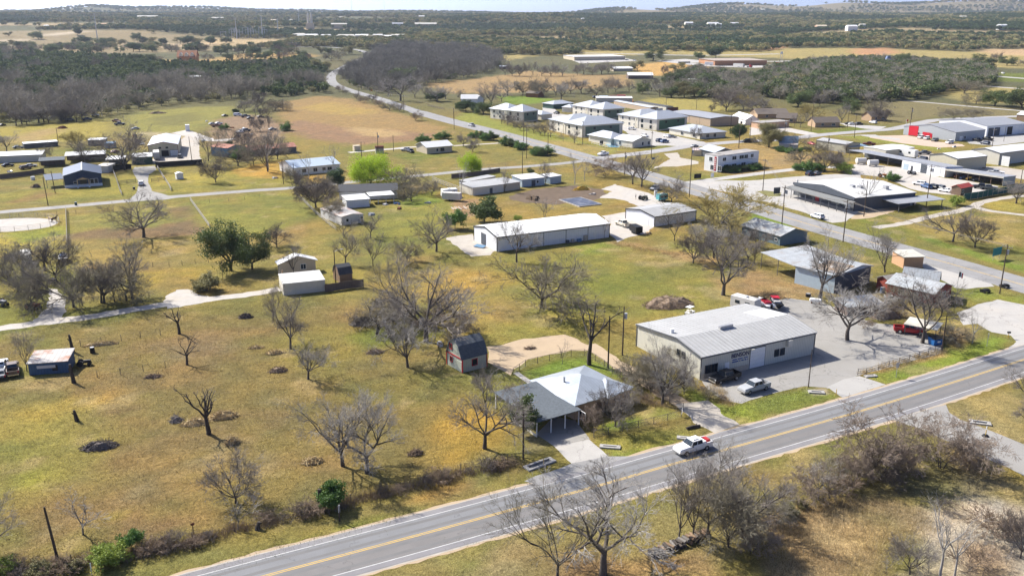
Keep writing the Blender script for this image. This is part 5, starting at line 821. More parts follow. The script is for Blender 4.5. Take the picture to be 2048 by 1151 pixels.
lw = bld('long_white_warehouse','long white metal building with white roof and black trim in the middle field',(-4.0,229.2),(27.5,245.2),(-10.6,242.2),3.9,'gable',1.3,'white_siding','white_roof',.15,[('g',(-7.2,236.9),1.6,3.0,3.2,'navy_grey','l'),('d',(22.3,244.9),1.1,.95,2.1),('a',(20.8,240.7),.8,1.1,1.5,'stone'),('a',(15.1,239.1),.4,.9,.8,'navy_grey'),('a',(16.6,239.7),.5,.9,.9,'steel'),('a',(18.4,240.9),.4,1.2,.8,'blue_steel')], trim='black', bays=5, seams=.9, cat='warehouse')
bld('metal_workshop','white sided metal workshop with pale grey roof beside the gravel yard',(42.3,258.3),(56.3,267.1),(36.9,270.8),3.0,'gable',1.0,'white_siding','galv_pale',.2,[('d',(41.0,261.2),1.1,1.0,2.1,'white_paint','l')], trim='black', bays=3, cat='workshop')
bld('tin_roof_shed','old blue grey shed with streaked rusty tin roof near the highway',(65.9,248.8),(73.0,235.6),(81.2,241.6),2.7,'gable',1.5,'blue_grey','old_tin',.45,[('w',(68.6,244.4),1.4,.8,.7),('w',(71.1,236.2),1.4,.8,.7)], cat='shed')
brn = bld('large_barn','large barn with weathered blue grey tin roof and dark side wall',(66.3,200.2),(72.6,191.8),(85.7,197.7),4.2,'gable',.9,'light_blue','old_tin',.5, rf=.7, cat='barn'); L_, D_, h_, _, _ = root_dims[brn.name]
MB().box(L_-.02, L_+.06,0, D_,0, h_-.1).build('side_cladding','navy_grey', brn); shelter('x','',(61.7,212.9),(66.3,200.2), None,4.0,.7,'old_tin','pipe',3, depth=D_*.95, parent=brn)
MB().slab([(L_*.35, D_*.05, h_+.36),(L_*.98, D_*.05, h_+.36),(L_*.98, D_*.55, h_+.94),(L_*.35, D_*.55, h_+.94)],.05).build('leaf_litter', M('litter',(.26,.19,.13),.95,0,.3,1.2, stain=((.42,.43,.43),.8,.5)), brn)
red = bld('red_house','weathered red wooden house with two dark patched tin roofs and a flag',(84.3,191.3),(91.1,183.5),(97.6,189.6),2.6,'gable',1.4,'barn_red','old_tin',.45,[('w',(85.8,188.3),1.3,1.2,1.1),('d',(87.5,185.3),1,1.0,2.0,'dirty_white'),('w',(94.7,187.1),1.4,1.6,1.3)], cat='house')
bld('w','',(90.5,197.4),(96.5,193.4),(100.0,192.9),2.9,'gable',1.5,'barn_red','old_tin',.4, parent=red); bld('w','',(84.0,196.4),(85.5,193.0), None,2.5,'gablex',.8,'barn_red','tar_roof',.4, parent=red, depth=6)
bld('block_shed','small tan brick shed with pale flat roof behind the red house',(97.1,212.8),(102.2,213.4), None,2.8,'shed',.3,'brick_orange', M('pale_roof',(.50,.48,.42),.85,0,.2,.6),.3, depth=5.5, cat='shed')
bld('low_shed','low grey board shed half hidden by bare branches beside the lot',(70.1,176.2),(78.4,178.5), None,1.9,'shed',.5,'fence_wood','old_tin',.3, depth=4.5, cat='shed'); shelter('lean_to','pale sheet roofed lean to sheltering the red pickup',(77.0,164.7),(81.6,161.2), None,2.2,.25,'pale_roof','pipe',3, depth=4.2, cat='shelter')
# ---- highway junction
rest = bld('roadhouse','wide dark fronted roadhouse with low pale roof across the highway',(98.7,307.8),(109.7,280.6),(130.6,296.1),4.2,'gablex',1.3,'dark_grey','membrane',.35,[('w',(102.1,290.6),1.6,2.2,1.4,'plastic'),('w',(98.8,299.5),1.6,2.0,1.4,'plastic'),('w',(104.9,284.6),1.6,2.0,1.4,'plastic'),('d',(100.6,295.6),1.1,1.8,2.2,'red_paint'),('d',(129.3,296.4),1.2,1.0,2.1,'grey_siding','r')], trim='black', rf=.5, cat='restaurant'); L_, D_, h_, rs, _ = root_dims[rest.name]
MB().prism([(-.3, h_-.6),(L_+.3, h_-.6),(L_+.3, h_+.25),(L_*.5, h_+rs+.55),(-.3, h_+.25)],'y',-.5,-.36).build('facade','navy_grey', rest); shelter('x','',(94.3,305.1),(105.4,276.7), None,2.9,.55, M('canopy',(.20,.205,.20),.7,.1,.12,1, bands='x', bw=.8, bdep=.2),'dark_grey',9, depth=3.6, parent=rest)
for u, v in ((.62,.35),(.68,.42),(.80,.72)): MB().box(L_*u-.8, L_*u+.8, D_*v-.6, D_*v+.6, h_+.5, h_+1.75).build('roof_unit','steel', rest)
MB().box(L_*.03, L_*.03+.5,-.2,.3, h_+.2, h_+1.3).build('roof_ornament','dirty_white', rest); MB().slab([(L_+.02, D_*.45,3.1),(L_+7, D_*.45,2.8),(L_+7, D_*1.25,2.8),(L_+.02, D_*1.25,3.1)],.15).build('side_canopy','grey_roof', rest)
for x, y in ((6.7, D_*.48),(6.7, D_*1.2)): MB().box(L_+x-.1, L_+x+.1, y-.1, y+.1,0,2.75).build('post','dark_grey', rest)
wb_ = bld('white_block_building','derelict white two storey block building with tall red banner sign',(82.1,354.3),(102.3,368.9),(77.5,359.6),6.4,'flat',0,'white_paint','tar_roof',.05,[('w',(85.5,356.1),4.9,1.9,1.3),('w',(90.0,360.0),4.9,2.4,1.4),('w',(93.4,362.9),4.9,2.6,1.4),('w',(96.1,363.9),4.9,2.2,1.4),('w',(99.2,366.0),4.9,1.6,1.4),('w',(83.6,353.9),1.7,1.7,1.9),('w',(86.6,356.6),1.7,2.8,1.9),('w',(90.7,359.4),1.7,2.6,1.7),('w',(95.6,362.2),1.7,2.6,1.7),('w',(79.2,355.7),1.7,1.5,1.8,'white_paint','l'),('w',(79.7,357.1),4.9,1.6,1.6,'white_paint','l'),('p',(81.0,355.0),3.3,.95,5.6,'red_paint','l')], cat='building')
q = local(wb_,(81.0,355.0))
for k in range(6): MB().box(-.125,-.09, q.y-.25, q.y+.25,1.2+k*.75,1.6+k*.75).build('banner_letter','white_paint', wb_)
bld('grey_roof_house','house with pale blue metal gable roof behind the derelict white building',(88.4,388.2),(97.8,392.0),(82.0,398.3),3.0,'gablex',1.6,'dark_grey', M('pale_metal',(.55,.60,.65),.45,.3,.05,1, bands='y', bw=.6, bdep=.1),.5, cat='house'); bld('side_shed','small shed with red and white striped roof beside the derelict white building',(80.5,398.5),(85.5,397.4), None,2.4,'shed',.4,'tan_stucco', M('stripe_roof',(.55,.45,.42),.6,0,.05,1, bands='x', bw=1.0, bdep=.75),.2, depth=5, cat='shed')
# ---- apartments: two hip roofed blocks each
APW = M('apt_wall',(.64,.60,.51),.8,0,.08,1.0)
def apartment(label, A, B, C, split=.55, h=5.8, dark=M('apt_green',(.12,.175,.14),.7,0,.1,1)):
    A = Vector(A); B = Vector(B); m = A.lerp(B, split); fe = []; L = (B-A).length
    for u in (.12,.30,.44):
        for z in (1.6,4.4): fe.append(('w', A.lerp(B, u), z,1.5,1.5,'white_paint','f'))
    r = bld('apartment_block', label, A, m, C, h,'hip',3.4, APW,'apt_roof',.8, fe, cat='apartment', group='hip roofed apartment blocks')
    D = root_dims[r.name][1]; w_ = bld('w','', m+(B-A).normalized()*.05-Vector((-(B-A).y,(B-A).x)).normalized()*1.2, B, None, h+.25,'hip',3.6, APW,'apt_roof',.8,[], parent=r, depth=D); Lw = (B-m).length
    for u in (.25,.7):
        for z in (1.6,4.4): MB().box(Lw*u-.8, Lw*u+.8,-.08,.02, z-.9, z+.9).build('window','glass', w_)
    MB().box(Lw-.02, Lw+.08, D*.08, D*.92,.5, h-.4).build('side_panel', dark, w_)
    for y in (.3,.7): MB().box(Lw+.02, Lw+.13, D*y-.7, D*y+.7,3.7,5.0).build('window','glass', w_)
    for u in (.5,.56): MB().box(L*u-.4, L*u+.4,-1.35,-1.0,.3, h-.4).build('porch_column','cream', r)
    return r
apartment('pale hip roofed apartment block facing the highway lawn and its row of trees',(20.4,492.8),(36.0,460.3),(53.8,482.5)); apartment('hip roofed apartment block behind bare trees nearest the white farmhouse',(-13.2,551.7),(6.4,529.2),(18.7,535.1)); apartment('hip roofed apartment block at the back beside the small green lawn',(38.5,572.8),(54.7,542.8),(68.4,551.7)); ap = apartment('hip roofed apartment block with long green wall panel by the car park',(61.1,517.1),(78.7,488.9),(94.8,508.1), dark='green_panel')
bld('clinic','single storey cream office with broad silver hip roof beside the side road',(83.6,476.2),(95.2,453.8),(108.0,465.3),2.9,'hip',2.7,'cream','apt_roof',.7,[('w',(85.4,464.9),1.5,2.0,1.6),('w',(89.9,456.0),1.5,2.0,1.6),('w',(99.7,456.0),1.5,1.8,1.7,'white_paint','r'),('w',(103.3,458.9),1.5,1.6,1.7,'white_paint','r')], cat='office')
bld('leasing_office','white roofed cream gable building with a fenced pool terrace',(49.3,433.0),(57.0,422.9),(64.0,434.3),3.0,'gable',1.7,'cream','white_roof',.4,[('w',(51.5,433.8),1.5,2.0,1.8,'green_panel'),('w',(54.1,431.1),1.5,1.2,1.8),('w',(59.4,431.1),1.5,1.1,1.5,'white_paint','r'),('w',(62.5,433.8),1.5,1.3,1.5,'white_paint','r')], cat='office')
bld('pool_pavilion','hip roofed pavilion next to the white roofed leasing office',(38.4,447.6),(47.9,433.0), None,3.0,'hip',2.6,'cream','apt_roof',.8,[('w',(40.4,433.8),1.5,2,2),('w',(43.8,428.5),1.5,2,2)], depth=10, cat='pavilion')
pl = tag(sheet('swimming_pool',[(45.2,434.3),(48.5,438.2),(52.8,431.7),(50.5,424.7),(46.4,425.4)],.03, M('pool_blue',(.12,.30,.42),.1),.02),'small blue swimming pool below the leasing office','pool'); del pl['kind']
for a, lab in ((((9.0,553.9),(17.7,541.7)),'small hip roof garage screened by trees on the apartment lawn'),(((32.7,589.0),(38.1,584.4)),'low hip roofed carport between the rear apartment blocks')): bld('garage', lab, a[0], a[1], None,3.0,'hip',2.0, APW,'apt_roof',.5, depth=8, cat='garage')
bld('rear_clubhouse','green walled single storey clubhouse with pale hip roof at the rear',(21.0,615.8),(27.7,606.8),(38.9,621.0),3.0,'hip',2.0,'dark_green','apt_roof',.6, cat='clubhouse')
bld('storage_hall','large tan metal storage hall with grey roof and dark trim',(95.2,545.0),(112.2,508.3),(129.7,517.1),4.4,'gable',.7, M('hall_tan',(.44,.33,.23),.7,0,.05,1, bands='xy', bw=.6, bdep=.12),'grey_roof',.2, trim='dark_grey', bays=4, cat='storage')
bld('storage_row','tan storage row with pale roof and white end doors',(71.1,631.9),(89.6,585.0),(94.8,587.5),3.0,'gable',.4,'hall_tan','galv',.2,[('g',(93.1,591.3),1.2,2.6,2.2,'white_paint','r'),('g',(95.0,592.7),1.2,2.6,2.2,'white_paint','r')], cat='storage'); bld('storage_row','dark roofed storage row with maroon doors on its end wall',(84.8,626.3),(100.7,590.9),(106.2,592.4),3.0,'gable',.4,'pale_tan','shingle_dark',.2,[('g',(101.9,593.7),1.2,2.2,2.3,'car_maroon','r'),('g',(103.4,595.1),1.2,2.2,2.3,'car_maroon','r'),('g',(104.9,596.6),1.2,2.2,2.3,'car_maroon','r'),('g',(106.4,598.6),1.2,2.2,2.3,'car_maroon','r')], cat='storage')
bld('storage_row','long low storage row with white roof and red end behind the apartments',(60.9,656.4),(86.9,654.7), None,3.0,'shed',.4,'pale_tan','white_roof',.2,[('p',(86.1,648.3),1.5,8,2.6,'rust','r')], depth=9, cat='storage'); 
for i,(a, b, m, lab) in enumerate((((65.0,674.1),(71.3,674.1),'light_blue','pale blue cargo container beyond the storage rows'),((73.4,678.4),(78.4,678.4),'rust','rust red cargo container beyond the storage rows'),((79.1,680.3),(85.2,680.3),'red_paint','bright red cargo container beyond the storage rows'))): bld('cargo_container', lab, a, b, None,2.8,'flat',0, m, m,.02, depth=3, cat='container')
bld('white_cottage','small white cottage with steep pale metal roof beside the storage hall',(130.9,535.4),(133.6,514.6),(141.3,517.3),3.0,'gable',2.4,'white_paint','galv_bright',.4,[('w',(131.1,514.9),1.5,1,1.3)], cat='cottage')
bld('orange_store','low orange tan flat roofed store in the gravel lot',(134.1,504.7),(137.8,497.2),(152.5,513.3),3.2,'flat',0,'orange_block','tar_roof',.4,[('w',(140.5,491.9),1.5,2,1.2,'white_paint','r')], cat='store')
for a, b, c, lab in (((155.6,529.1),(165.8,525.4),(153.9,538.4),'tan brick ranch house with brown roof behind two bare trees'),((170.0,503.8),(184.3,505.6),(168.8,513.3),'tan brick gable house with dark roof on the side road lawn'),((213.5,534.9),(224.6,539.6),(210.5,542.3),'tan brick house with dark roof and round bush beside the big field'),((149.5,548.8),(168.7,549.6),(151.8,564.2),'dark roofed house hidden in trees behind the orange store')):
    bld('brick_house', lab, a, b, c,2.7,'gable',2.5,'brick_tan','shingle_brown',.5,[('w', Vector(a).lerp(Vector(b),.3),1.5,1.4,1.3, None,'f'),('w', Vector(a).lerp(Vector(b),.75),1.5,1.8,1.3, None,'f')], cat='house')
bl = bld('blue_roof_house','white cottage with steep blue metal roof by the hedge',(126.3,421.6),(134.3,419.9),(124.5,426.0),2.8,'gable',2.8,'white_paint','blue_tin',.3,[('w',(124.4,422.1),1.5,.9,1.3, None,'l'),('d',(131.6,420.7),1.1,.9,2.1,'blue_steel'),('w',(126.3,415.4),1.4,1.1,1.2),('w',(128.3,415.4),1.4,1.1,1.2)], cat='house'); shelter('x','',(125.4,418.4),(133.4,416.8), None,2.3,.4,'rust_roof','white_paint',4, depth=1.8, parent=bl)
ol = bld('olive_workshop','olive metal workshop with pale grey roof and blue porch',(143.9,422.3),(152.5,406.9),(159.2,412.7),3.8,'gable',.8,'olive_siding','galv_pale',.2, trim='dark_grey', bays=2, cat='workshop'); shelter('x','',(154.2,406.7),(163.9,410.8), None,2.6,.4,'blue_tin','pipe',3, depth=5, parent=ol)
bld('cream_workshop','cream metal workshop with flat white roof between the shed and lawn',(164.7,392.3),(181.1,401.4),(163.7,405.5),3.2,'gable',.4,'pale_tan','white_roof',.15,[('w',(166.8,400.6),1.8,.9,.8, None,'l')], cat='workshop')
ws = bld('white_row_workshop','long white workshop with grey roof and a row of doors onto the yard',(159.5,362.8),(167.7,342.8), None,4.0,'shed',-.5,'white_siding','grey_roof',.3,[('d',(159.6,360.5),1.2,2.6,2.4,'light_blue'),('d',(162.0,358.1),1,1.0,2.1,'plastic'),('g',(163.6,352.3),1.8,3.0,3.5,'navy_grey'),('g',(166.1,346.2),1.8,3.2,3.4)], depth=9, cat='workshop')
shelter('equipment_shed','open fronted equipment shed with beige fascia full of machinery',(167.7,342.3),(180.5,324.3), None,3.3,-.4,'grey_roof','wood',6, depth=9, back='fence_wood', fascia='pale_tan', ends='grey_siding'); shelter('tank_shed','open grey roofed shed over white tanks beside the white workshop',(148.0,390.9),(159.6,363.2), None,3.6,-.4,'grey_roof','pipe',5, depth=9, back='dark_grey')
for p in ((147.4,375.0),(150.4,369.8)): o = thing('storage_tank','white cylindrical tank lying under the open grey shed','tank', p,.1,'tanks under the open shed'); MB().tube([(-2.2,0,1.5),(-2.0,0,1.5),(2.0,0,1.5),(2.2,0,1.5)],[.5,1.2,1.2,.5],14).build('vessel','dirty_white', o); MB().box(-1.5,-1.2,-.8,.8,0,.7).build('saddle','steel', o); MB().box(1.2,1.5,-.8,.8,0,.7).build('saddle','steel', o)
bld('beige_warehouse','beige metal warehouse with white roof standing behind the white workshop',(178.9,356.7),(194.7,364.6),(173.6,368.7),5.0,'gable',1.2,'tan_siding','white_roof',.15, rf=.55, trim='dark_grey', cat='warehouse'); bld('grey_roof_warehouse','pale beige warehouse with skylit grey roof and tall white door',(204.0,372.0),(228.9,386.5),(198.6,383.6),5.0,'gable',1.2,'pale_tan','galv_bright',.15,[('g',(204.7,369.2),2.1,3.4,4.0,'white_paint')], rf=.55, trim='dark_grey', cat='warehouse')
rf_ = bld('red_front_garage','wide grey metal garage with bright red panels on its gable front',(221.0,446.1),(241.4,457.5),(207.8,473.4),4.4,'gable',2.4,'grey_siding','grey_roof',.2,[('p',(210.8,468.2),2.7,5.6,5.0,'bright_red','l'),('p',(214.2,461.1),1.5,4.6,2.4,'bright_red','l'),('p',(216.9,459.7),1.2,1.6,2.4,'bright_red','l'),('w',(212.8,465.6),1.6,1.1,1.1, None,'l'),('d',(224.6,448.9),1.1,2.4,2.4,'white_paint','f'),('w',(227.4,450.1),1.5,1.4,1.5, None,'f')], cat='garage')
g2 = bld('w','',(246.4,465.5),(274.0,477.6), None,5.2,'gable',1.9,'white_siding','grey_roof',.2, parent=rf_, depth=root_dims[rf_.name][1])
Lg = (Vector((246.4,465.5))-Vector((274.0,477.6))).length
for i in range(6): MB().box(Lg*(.10+.155*i)-1.9, Lg*(.10+.155*i)+1.9,-.1,.02,.03,4.2).build('garage_door',['navy_grey','navy_grey','white_paint','black','white_paint','white_paint'][i], g2)
for p in ((210.2,475.1),(211.7,474.5)): MB().ball((0,0,.5),.8,.5,.6).build('red_boulder','bright_red').location = (p[0], p[1],0)
for o in [x for x in bpy.data.objects if x.name.startswith('red_boulder')]: tag(o,'red painted ornament beside the red garage front','ornament','red ornaments at the garage')
bld('brown_barn','small brown barn with white metal roof past the red front garage',(302.2,539.6),(305.9,533.7), None,3.4,'gable',1.6,'wood','galv_bright',.3, depth=9, cat='barn'); bld('red_roof_shed','small brown shed with red metal roof beside the green fence',(156.3,306.1),(162.3,310.2),(154.4,309.1),2.6,'gable',.9, M('brown_side',(.22,.15,.105),.8,0,.1,1),'red_roof',.25,[('w',(157.8,305.9),1.4,.9,1.0)], cat='shed')
# ---- left side
nv_ = bld('navy_house','navy metal house with white stone base and timber porch',(-162.6,320.2),(-151.2,325.5),(-170.8,337.7),4.4,'gablex',1.7,'navy_siding','navy_roof',.3,[('w',(-154.0,323.6),1.9,1.1,1.7),('w',(-152.7,324.1),1.9,1.1,1.7),('w',(-159.4,321.9),1.8,1.1,.7),('d',(-157.3,323.9),1.3,2.2,2.5,'glass')], rf=.5, cat='house', wains=('white_paint',0,1,1.0)); L_, D_, h_, rs, _ = root_dims[nv_.name]
MB().box(L_*.5-.15, L_*.5+.15,-.3, D_+.3, h_+rs+.15, h_+rs+.28).build('ridge_cap','white_paint', nv_); c = L_*.5; MB().slab([(c-2.4,-2.3,3.1),(c,-2.3,4.0),(c,.1,4.0),(c-2.4,.1,3.1)],.12).build('porch_roof','navy_roof', nv_); MB().slab([(c,-2.3,3.996),(c+2.4,-2.3,3.1),(c+2.4,.1,3.1),(c,.1,3.996)],.12).build('porch_roof','navy_roof', nv_); MB().prism([(c-2.0,3.0),(c+2.0,3.0),(c,3.75)],'y',-2.1,-2.0).build('porch_gable','new_wood', nv_)
for x in (c-1.9, c+1.9): MB().box(x-.14, x+.14,-2.15,-1.87,.9,3.05).build('porch_post','new_wood', nv_); MB().box(x-.3, x+.3,-2.3,-1.72,0,.95).build('pier','white_paint', nv_)
shelter('x','',(-168.9,319.9),(-164.1,322.8), None,2.9,1.0,'navy_roof','navy_siding',2, depth=7.5, parent=nv_)
bld('tan_barn','tan metal barn with silver roof and maroon trim behind the black screen fence',(-161.1,395.0),(-149.3,398.7),(-175.3,423.9),5.0,'gablex',1.3,'tan_siding','galv_y',.25,[('w',(-157.7,400.1),3.8,.9,.6,'plastic'),('w',(-155.1,401.7),3.8,.9,.6,'plastic'),('g',(-153.2,392.5),1.3,2.8,2.4,'black'),('g',(-151.1,398.7),1.3,3.4,2.6)], trim='car_maroon', cat='barn'); bld('green_shed','dark green shed with bleached metal roof by the curved driveway',(-159.6,373.3),(-152.3,376.1), None,3.0,'shed',.5,'dark_green','galv_bright',.2, depth=8.5, cat='shed')
shelter('open_shed','open shed with bleached roof and black screen beside the driveway',(-168.0,367.4),(-161.3,369.3), None,3.0,.4,'galv_bright','pipe',4, depth=7.5, back='dark_grey'); shelter('long_open_shed','long open shed with pale mottled roof behind the navy house',(-189.6,377.1),(-175.1,383.1), None,3.0,.5,'galv_pale','pipe',6, depth=9, back='fence_wood'); bld('long_tan_building','long low tan building with white roof behind the parked junk cars',(-221.9,376.5),(-202.5,383.1), None,2.8,'shed',.5,'pale_tan','white_roof',.2, depth=10, cat='building')
shelter('gable_shelter','dark low shelter with grey patched roof by the junk cars',(-194.9,365.9),(-186.4,369.7), None,2.6,.6,'shingle_slate','pipe',4, depth=6, back='fence_wood'); bld('flat_outbuilding','small flat roofed pale outbuilding tucked behind the navy house',(-165.8,353.3),(-161.1,353.3), None,2.6,'flat',0,'dirty_white','dirty_white',.2, depth=7, cat='building'); bld('far_tin_shed','weathered tin shed with white mottled roof below the left pasture',(-204.2,430.2),(-196.6,431.5), None,2.6,'shed',.4,'dark_grey','galv_bright',.2, depth=5, cat='shed'); bld('blue_tarp_shed','low shed under a blue tarp beside the tall bare tree',(-192.4,421.5),(-188.0,422.7), None,2.2,'shed',.3,'blue_steel','blue_steel',.1, depth=4, cat='shed'); bld('yellow_green_roof_shed','long thin roofed shed at the edge of the left pasture',(-229.8,420.3),(-218.0,429.0), None,2.2,'shed',.3,'dark_grey','white_roof',.1, depth=4, cat='shed')
bld('white_house','long white house with pale blue metal roof beside the lane',(-85.5,346.3),(-69.4,357.0),(-92.1,360.8),3.0,'gable',1.9,'white_paint', M('ice_roof',(.50,.58,.65),.45,.25,.05,1, bands='x', bw=.5, bdep=.1),.4,[('w',(-81.9,348.7),1.6,1.6,1.4),('w',(-78.3,351.7),1.6,1.6,1.4),('w',(-75.6,354.2),1.6,1.3,1.1),('w',(-73.5,355.4),1.6,1.8,1.2)], cat='house')
bld('tan_cottage','tan stucco cottage with pale metal roof at the end of the dirt track',(-38.5,403.5),(-27.6,410.2),(-40.8,418.4),3.0,'gable',1.7,'tan_stucco','galv_bright',.6,[('w',(-35.1,407.9),1.5,1.0,1.2),('w',(-32.5,408.7),1.5,1.8,1.4,'navy_grey'),('w',(-29.4,410.7),1.5,2.4,1.4,'navy_grey')], cat='cottage', depth=11)
dh = bld('dark_roof_house','white sided house with long charcoal shingle roof behind the willow',(-58.7,298.3),(-39.4,301.1), None,2.8,'gable',1.6,'white_siding','shingle_dark',.4,[('w',(-39.8,298.9),1.5,1.0,1.2)], depth=9.5, cat='house'); bld('w','',(-53.7,284.8),(-46.8,287.7), None,2.5,'shed',.35,'white_siding','white_roof',.25, parent=dh, depth=7.0); shelter('x','',(-47.2,291.8),(-39.6,294.6), None,2.6,.3,'white_roof','white_paint',4, depth=5, parent=dh)
bld('derelict_trailer','derelict stained mobile home with sagging roof in the bare trees',(-50.9,260.0),(-45.1,264.2),(-55.9,274.7),2.5,'gablex',.5,'dirty_white','rust_roof',.15,[('w',(-49.8,261.7),1.4,.8,.9),('w',(-45.5,263.9),1.4,.8,1.0)], cat='trailer')
bld('cream_workshop_row','long cream workshop with grey flat roof facing the dug earth',(-13.6,305.9),(-3.0,313.1),(-15.8,313.8),2.7,'shed',.4,'cream','galv_pale',.2,[('d',(-5.8,307.8),1,1.2,2.0,'navy_grey')], cat='workshop', depth=9); bld('stone_workshop','short tan workshop with pale roof joined to the cream row',(-2.7,313.8),(2.9,318.3), None,2.6,'shed',.4,'tan_stucco','galv_pale',.2, depth=9, cat='workshop'); bld('grey_annex','narrow grey annex beside the white plank fence',(-19.2,321.4),(-16.2,318.3), None,2.6,'shed',.3,'grey_siding','galv_pale',.2, depth=14, cat='shed')
bld('blue_white_cabin','pale blue cabin with flat white roof at the end of the workshops',(3.7,321.8),(12.0,326.5),(1.7,329.3),2.8,'shed',.4,'light_blue','galv_bright',.3,[('d',(8.1,323.8),1.1,1.6,2.2,'navy_grey'),('w',(10.8,322.6),1.5,.9,.9)], cat='cabin'); bld('blue_grey_shed','small blue grey shed standing apart beyond the pale cabin',(14.2,328.1),(18.5,331.7),(13.3,334.2),2.6,'shed',.3,'light_blue','galv_bright',.2, cat='shed')
bld('tan_farmhouse','tan house with bleached metal roof beside the big live oak',(-56.1,206.8),(-48.2,210.6),(-59.7,207.7),2.8,'gablex',1.5,'tan_stucco', M('bleached_y',(.66,.66,.66),.5,.1,.08,.8, bands='y', bw=.6, bdep=.12),.5,[('w',(-49.7,206.7),1.5,1.2,1.2),('d',(-52.5,205.1),1,1,2.1,'wood')], cat='house', rf=.5); bld('flat_shop','pale boxy shop with flat light roof next to the plank fence',(-51.2,190.4),(-42.5,193.7),(-54.3,197.7),2.6,'shed',.15,'cream','membrane',.1, cat='shop')
bld('mini_barn','small brown barn with black gambrel roof behind the plank fence',(-40.4,200.2),(-37.7,201.9), None,2.0,'gambrel',1.9,'wood','shingle_dark',.15, depth=4.2, cat='shed'); bld('blue_tin_shed','blue tin shed with rusty patchwork roof in the left yard',(-84.2,144.1),(-78.0,145.4), None,2.1,'shed',.5,'blue_shed','rust_roof',.2,[('p',(-81.2,143.8),1.4,3.0,.5,'dirty_white'),('w',(-79.9,144.3),1.1,.7,.8,'black')], depth=4.8, cat='shed')
bld('white_playhouse','tiny white shed alone on the lawn behind the rail gate',(-128.3,338.0),(-126.2,339.3), None,2.1,'gablex',.4,'white_paint','white_roof_y',.15, depth=2.4, cat='shed'); bld('well_house','little well house with rounded brown roof on the dirt track',(-62.0,405.1),(-58.4,405.9), None,2.2,'gambrel',1.1,'pale_board','rust',.1, depth=3, cat='shed'); bld('pump_hut','small tan pump hut beside the dirt track',(-72.9,412.2),(-70.2,413.4), None,2.3,'flat',0,'tan_stucco','tan_stucco',.1, depth=3, cat='shed')
bld('rusty_long_house','long low building with rusty red roof hidden by bare trees',(-117.2,396.3),(-98.5,407.5), None,2.8,'gable',1.3,'dark_grey','rust_red_roof',.3, depth=9, cat='building'); bld('blue_red_barn','blue metal barn with faded red roof amid the junk',(-134.6,398.7),(-125.4,393.1), None,4.0,'gable',1.0,'blue_steel','rust_red_roof',.2, depth=9, cat='barn'); bld('white_tank_box','white box tank standing at the edge of the junkyard',(-177.0,486.5),(-175.0,487.2), None,3.2,'flat',0,'white_paint','white_paint',.05, depth=3, cat='tank')
# ---- far buildings
fh = bld('white_farmhouse','two storey white farmhouse with porch below the winding highway',(-35.0,625.1),(-24.0,625.1), None,5.2,'gable',2.4,'white_paint','galv_bright',.5,[('w',(-33.5,639.2),3.6,1.2,1.5),('w',(-28.1,639.2),3.6,1.2,1.5)], depth=9, cat='house'); bld('w','',(-25.1,630.5),(-20.0,637.0), None,4.4,'gablex',2.2,'white_paint','galv_bright',.4, parent=fh, depth=8)
bld('grey_field_shed','grey shed at the edge of the tan field by the mauve woods',(-14.6,1065.0),(-4.2,1064.9), None,3,'shed',.5,'fence_wood','galv',.3, depth=8, cat='shed'); bld('white_roof_barn','long barn with bright white roof among bare trees',(115.2,903.7),(139.7,903.7), None,3.5,'gable',2.2,'fence_wood','white_roof',.5, depth=16, cat='barn'); bld('far_ranch_house','low pale house behind the row of bare field trees',(114.0,1025.2),(135.9,1029.5), None,3,'gable',1.6,'tan_stucco','white_roof',.5, depth=14, cat='house'); bld('red_roof_cabin','dark red cabin by the bright green lawn',(10.8,698.3),(19.9,692.7), None,3,'gable',1.5,'rust','shingle_brown',.4, depth=9, cat='cabin')
bld('oak_grove_house','white roofed house showing among the dark oaks',(160.7,825.9),(173.4,825.9), None,3,'gable',2,'dirty_white','white_roof',.4, depth=12, cat='house'); bld('oak_edge_house','grey metal roofed house against the oak grove',(187.2,772.2),(207.7,776.3), None,3,'gable',2,'dark_grey','galv',.4, depth=12, cat='house')
bld('truck_stop','wide brown truck stop with flat canopy roof beside the far highway',(248.9,1125.6),(315.3,1134.1), None,6,'flat',0, M('stop_brown',(.40,.20,.10),.8), M('stop_roof',(.34,.28,.23),.8),1, depth=60, cat='truck stop'); bld('roadside_depot','long white roofed depot beside the far highway',(83.9,1235.8),(154.4,1253.3), None,5,'flat',0,'tan_stucco','white_roof',.5, depth=50, cat='depot'); bld('orange_roof_store','store with orange striped roof in front of the far highway',(432.3,1073.8),(451.5,1078.5), None,4,'gable',2,'white_paint', M('orange_roof',(.55,.20,.09),.7),.5, depth=14, cat='store'); bld('white_roadside_shed','white shed left of the orange roofed store',(423.5,1083.7),(434.6,1083.6), None,4,'flat',0,'white_paint','white_roof',.3, depth=12, cat='shed'); bld('white_motor_shop','low white shop by the far highway among oaks',(475.2,1018.2),(498.3,1029.3), None,4,'flat',0,'white_paint','white_roof',.3, depth=16, cat='shop')
tw = thing('water_tower','blue and white water tank rising behind the orange roofed store','tank',(457.2,1116.2)); MB().tube([(0,0,0),(0,0,9)],3.0,12).build('shell','white_paint', tw); MB().tube([(0,0,9),(0,0,12)],[3.6,2.2],12).build('cap','car_blue', tw)
lg = bld('log_lodge','orange log lodge with dormers on the far hillside',(-437.9,1201.6),(-414.8,1204.4), None,7,'gable',7, M('log_orange',(.46,.22,.09),.8,0,.1,.3), M('lodge_roof',(.33,.14,.065),.8),1,[('w',(-433.9,1200.5),3.5,3,3),('w',(-421.1,1202.1),3.5,3,3)], depth=18, cat='lodge'); Lg = root_dims[lg.name][0]
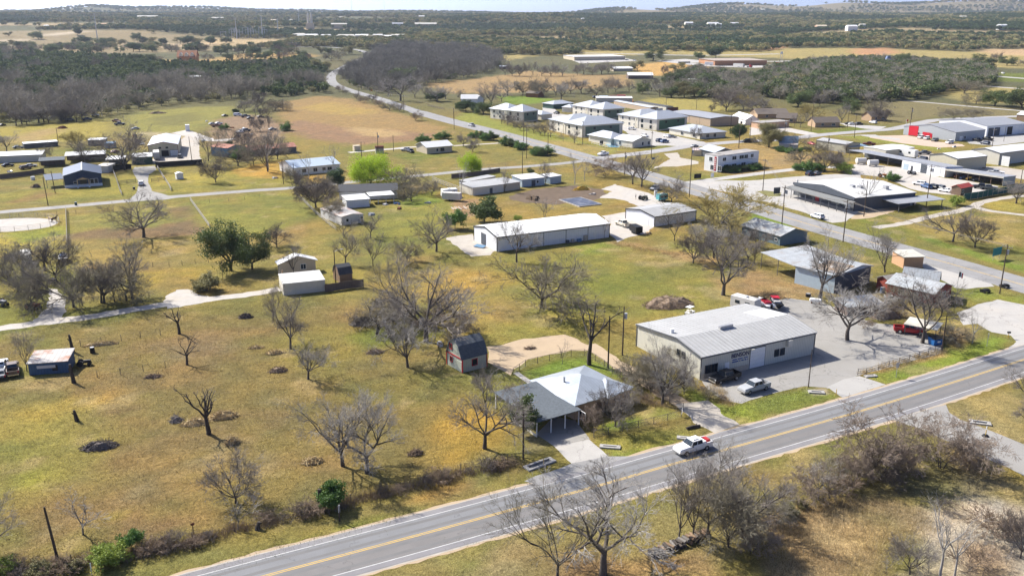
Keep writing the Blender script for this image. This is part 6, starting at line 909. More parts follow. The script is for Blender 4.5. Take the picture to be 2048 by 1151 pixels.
for u in (.2,.5,.8): MB().prism([(Lg*u-2.2,7),(Lg*u+2.2,7),(Lg*u+2.2,9.5),(Lg*u,12),(Lg*u-2.2,9.5)],'y',-.5,5).build('dormer','cream', lg)
FARB = [((-1163.1,2305.0),10,'tan_stucco','galv','tan block house on the skyline of the left ranch'),((-1028.3,2322.2),18,'orange_block','orange_block','orange walled house behind the white power mast'),((-727.1,3031.5),22,'tan_stucco','pale_roof','tan domed house in the far left woods'),((-785.7,3025.9),20,'brick_tan','tan_stucco','brown house left of the tan domed house'),((-471.7,2419.1),40,'tan_stucco','pale_roof','long cream school building behind the church spire'),((-272.1,2602.2),60,'orange_block','pale_roof','long tan industrial plant in the far woods'),((-331.8,2567.9),30,'cream','grey_roof','grey roofed plant beside the long tan plant'),((-356.0,3553.9),22,'tan_stucco','galv_bright','pale ranch house high in the far centre woods'),((-628.5,3373.5),16,'cream','cream','cream house high in the woods above the school'),((482.5,2580.8),22,'cream','white_roof','white roofed house alone in the far right woods'),((539.6,2549.3),30,'cream','galv_bright','pale estate house in the far right woods'),((555.9,2527.9),16,'white_paint','white_roof','white house beside the pale estate house'),((606.7,2567.8),22,'tan_stucco','galv_bright','tan house right of the pale estate house'),((232.6,3120.5),10,'white_paint','white_roof','white speck of a house on the dark ridge'),((790.2,2180.2),24,'white_paint','white_roof','big white house in the olive woods below the hills'),((842.8,2246.1),14,'cream','cream','cream house right of the big white house'),((963.7,2413.5),10,'orange_block','orange_block','small tan house on the slope below the hills'),((1134.9,2159.6),20,'white_paint','white_roof','tall white mansion on the far right slope'),((1413.5,2931.7),24,'brick_tan','pale_roof','tan mansion under the right hills'),((919.9,1879.8),26,'white_paint','white_roof','white roofed farm right of centre in the oak country'),((895.2,1873.7),12,'dirty_white','white_roof','small white house left of the white roofed farm'),((913.3,1936.5),18,'grey_siding','galv','grey roofed house above the white roofed farm'),((748.2,2273.0),26,'orange_block','tan_stucco','tan house strip in the woods behind the truck stop'),((1573.5,5896.2),30,'cream','cream','pale quarry house on the skyline hill'),((-979.5,3020.4),40,'tan_stucco','pale_roof','tan warehouse left of the substation'),((-1343.5,3330.6),70,'grey_siding','pale_roof','long white roofed warehouse on the far left ridge'),((-2538.0,5454.0),30,'grey_siding','pale_roof','white buildings on the skyline left of the hill'),((-314.2,846.5),10,'dirty_white','white_roof','pale camper roof deep in the left woods'),((-301.7,851.4),14,'dirty_white','galv_bright','grey shed roof deep in the left woods'),((-273.8,815.2),10,'cream','cream','cream shed deep in the left woods'),((-362.5,779.0),4,'white_paint','white_paint','white speck of a hut in the left woods')]
for p, wd, wm, rm, lab in FARB:
    k = 1.0 if wd < 35 else .6; bld('distant_house' if wd < 35 else 'distant_warehouse', lab, p,(p[0]+wd, p[1]+wd*.12), None,(4.5 if wd > 12 else 3) + (6 if p[1] > 2000 else 0),'gable', wd*.12*k, wm, rm,.4,[], depth=wd*.6*k, cat='house' if wd < 35 else 'warehouse', group='buildings scattered in the far country')
for i in range(15):
    t = i/14; p = Vector((-515.8,2070.6)).lerp(Vector((-222.0,1848.8)), t); s = 26+8*math.sin(i*2.1); bld('pale_warehouse','pale low roofed unit in the long row beyond the highway bend',(p.x, p.y),(p.x+s, p.y+2), None,5+2*(i % 2),'gable',2.0,'cream',['white_roof','pale_roof','membrane'][i % 3],.4, depth=22, cat='warehouse', group='row of pale units beyond the highway bend')

# ------------------------------------------------------------------ individual trees and shrubs: kind,(x, y, height), label
for k, p, sx, lab in [
 ('spread1',(-23.6,111.4,10.4),.95,'tall grey tree with slender trunk in the pasture, left of its close neighbour'),('spread4',(-19.9,109.4,10.1),1.0,'grey tree forking low, joined shadow with the taller pasture tree'),('dense2',(-35.6,101.6,6.3),1.15,'rounded grey tree with drooping pale twigs above the fence brush'),('stub0',(-45.5,121.3,7.8),1.2,'dead lopped tree rising from straw and brush heaps in the pasture'),
 ('stub1',(-65.6,165.2,5.9),1.1,'lopped dead tree just below the gravel track'),('stub2',(-58.4,149.0,5.8),1.1,'black lopped tree stump with short arms in the open pasture'),('vase0',(-85.7,146.1,8.4),.8,'slim bare tree beside the blue tin shed'),('spread0',(-84.1,187.9,13.1),.9,'tallest bare tree at the end of the row by the gravel track'),
 ('vase2',(-49.2,173.4,8.3),1.1,'bare forked tree by the corner of the pale boxy shop'),('spread2',(-41.7,157.0,9.0),1.0,'round dark bare tree standing over brush clumps in the pasture'),('spread1',(-35.2,142.4,6.3),1.15,'low leaning tree with pale twigs and long shadow in the pasture'),('spread1',(-18.6,147.8,9.1),1.0,'pale barked bare tree left of the gambrel shed'),
 ('spread3',(-16.5,160.9,15.7),1.15,'broad bare tree over the junk heap behind the gambrel shed'),('vase1',(-23.4,177.8,10.8),1.1,'olive tinged bare tree in the centre thicket'),('old0',(-26.6,164.9,7.0),1.2,'broken twisted tree in the middle of the centre thicket'),('dense2',(-11.2,160.5,4.5),1.3,'low spreading bare tree right behind the gambrel shed roof'),
 ('vase0',(-34.8,214.8,9.6),1.0,'dark upright bare tree in the field above the thicket'),('spread2',(-42.0,216.6,8.2),.9,'bare tree behind the small brown barn'),('dense1',(-26.8,219.1,6.2),.9,'small round bare tree between two big field trees'),('spread3',(-20.1,229.2,10.8),1.0,'large dark spreading tree by the gravel pad of the long white building'),('dense0',(-63.6,233.4,5.8),1.4,'rounded brown bare tree between live oak and derelict trailer'),('vase2',(-53.1,208.0,8.5),.9,'bare tree in front of the tan farmhouse'),
 ('spread4',(1.2,218.7,10.3),.85,'bare tree against the white wall of the long building'),('dense1',(6.3,181.7,12.2),1.2,'olive rounded bare tree standing alone in the centre field'),('spread0',(47.4,190.8,14.0),1.3,'wide grey spreading tree left of the big barn'),('vase0',(45.3,241.3,9.5),1.1,'bare tree at the corner of the metal workshop'),('budding0',(60.6,252.8,12.7),1.5,'huge yellow olive budding tree beside the old tin shed'),('white1',(26.0,243.7,6.6),.7,'slim bare tree at the end of the long white building'),('sapling0',(10.3,271.5,6.3),1.3,'thin pale sapling on the lawn above the long white building'),
 ('spread1',(68.5,188.7,14.1),.95,'grey bare tree in front of the big barn'),('vase2',(91.1,209.2,11.7),1.35,'big dark bare tree between the barn and the red house'),('spread4',(64.9,161.8,10.9),1.25,'large pale spreading tree growing from the concrete lot'),('spread0',(78.7,160.2,12.7),1.15,'tall bare tree over the red pickup and lean to'),('white0',(88.3,160.2,6.8),.9,'slim pale tree on the verge beside the concrete lot'),('spread3',(122.3,240.0,10.3),1.0,'crooked dark tree on the lawn across the highway'),('dense0',(125.4,233.8,8.7),1.1,'round bare tree next to the crooked highway tree'),
 ('spread2',(-4.0,116.7,9.8),1.25,'sturdy grey tree by the utility pole left of the carport'),('stub1',(13.9,149.1,12.0),.75,'thick topped trunk with stubby limbs behind the silver roofed house'),('sapling1',(9.1,149.5,4.2),.9,'slim sapling inside the chain link yard'),('dense2',(15.8,123.9,7.2),1.0,'fan shaped bare tree on the front lawn of the silver roofed house'),('spread1',(24.2,131.7,10.0),.9,'tangled bare tree leaning between the house and the warehouse'),('dense1',(20.7,141.0,5.0),.9,'dense bare tree behind the silver roofed house'),('dense0',(28.5,135.9,5.2),.6,'brown bare tree against the warehouse gable'),('thicket2',(23.2,136.6,5.6),1.0,'scrubby bush between the house and the tangled tree'),
 ('evergreen1',(1.9,121.6,5.6),.75,'narrow evergreen shrub beside the carport'),('dense2',(-4.8,135.5,4.6),.7,'grey leafing shrub in front of the gambrel shed'),('thicket0',(0.2,132.4,4.1),1.0,'reddish shrub behind the carport'),('thicket1',(12.4,122.7,3.8),.7,'brown vine shrub at the carport corner'),
 ('sapling0',(-51.9,94.3,5.5),1.7,'small bare tree near the tall leaning post'),('spread0',(-59.7,89.2,7.8),1.2,'large grey tree cut off by the pasture edge near the leaning post'),('evergreen0',(-44.7,91.2,2.4),.9,'little evergreen tree in the roadside fence row'),('bush2',(-46.5,88.2,2.3),1.2,'lime green round bush in the roadside fence row'),('evergreen0',(-23.0,100.2,3.4),1.0,'vine wrapped green tree beside the road sign post'),('sapling1',(-33.5,95.4,4.3),1.4,'leafless shrub tree in the fence row below the rounded grey tree'),
 ('vase1',(5.1,86.0,10.3),.95,'slender bare tree on the far verge with arching limbs'),('spread4',(10.2,86.3,12.1),1.2,'big forked bare tree over the far verge with flaky trunk'),('vase0',(20.0,93.2,11.0),.75,'tall slim tree standing by the log pile'),('vase2',(21.8,93.7,11.9),.8,'taller twin trunk tree just behind the log pile'),('spread2',(23.5,93.9,8.0),.9,'forked bare tree right of the log pile'),('thicket2',(25.8,91.7,8.9),.8,'dense grey green thicket tree in the shade right of the log pile'),
 ('thicket0',(49.3,107.6,9.7),1.05,'big reddish thicket tree beside the road'),('thicket1',(59.6,111.0,7.2),1.15,'dense pink brown thicket next to the concrete drive'),('thicket0',(45.7,105.2,5.8),.8,'slim reddish tree left of the big reddish thicket'),('sapling1',(39.7,102.3,6.2),1.2,'grey sapling clump along the ditch'),('sapling0',(41.3,102.8,4.4),1.2,'greenish sapling clump along the ditch'),('bush1',(34.3,98.7,1.9),1.0,'olive bush in the brushy ditch'),('bush1',(37.0,100.6,1.1),1.0,'small olive bush beside the ditch saplings'),
 ('white0',(48.0,86.0,10.0),.9,'pale barked sapling in the sandy corner'),('white1',(49.6,86.0,8.7),.8,'second pale barked sapling in the sandy corner with twin stem'),('dense2',(44.7,86.3,5.3),.9,'short crooked tree in front of the golden grass'),('dense0',(58.8,89.4,6.3),.8,'dark bare tree on the sandy ground'),('white1',(116.2,285.8,14.6),.8,'tall white barked tree in front of the roadhouse'),('budding1',(113.8,285.2,5.6),.6,'small budding tree under the roadhouse wall'),
 ('spread3',(-104.2,245.0,12.1),1.35,'wide dark tree in the paddock below the lane'),('dense0',(-111.4,331.9,8.4),1.1,'neat round bare tree on the lawn by the tiny white shed'),('vase1',(-131.0,383.3,13.6),1.1,'vine covered bare tree in front of the blue barn'),('white0',(-99.4,360.7,17.8),1.2,'large pale tree on the straw coloured lawn'),('vase0',(-113.3,379.9,11.8),1.1,'bare tree between the blue barn and the rusty roof'),('spread2',(-181.6,377.5,10.3),1.3,'bare tree behind the navy house roof ridge'),('dense2',(-157.2,359.5,17.4),1.25,'tall brown feathery tree beside the open black screened shed'),('spread1',(-233.6,411.9,8.5),1.2,'grey bare tree at the end of the long tan building'),('dense1',(-205.9,390.8,5.7),.9,'mossy bare tree beside the dark low shelter'),('budding0',(-205.0,421.5,8.0),1.2,'orange budding tree below the left pasture'),
 ('willow',(-52.5,327.7,10.8),1.15,'huge lime green willow behind the charcoal roofed house'),('willow',(-16.0,350.2,8.1),.75,'small lime green willow beside the lane'),('cedar0',(-64.2,318.3,7.0),1.1,'dark evergreen beside the charcoal roofed house'),('dense1',(-39.0,317.6,8.6),1.2,'round bare tree right of the charcoal roofed house'),('dense0',(-64.1,286.1,10.4),1.3,'dense brown tree left of the charcoal roofed house'),('thicket2',(-54.4,266.9,6.3),.9,'tangled tree over the derelict mobile home'),('evergreen1',(-8.4,265.2,7.4),1.25,'large dark green bushy tree above the long white building'),('evergreen0',(-16.7,255.4,5.6),.9,'small bright green tree left of the bushy evergreen'),('spread2',(-40.0,244.8,6.1),1.2,'bare tree below the derelict mobile home'),('vase1',(-47.4,243.9,5.2),1.3,'olive bare tree below the tangled trailer tree'),('white1',(-78.5,341.5,11.5),.8,'pale bare tree in front of the white house'),('white0',(-71.7,356.1,11.7),.8,'pale bare tree at the corner of the white house'),('vase2',(-98.3,356.1,18.5),1.3,'tall tree left of the white house in straw lawn'),('vase0',(-2.6,313.8,9.5),.7,'bare tree against the cream workshop row'),('vase2',(12.3,326.9,9.7),.9,'bare tree by the pale blue cabin'),('sapling0',(-8.9,354.4,2.8),1.4,'little bare tree beside the lane bend'),('white1',(-17.7,309.4,12.1),.6,'slim pale tree over the plank fence'),('evergreen1',(7.2,350.7,2.3),1.3,'dark round evergreen behind the pale blue cabin'),('sapling1',(10.0,271.3,6.4),1.3,'pale sapling beside the dug earth'),('bush2',(1.9,266.3,1.7),1.1,'lime bush peeking over the long white roof'),
 ('oak0',(-69.2,210.8,11.5),.92,'big dark live oak beside the tan farmhouse'),('oak1',(-64.3,212.1,9.4),.85,'smaller live oak touching the big one'),('bush1',(-68.9,193.7,3.8),1.3,'grey green bush beside the gravel track'),('spread0',(47.5,323.0,12.1),1.2,'large spreading bare tree beside the highway junction'),('spread2',(44.9,328.1,11.3),1.0,'bare tree left of the spreading junction tree'),('dense2',(53.7,295.1,8.6),1.2,'rounded bare tree by the parked silver car'),('thicket1',(36.4,344.5,7.2),1.5,'row of bare crape shrubs at the junction'),('white0',(23.4,328.1,12.3),.8,'white limbed tree between cabin and junction'),('white1',(27.6,336.1,9.2),.7,'second white limbed tree between cabin and junction'),('oak2',(122.3,425.3,10.8),.8,'dark oak beside the blue roofed cottage'),('spread3',(134.8,420.4,7.3),.9,'bare tree with few rusty leaves by the blue roofed cottage'),('dense0',(126.3,357.8,8.0),1.5,'broad bare tree behind the roadhouse lot'),('dense2',(131.4,357.8,8.3),1.3,'second broad bare tree behind the roadhouse lot'),('bush0',(121.5,359.6,3.9),1.5,'bright green bush behind the roadhouse lot'),('bush0',(117.6,359.6,3.0),1.3,'green bush left of the bright one behind the roadhouse lot'),('bush2',(132.8,354.2,3.9),1.3,'yellow green bush beside the industrial yard'),('bush0',(144.3,336.3,3.1),1.2,'small green tree in the industrial yard'),('spread1',(168.5,293.0,6.4),.9,'bare tree with reddish twigs by the green fence'),('bush2',(147.6,289.9,3.0),1.1,'green bush at the end of the green fence'),('spread4',(168.5,292.6,7.2),1.3,'far lawn tree by the looping gravel track'),
 ('thicket2',(266.7,541.5,7.0),2.2,'long grey thicket behind the red front garage'),('thicket2',(280.9,549.6,7.1),2.0,'grey thicket beside the first behind the garage'),('dense0',(222.1,535.7,8.2),1.5,'domed brown tree beside the tan brick house'),('vase2',(193.5,528.0,12.1),1.3,'tall bare tree between the brick houses'),('budding0',(174.5,533.7,9.9),1.2,'yellow tinted tree in front of the brick gable house'),('vase0',(159.7,508.0,7.4),.8,'bare tree before the tan brick ranch house'),('vase1',(161.4,502.8,8.4),.8,'second bare tree before the tan brick ranch house'),('budding0',(153.8,600.9,9.6),1.4,'bright yellow tree behind the white cottage'),('dense2',(153.5,564.4,12.7),1.4,'bushy bare tree behind the orange store'),('spread0',(140.3,591.4,9.0),1.1,'bare tree at the field edge behind the storage hall'),('dense0',(129.4,586.7,5.2),.8,'lone small tree in the field behind the storage hall'),('oak2',(122.9,426.6,10.5),.8,'oak beside the side road'),('cedar1',(113.7,447.6,7.7),.8,'dark vine clad snag beside the side road'),('dense2',(92.6,450.4,7.7),.7,'small bare tree in front of the cream office'),('white1',(76.1,486.3,5.5),.6,'small bare tree in the apartment car park'),
 ('oak3',(-100.0,830.6,14.1),1.5,'dark round oak by the mauve woods at the highway'),('spread4',(-82.1,666.3,17.3),1.5,'huge bare tree beside the highway lawn'),('spread0',(-97.5,715.4,13.7),1.2,'bare tree left of the huge highway tree'),('vase0',(-14.5,632.4,18.2),1.5,'tall bare tree right of the white farmhouse'),('oak1',(188.9,1229.0,15.3),1.6,'large dark oak standing before the far highway'),('oak0',(252.9,1247.5,10.0),1.4,'round oak by the truck stop'),('cedar0',(282.7,1273.5,15.3),1.5,'square dark evergreen left of the truck stop'),('oak2',(142.4,1040.6,10.5),1.2,'green oak beside the tan field'),('oak1',(104.3,727.3,8.4),1.2,'green oak among bare trees above the storage row'),('dense0',(159.8,965.6,10.4),.9,'small bare tree on the orange bank')]:
    tree(k, p, p[2], lab, None, None, sx)
ADJ = {'spread': 'spreading','vase': 'upright','dense': 'rounded','thicket': 'tangled','shrub': 'low','oak': 'broad leafy','cedar': 'cone shaped','evergreen': 'tall','bush': 'loose','white': 'slim','sapling': 'slender'}
def grove(kinds, pts, hr, label, group, sx=(.9,1.25)):
    for i, p in enumerate(pts):
        k = kinds[i % len(kinds)]; adj = ADJ.get(k.rstrip('0123456789'),'') if len(kinds) > 1 else ''
        tree(k, p, _rt.uniform(*hr),(adj+' '+label).strip(), group, None, _rt.uniform(*sx))
grove(['spread','vase','dense'],[(-85.0,186.9),(-87.2,186.0),(-89.1,185.1),(-89.7,185.1),(-92.9,182.9),(-94.3,182.0)],(8,11),'bare tree in the row along the gravel track verge','bare trees in a row by the gravel track')
grove(['dense','spread','vase'],[(-103.8,182.9),(-103.3,186.6),(-117.0,198.4),(-107.8,201.6),(-114.9,210.6),(-122.9,206.3),(-112.4,193.5),(-118.5,207.4)],(6.5,9.5),'bare tree in the yard around the tractors and camper','bare trees around the tractor yard')
grove(['spread','dense','vase'],[(1.1,506.4),(4.4,492.8),(8.7,486.3),(11.7,478.4),(14.8,470.7),(17.1,467.7),(19.9,461.8),(-2.6,513.4),(-6.1,520.7)],(6,8.5),'bare lawn tree in the row before the apartment blocks','bare trees in a row on the apartment lawn')
grove(['white','spread'],[(25.6,447.6),(30.5,438.2),(-0.6,429.2)],(6,9),'pale bare tree on the verge between highway and apartments','pale verge trees by the apartments')
grove(['bush0','evergreen1'],[(-2.6,433.0),(-0.1,426.6),(3.0,419.3),(10.0,405.2),(11.9,400.7),(13.8,398.5),(15.2,399.6)],(3.0,4.2),'dark green rounded hedge bush beside the highway','hedge bushes beside the highway',(1.2,1.6))
grove(['bush0','evergreen1'],[(-18.5,459.2),(-15.1,456.7),(-11.4,449.5),(-9.2,449.5),(-3.3,433.4),(-0.2,426.8)],(3.2,4.2),'dark green shrub in the clipped row above the tan cottage','dark shrubs by the tan cottage',(1.2,1.5))
grove(['bush0'],[(-44.1,444.7),(-35.0,454.3)],(3.5,4),'round green bush in the brown field edge behind the tan cottage','round bushes behind the tan cottage',(1.3,1.5)); grove(['dense'],[(-18.0,410.2),(-23.4,429.0),(-28.1,307.1),(-34.0,296.0)],(4,7),'small bare tree on the open lawns near the tan cottage','small bare trees on the lawns')
grove(['spread','dense'],[(-7.2,955.8),(7.3,945.8),(22.2,965.9),(40.2,945.8),(52.2,949.8),(69.2,965.9),(76.7,976.1),(85.3,965.8),(95.7,976.1),(103.6,986.5),(31.0,945.8),(0.1,945.8)],(10,14),'bare tree in the row along the tan field edge','bare trees along the tan field',(1.0,1.4))
grove(['dense','spread'],[(24.2,703.9),(34.3,709.6),(47.7,733.4),(55.9,733.4),(66.1,709.6),(77.5,733.4),(85.0,745.9),(95.2,739.6),(116.2,758.8),(114.8,703.9),(20.9,727.3),(-3.4,709.6),(8.6,715.4),(36.3,671.4)],(9,13),'bare tree in the scrub behind the apartments','bare trees behind the apartments',(1.1,1.5))
grove(['oak'],[(144.2,830.6),(160.9,871.6),(182.2,945.6),(186.5,1029.1),(121.8,692.7),(131.5,692.7),(141.4,703.9),(152.3,703.9),(171.9,807.7),(179.0,692.7)],(8,12),'dark oak along the edge of the storage field','oaks along the storage field',(1.2,1.6)); grove(['dense'],[(141.6,597.5),(159.1,681.9),(165.2,671.4),(162.6,641.7),(126.7,733.4)],(9,13),'large bare tree along the edge of the storage field','bare trees along the storage field',(1.2,1.6))
grove(['oak','cedar'],[(-837.4,1772.4),(-818.1,1762.0),(-775.7,1737.0),(-754.2,1720.4),(-746.7,1741.9),(-713.9,1786.6),(-699.0,1779.8),(-669.5,1766.3),(-646.5,1797.6),(-623.6,1774.3),(-614.2,1782.6),(-575.3,1757.3),(-565.2,1823.5)],(11,16),'round live oak standing in the open ranch land','live oaks in the ranch land',(1.4,1.9))
grove(['oak','dense'],[(-870.4,1574.8),(-782.9,1472.3),(-829.3,1581.2),(-801.9,1557.3),(-732.2,1456.2),(-806.7,1628.8),(-787.2,1630.1),(-707.0,1475.4),(-640.0,1382.4),(-648.9,1454.5),(-614.7,1445.1),(-592.0,1463.0),(-561.1,1435.5),(-530.3,1432.6),(-501.2,1469.5),(-482.4,1449.3),(-433.2,1368.1),(-416.4,1401.1),(-387.4,1373.3),(-406.3,1227.1),(-386.5,1257.1),(-370.2,1273.1),(-470.8,1192.1),(-463.0,1206.4)],(8,13),'dark tree scattered on the slope around the log lodge','trees scattered around the log lodge',(1.3,1.7))
grove(['oak','oak','dense'],[(-353.0,1261.0),(-339.4,1262.4),(-315.6,1264.8),(-285.2,1238.6),(-341.2,1409.2),(-282.9,1267.5),(-293.7,1414.8),(-276.4,1386.5),(-259.6,1358.1),(-246.4,1389.7),(-331.8,1539.6),(-363.4,1538.8),(-377.7,1469.2),(-421.6,1582.5),(-244.5,1240.9),(-216.6,1030.9)],(8,13),'tree on the tan slope left of the highway bend','trees left of the highway bend',(1.3,1.7))
grove(['spread','dense'],[(-282.2,511.4),(-278.9,516.8),(-276.8,526.0),(-270.9,526.0),(-283.6,520.4),(-276.8,531.7),(-268.2,535.5),(-264.7,533.6),(-257.2,531.7),(-263.9,539.4),(-258.6,541.4)],(9,12),'bare tree at the woods edge over parked wrecks','edge trees of the left woods',(1.1,1.5)); grove(['dense','vase'],[(-154.8,556.2),(-161.0,565.7),(-175.0,590.8),(-146.0,538.1),(-156.5,598.8),(-133.5,493.8),(-136.5,486.5),(-109.3,423.4),(-102.3,387.9),(-108.4,372.2),(-114.3,370.1),(-137.0,434.8),(-126.9,423.4)],(6,10),'bare tree growing through the junkyard','bare trees in the junkyard',(1.0,1.4)); grove(['bush0','cedar'],[(-157.6,493.8),(-174.9,570.5),(-122.1,490.1),(-134.3,423.4),(-119.6,387.9)],(3,5),'green bush amid the junkyard scrap','green bushes in the junkyard',(1.1,1.4))
grove(['dense','thicket'],[(-77.7,324.1),(-83.5,334.6),(-67.7,311.8),(-68.8,300.3),(-62.3,296.0),(-55.5,275.9)],(5,7.5),'bare scrub tree along the overgrown fence by the charcoal roofed house','scrub trees by the charcoal roofed house'); grove(['thicket','dense'],[(-132.6,727.3),(-116.9,681.9),(-106.3,651.3),(-102.3,661.2),(-91.3,623.3),(-81.0,597.5),(-143.4,752.3),(-73.3,589.4),(-57.9,537.9)],(4,6),'scrubby shrub along the fence beside the highway','scrub along the highway fence',(1.2,1.6)); grove(['dense'],[(-156.6,597.5),(-170.6,605.9),(-183.0,661.2)],(6,9),'lone bare tree at the edge of the brown field','bare trees at the brown field edge',(1.2,1.4)); grove(['oak3','cedar'],[(-60.6,671.4),(-54.1,661.2),(-34.7,597.5),(-23.2,581.5),(-18.1,573.7),(-30.1,589.4),(-9.3,581.5)],(5,8),'dark garden tree around the white farmhouse','garden trees at the white farmhouse',(1.1,1.4)); grove(['spread'],[(-50.0,681.9),(-7.7,661.2),(-20.1,641.7),(-38.0,671.4),(-55.0,661.2),(-64.3,681.9),(-74.1,692.7)],(8,11),'bare garden tree around the white farmhouse','bare garden trees at the white farmhouse',(1.1,1.4))
grove(['shrub'],[(-56.37,86.31),(-54.79,85.98),(-52.16,86.31),(-50.39,85.98),(-49.74,87.16),(-41.78,90.68),(-40.87,91.04),(-39.70,91.59),(-37.89,92.15),(-37.38,92.52),(-36.08,93.09)],(.8,1.9),'brown leafless shrub in the fence row around the leaning post','shrubs in the roadside fence row',(1.2,1.9)); grove(['shrub'],[(-30.61,97.84),(-28.51,97.43),(-27.02,98.67),(-25.17,99.52),(-23.59,99.52),(-17.44,103.93),(-15.56,103.93),(-13.79,104.85),(-11.75,105.78),(-10.16,106.73),(-8.82,108.18)],(.8,1.9),'brown leafless shrub in the fence row below the grey pasture trees','shrubs in the roadside fence row',(1.2,1.9)); grove(['shrub'],[(-5.76,109.23),(-4.00,109.96),(-2.22,111.08),(-0.59,111.83)],(.8,1.9),'brown leafless shrub in the fence row ending at the carport culvert','shrubs in the roadside fence row',(1.2,1.9))
grove(['bush1','bush2'],[(-52.47,86.15),(-56.96,86.65),(-49.50,86.65)],(1.0,1.9),'green roadside bush at the foot of the leaning post','green roadside bushes',(1.2,1.5)); grove(['shrub','thicket2'],[(30.5,140.3),(28.8,138.0),(32.0,136.4),(32.6,134.3),(34.1,133.3),(24.4,138.0),(25.8,135.9),(20.3,134.5),(21.3,132.4),(15.36,128.46)],(1.0,2.0),'brown shrub in the overgrown strip left of the warehouse','shrubs left of the warehouse',(1.2,1.6)); grove(['dense','spread','vase'],[(25.0,144.9),(27.3,147.3),(29.7,147.9),(22.5,141.4),(24.4,132.8)],(3.2,4.8),'bare tree in the tangled strip left of the warehouse','trees in the tangle left of the warehouse',(1.0,1.4))
grove(['thicket','shrub'],[(32.31,96.30),(29.72,93.61),(27.99,90.44),(36.30,102.06),(38.96,103.59),(43.23,104.38),(43.96,107.60),(50.72,105.97),(54.16,109.28),(61.88,111.01),(63.81,113.68),(54.20,111.89),(57.97,113.68),(51.82,109.71),(48.40,108.44)],(2.0,4.2),'thicket shrub along the brushy ditch south of the road','ditch thicket south of the road',(1.1,1.5)); grove(['sapling','shrub'],[(46.92,86.56),(51.82,87.43),(55.07,90.44),(58.51,93.61),(56.46,88.02),(60.35,93.61),(42.11,86.56),(54.99,99.83),(56.69,100.57)],(1.8,4.0),'wispy sapling on the sandy ground south of the road','saplings on the sandy ground',(1.0,1.4)); grove(['spread','vase'],[(27.66,93.80),(25.57,91.63),(27.38,103.59),(28.26,100.57)],(6,8),'bare tree in the clump right of the log pile','trees in the clump right of the log pile',(1,1.2)); grove(['spread'],[(78.81,123.98),(83.3,132.4)],(4,6),'bare tree at the edge of the lawn by the concrete drive','trees by the concrete drive'); grove(['vase','spread','dense'],[(50.9,229.5),(52.3,222.8),(45.9,217.7),(57.7,222.8),(59.8,217.7),(57.5,250.3),(61.3,245.6),(50.8,239.5),(66.4,232.6),(61.6,218.4)],(5,8.5),'bare scrub tree in the tangle left of the big barn','scrub trees left of the big barn',(1.1,1.4)); grove(['thicket','dense'],[(71.3,168.0),(75.3,173.1),(79.0,176.6),(84.7,186.1),(87.8,189.2),(95.2,183.2),(90.9,178.5),(85.8,161.6),(85.7,164.7),(86.6,184.5),(90.3,185.4)],(2.0,4.0),'scrubby shrub in the overgrown yard of the red house','shrubs in the red house yard',(1.1,1.5)); grove(['dense','thicket'],[(-24.4,172.7),(-24.8,168.0),(-20.6,172.7),(-15.7,171.1),(-14.4,176.1),(-9.6,166.4),(-30.3,169.5),(-18.5,168.0),(-26.9,177.8),(-16.9,179.5)],(2.5,5.5),'bare bush in the centre thicket','tangled bushes of the centre thicket',(1.1,1.6)); grove(['dense','vase'],[(122.9,378.5),(136.1,401.7),(139.9,406.2),(152.4,406.2),(120.4,435.5),(121.9,430.3)],(4,6.5),'bare bush in the waste ground behind the derelict white building','bushes behind the derelict building',(1.1,1.5))
grove(['bush0','cedar'],[(85.1,355.2),(87.4,355.2),(90.2,356.9),(92.8,357.8),(95.7,359.6),(98.6,361.5),(101.2,362.4)],(1.8,2.6),'dark hedge shrub under the derelict white building','hedge under the derelict building',(1.6,2.0)); grove(['cedar','bush0'],[(124.1,413.2),(125.4,412.0),(126.8,410.8),(127.8,407.4),(129.8,407.4),(133.3,410.8),(136.4,413.2)],(1.8,2.4),'dark hedge shrub below the blue roofed cottage','hedge below the blue roofed cottage',(1.5,1.9)); grove(['oak','dense','spread'],[(220.6,816.1),(188.2,705.4),(204.3,730.2),(196.5,620.6),(214.3,630.1),(227.0,639.9),(217.3,577.0),(230.4,569.0),(251.6,639.9)],(9,13),'garden tree around the brick houses','garden trees at the brick houses',(1.1,1.4)); grove(['dense','oak'],[(328.2,639.9),(336.4,630.1),(363.6,730.2),(344.8,611.4),(423.3,816.0),(544.2,1076.3),(576.4,1154.8),(600.4,1182.7),(624.2,1182.0),(592.6,1140.3),(620.7,1124.7),(608.1,1125.6),(475.8,1078.2),(481.3,1129.1)],(8,14),'tree dotted along the frontage road fields','trees along the frontage road',(1.3,1.6))
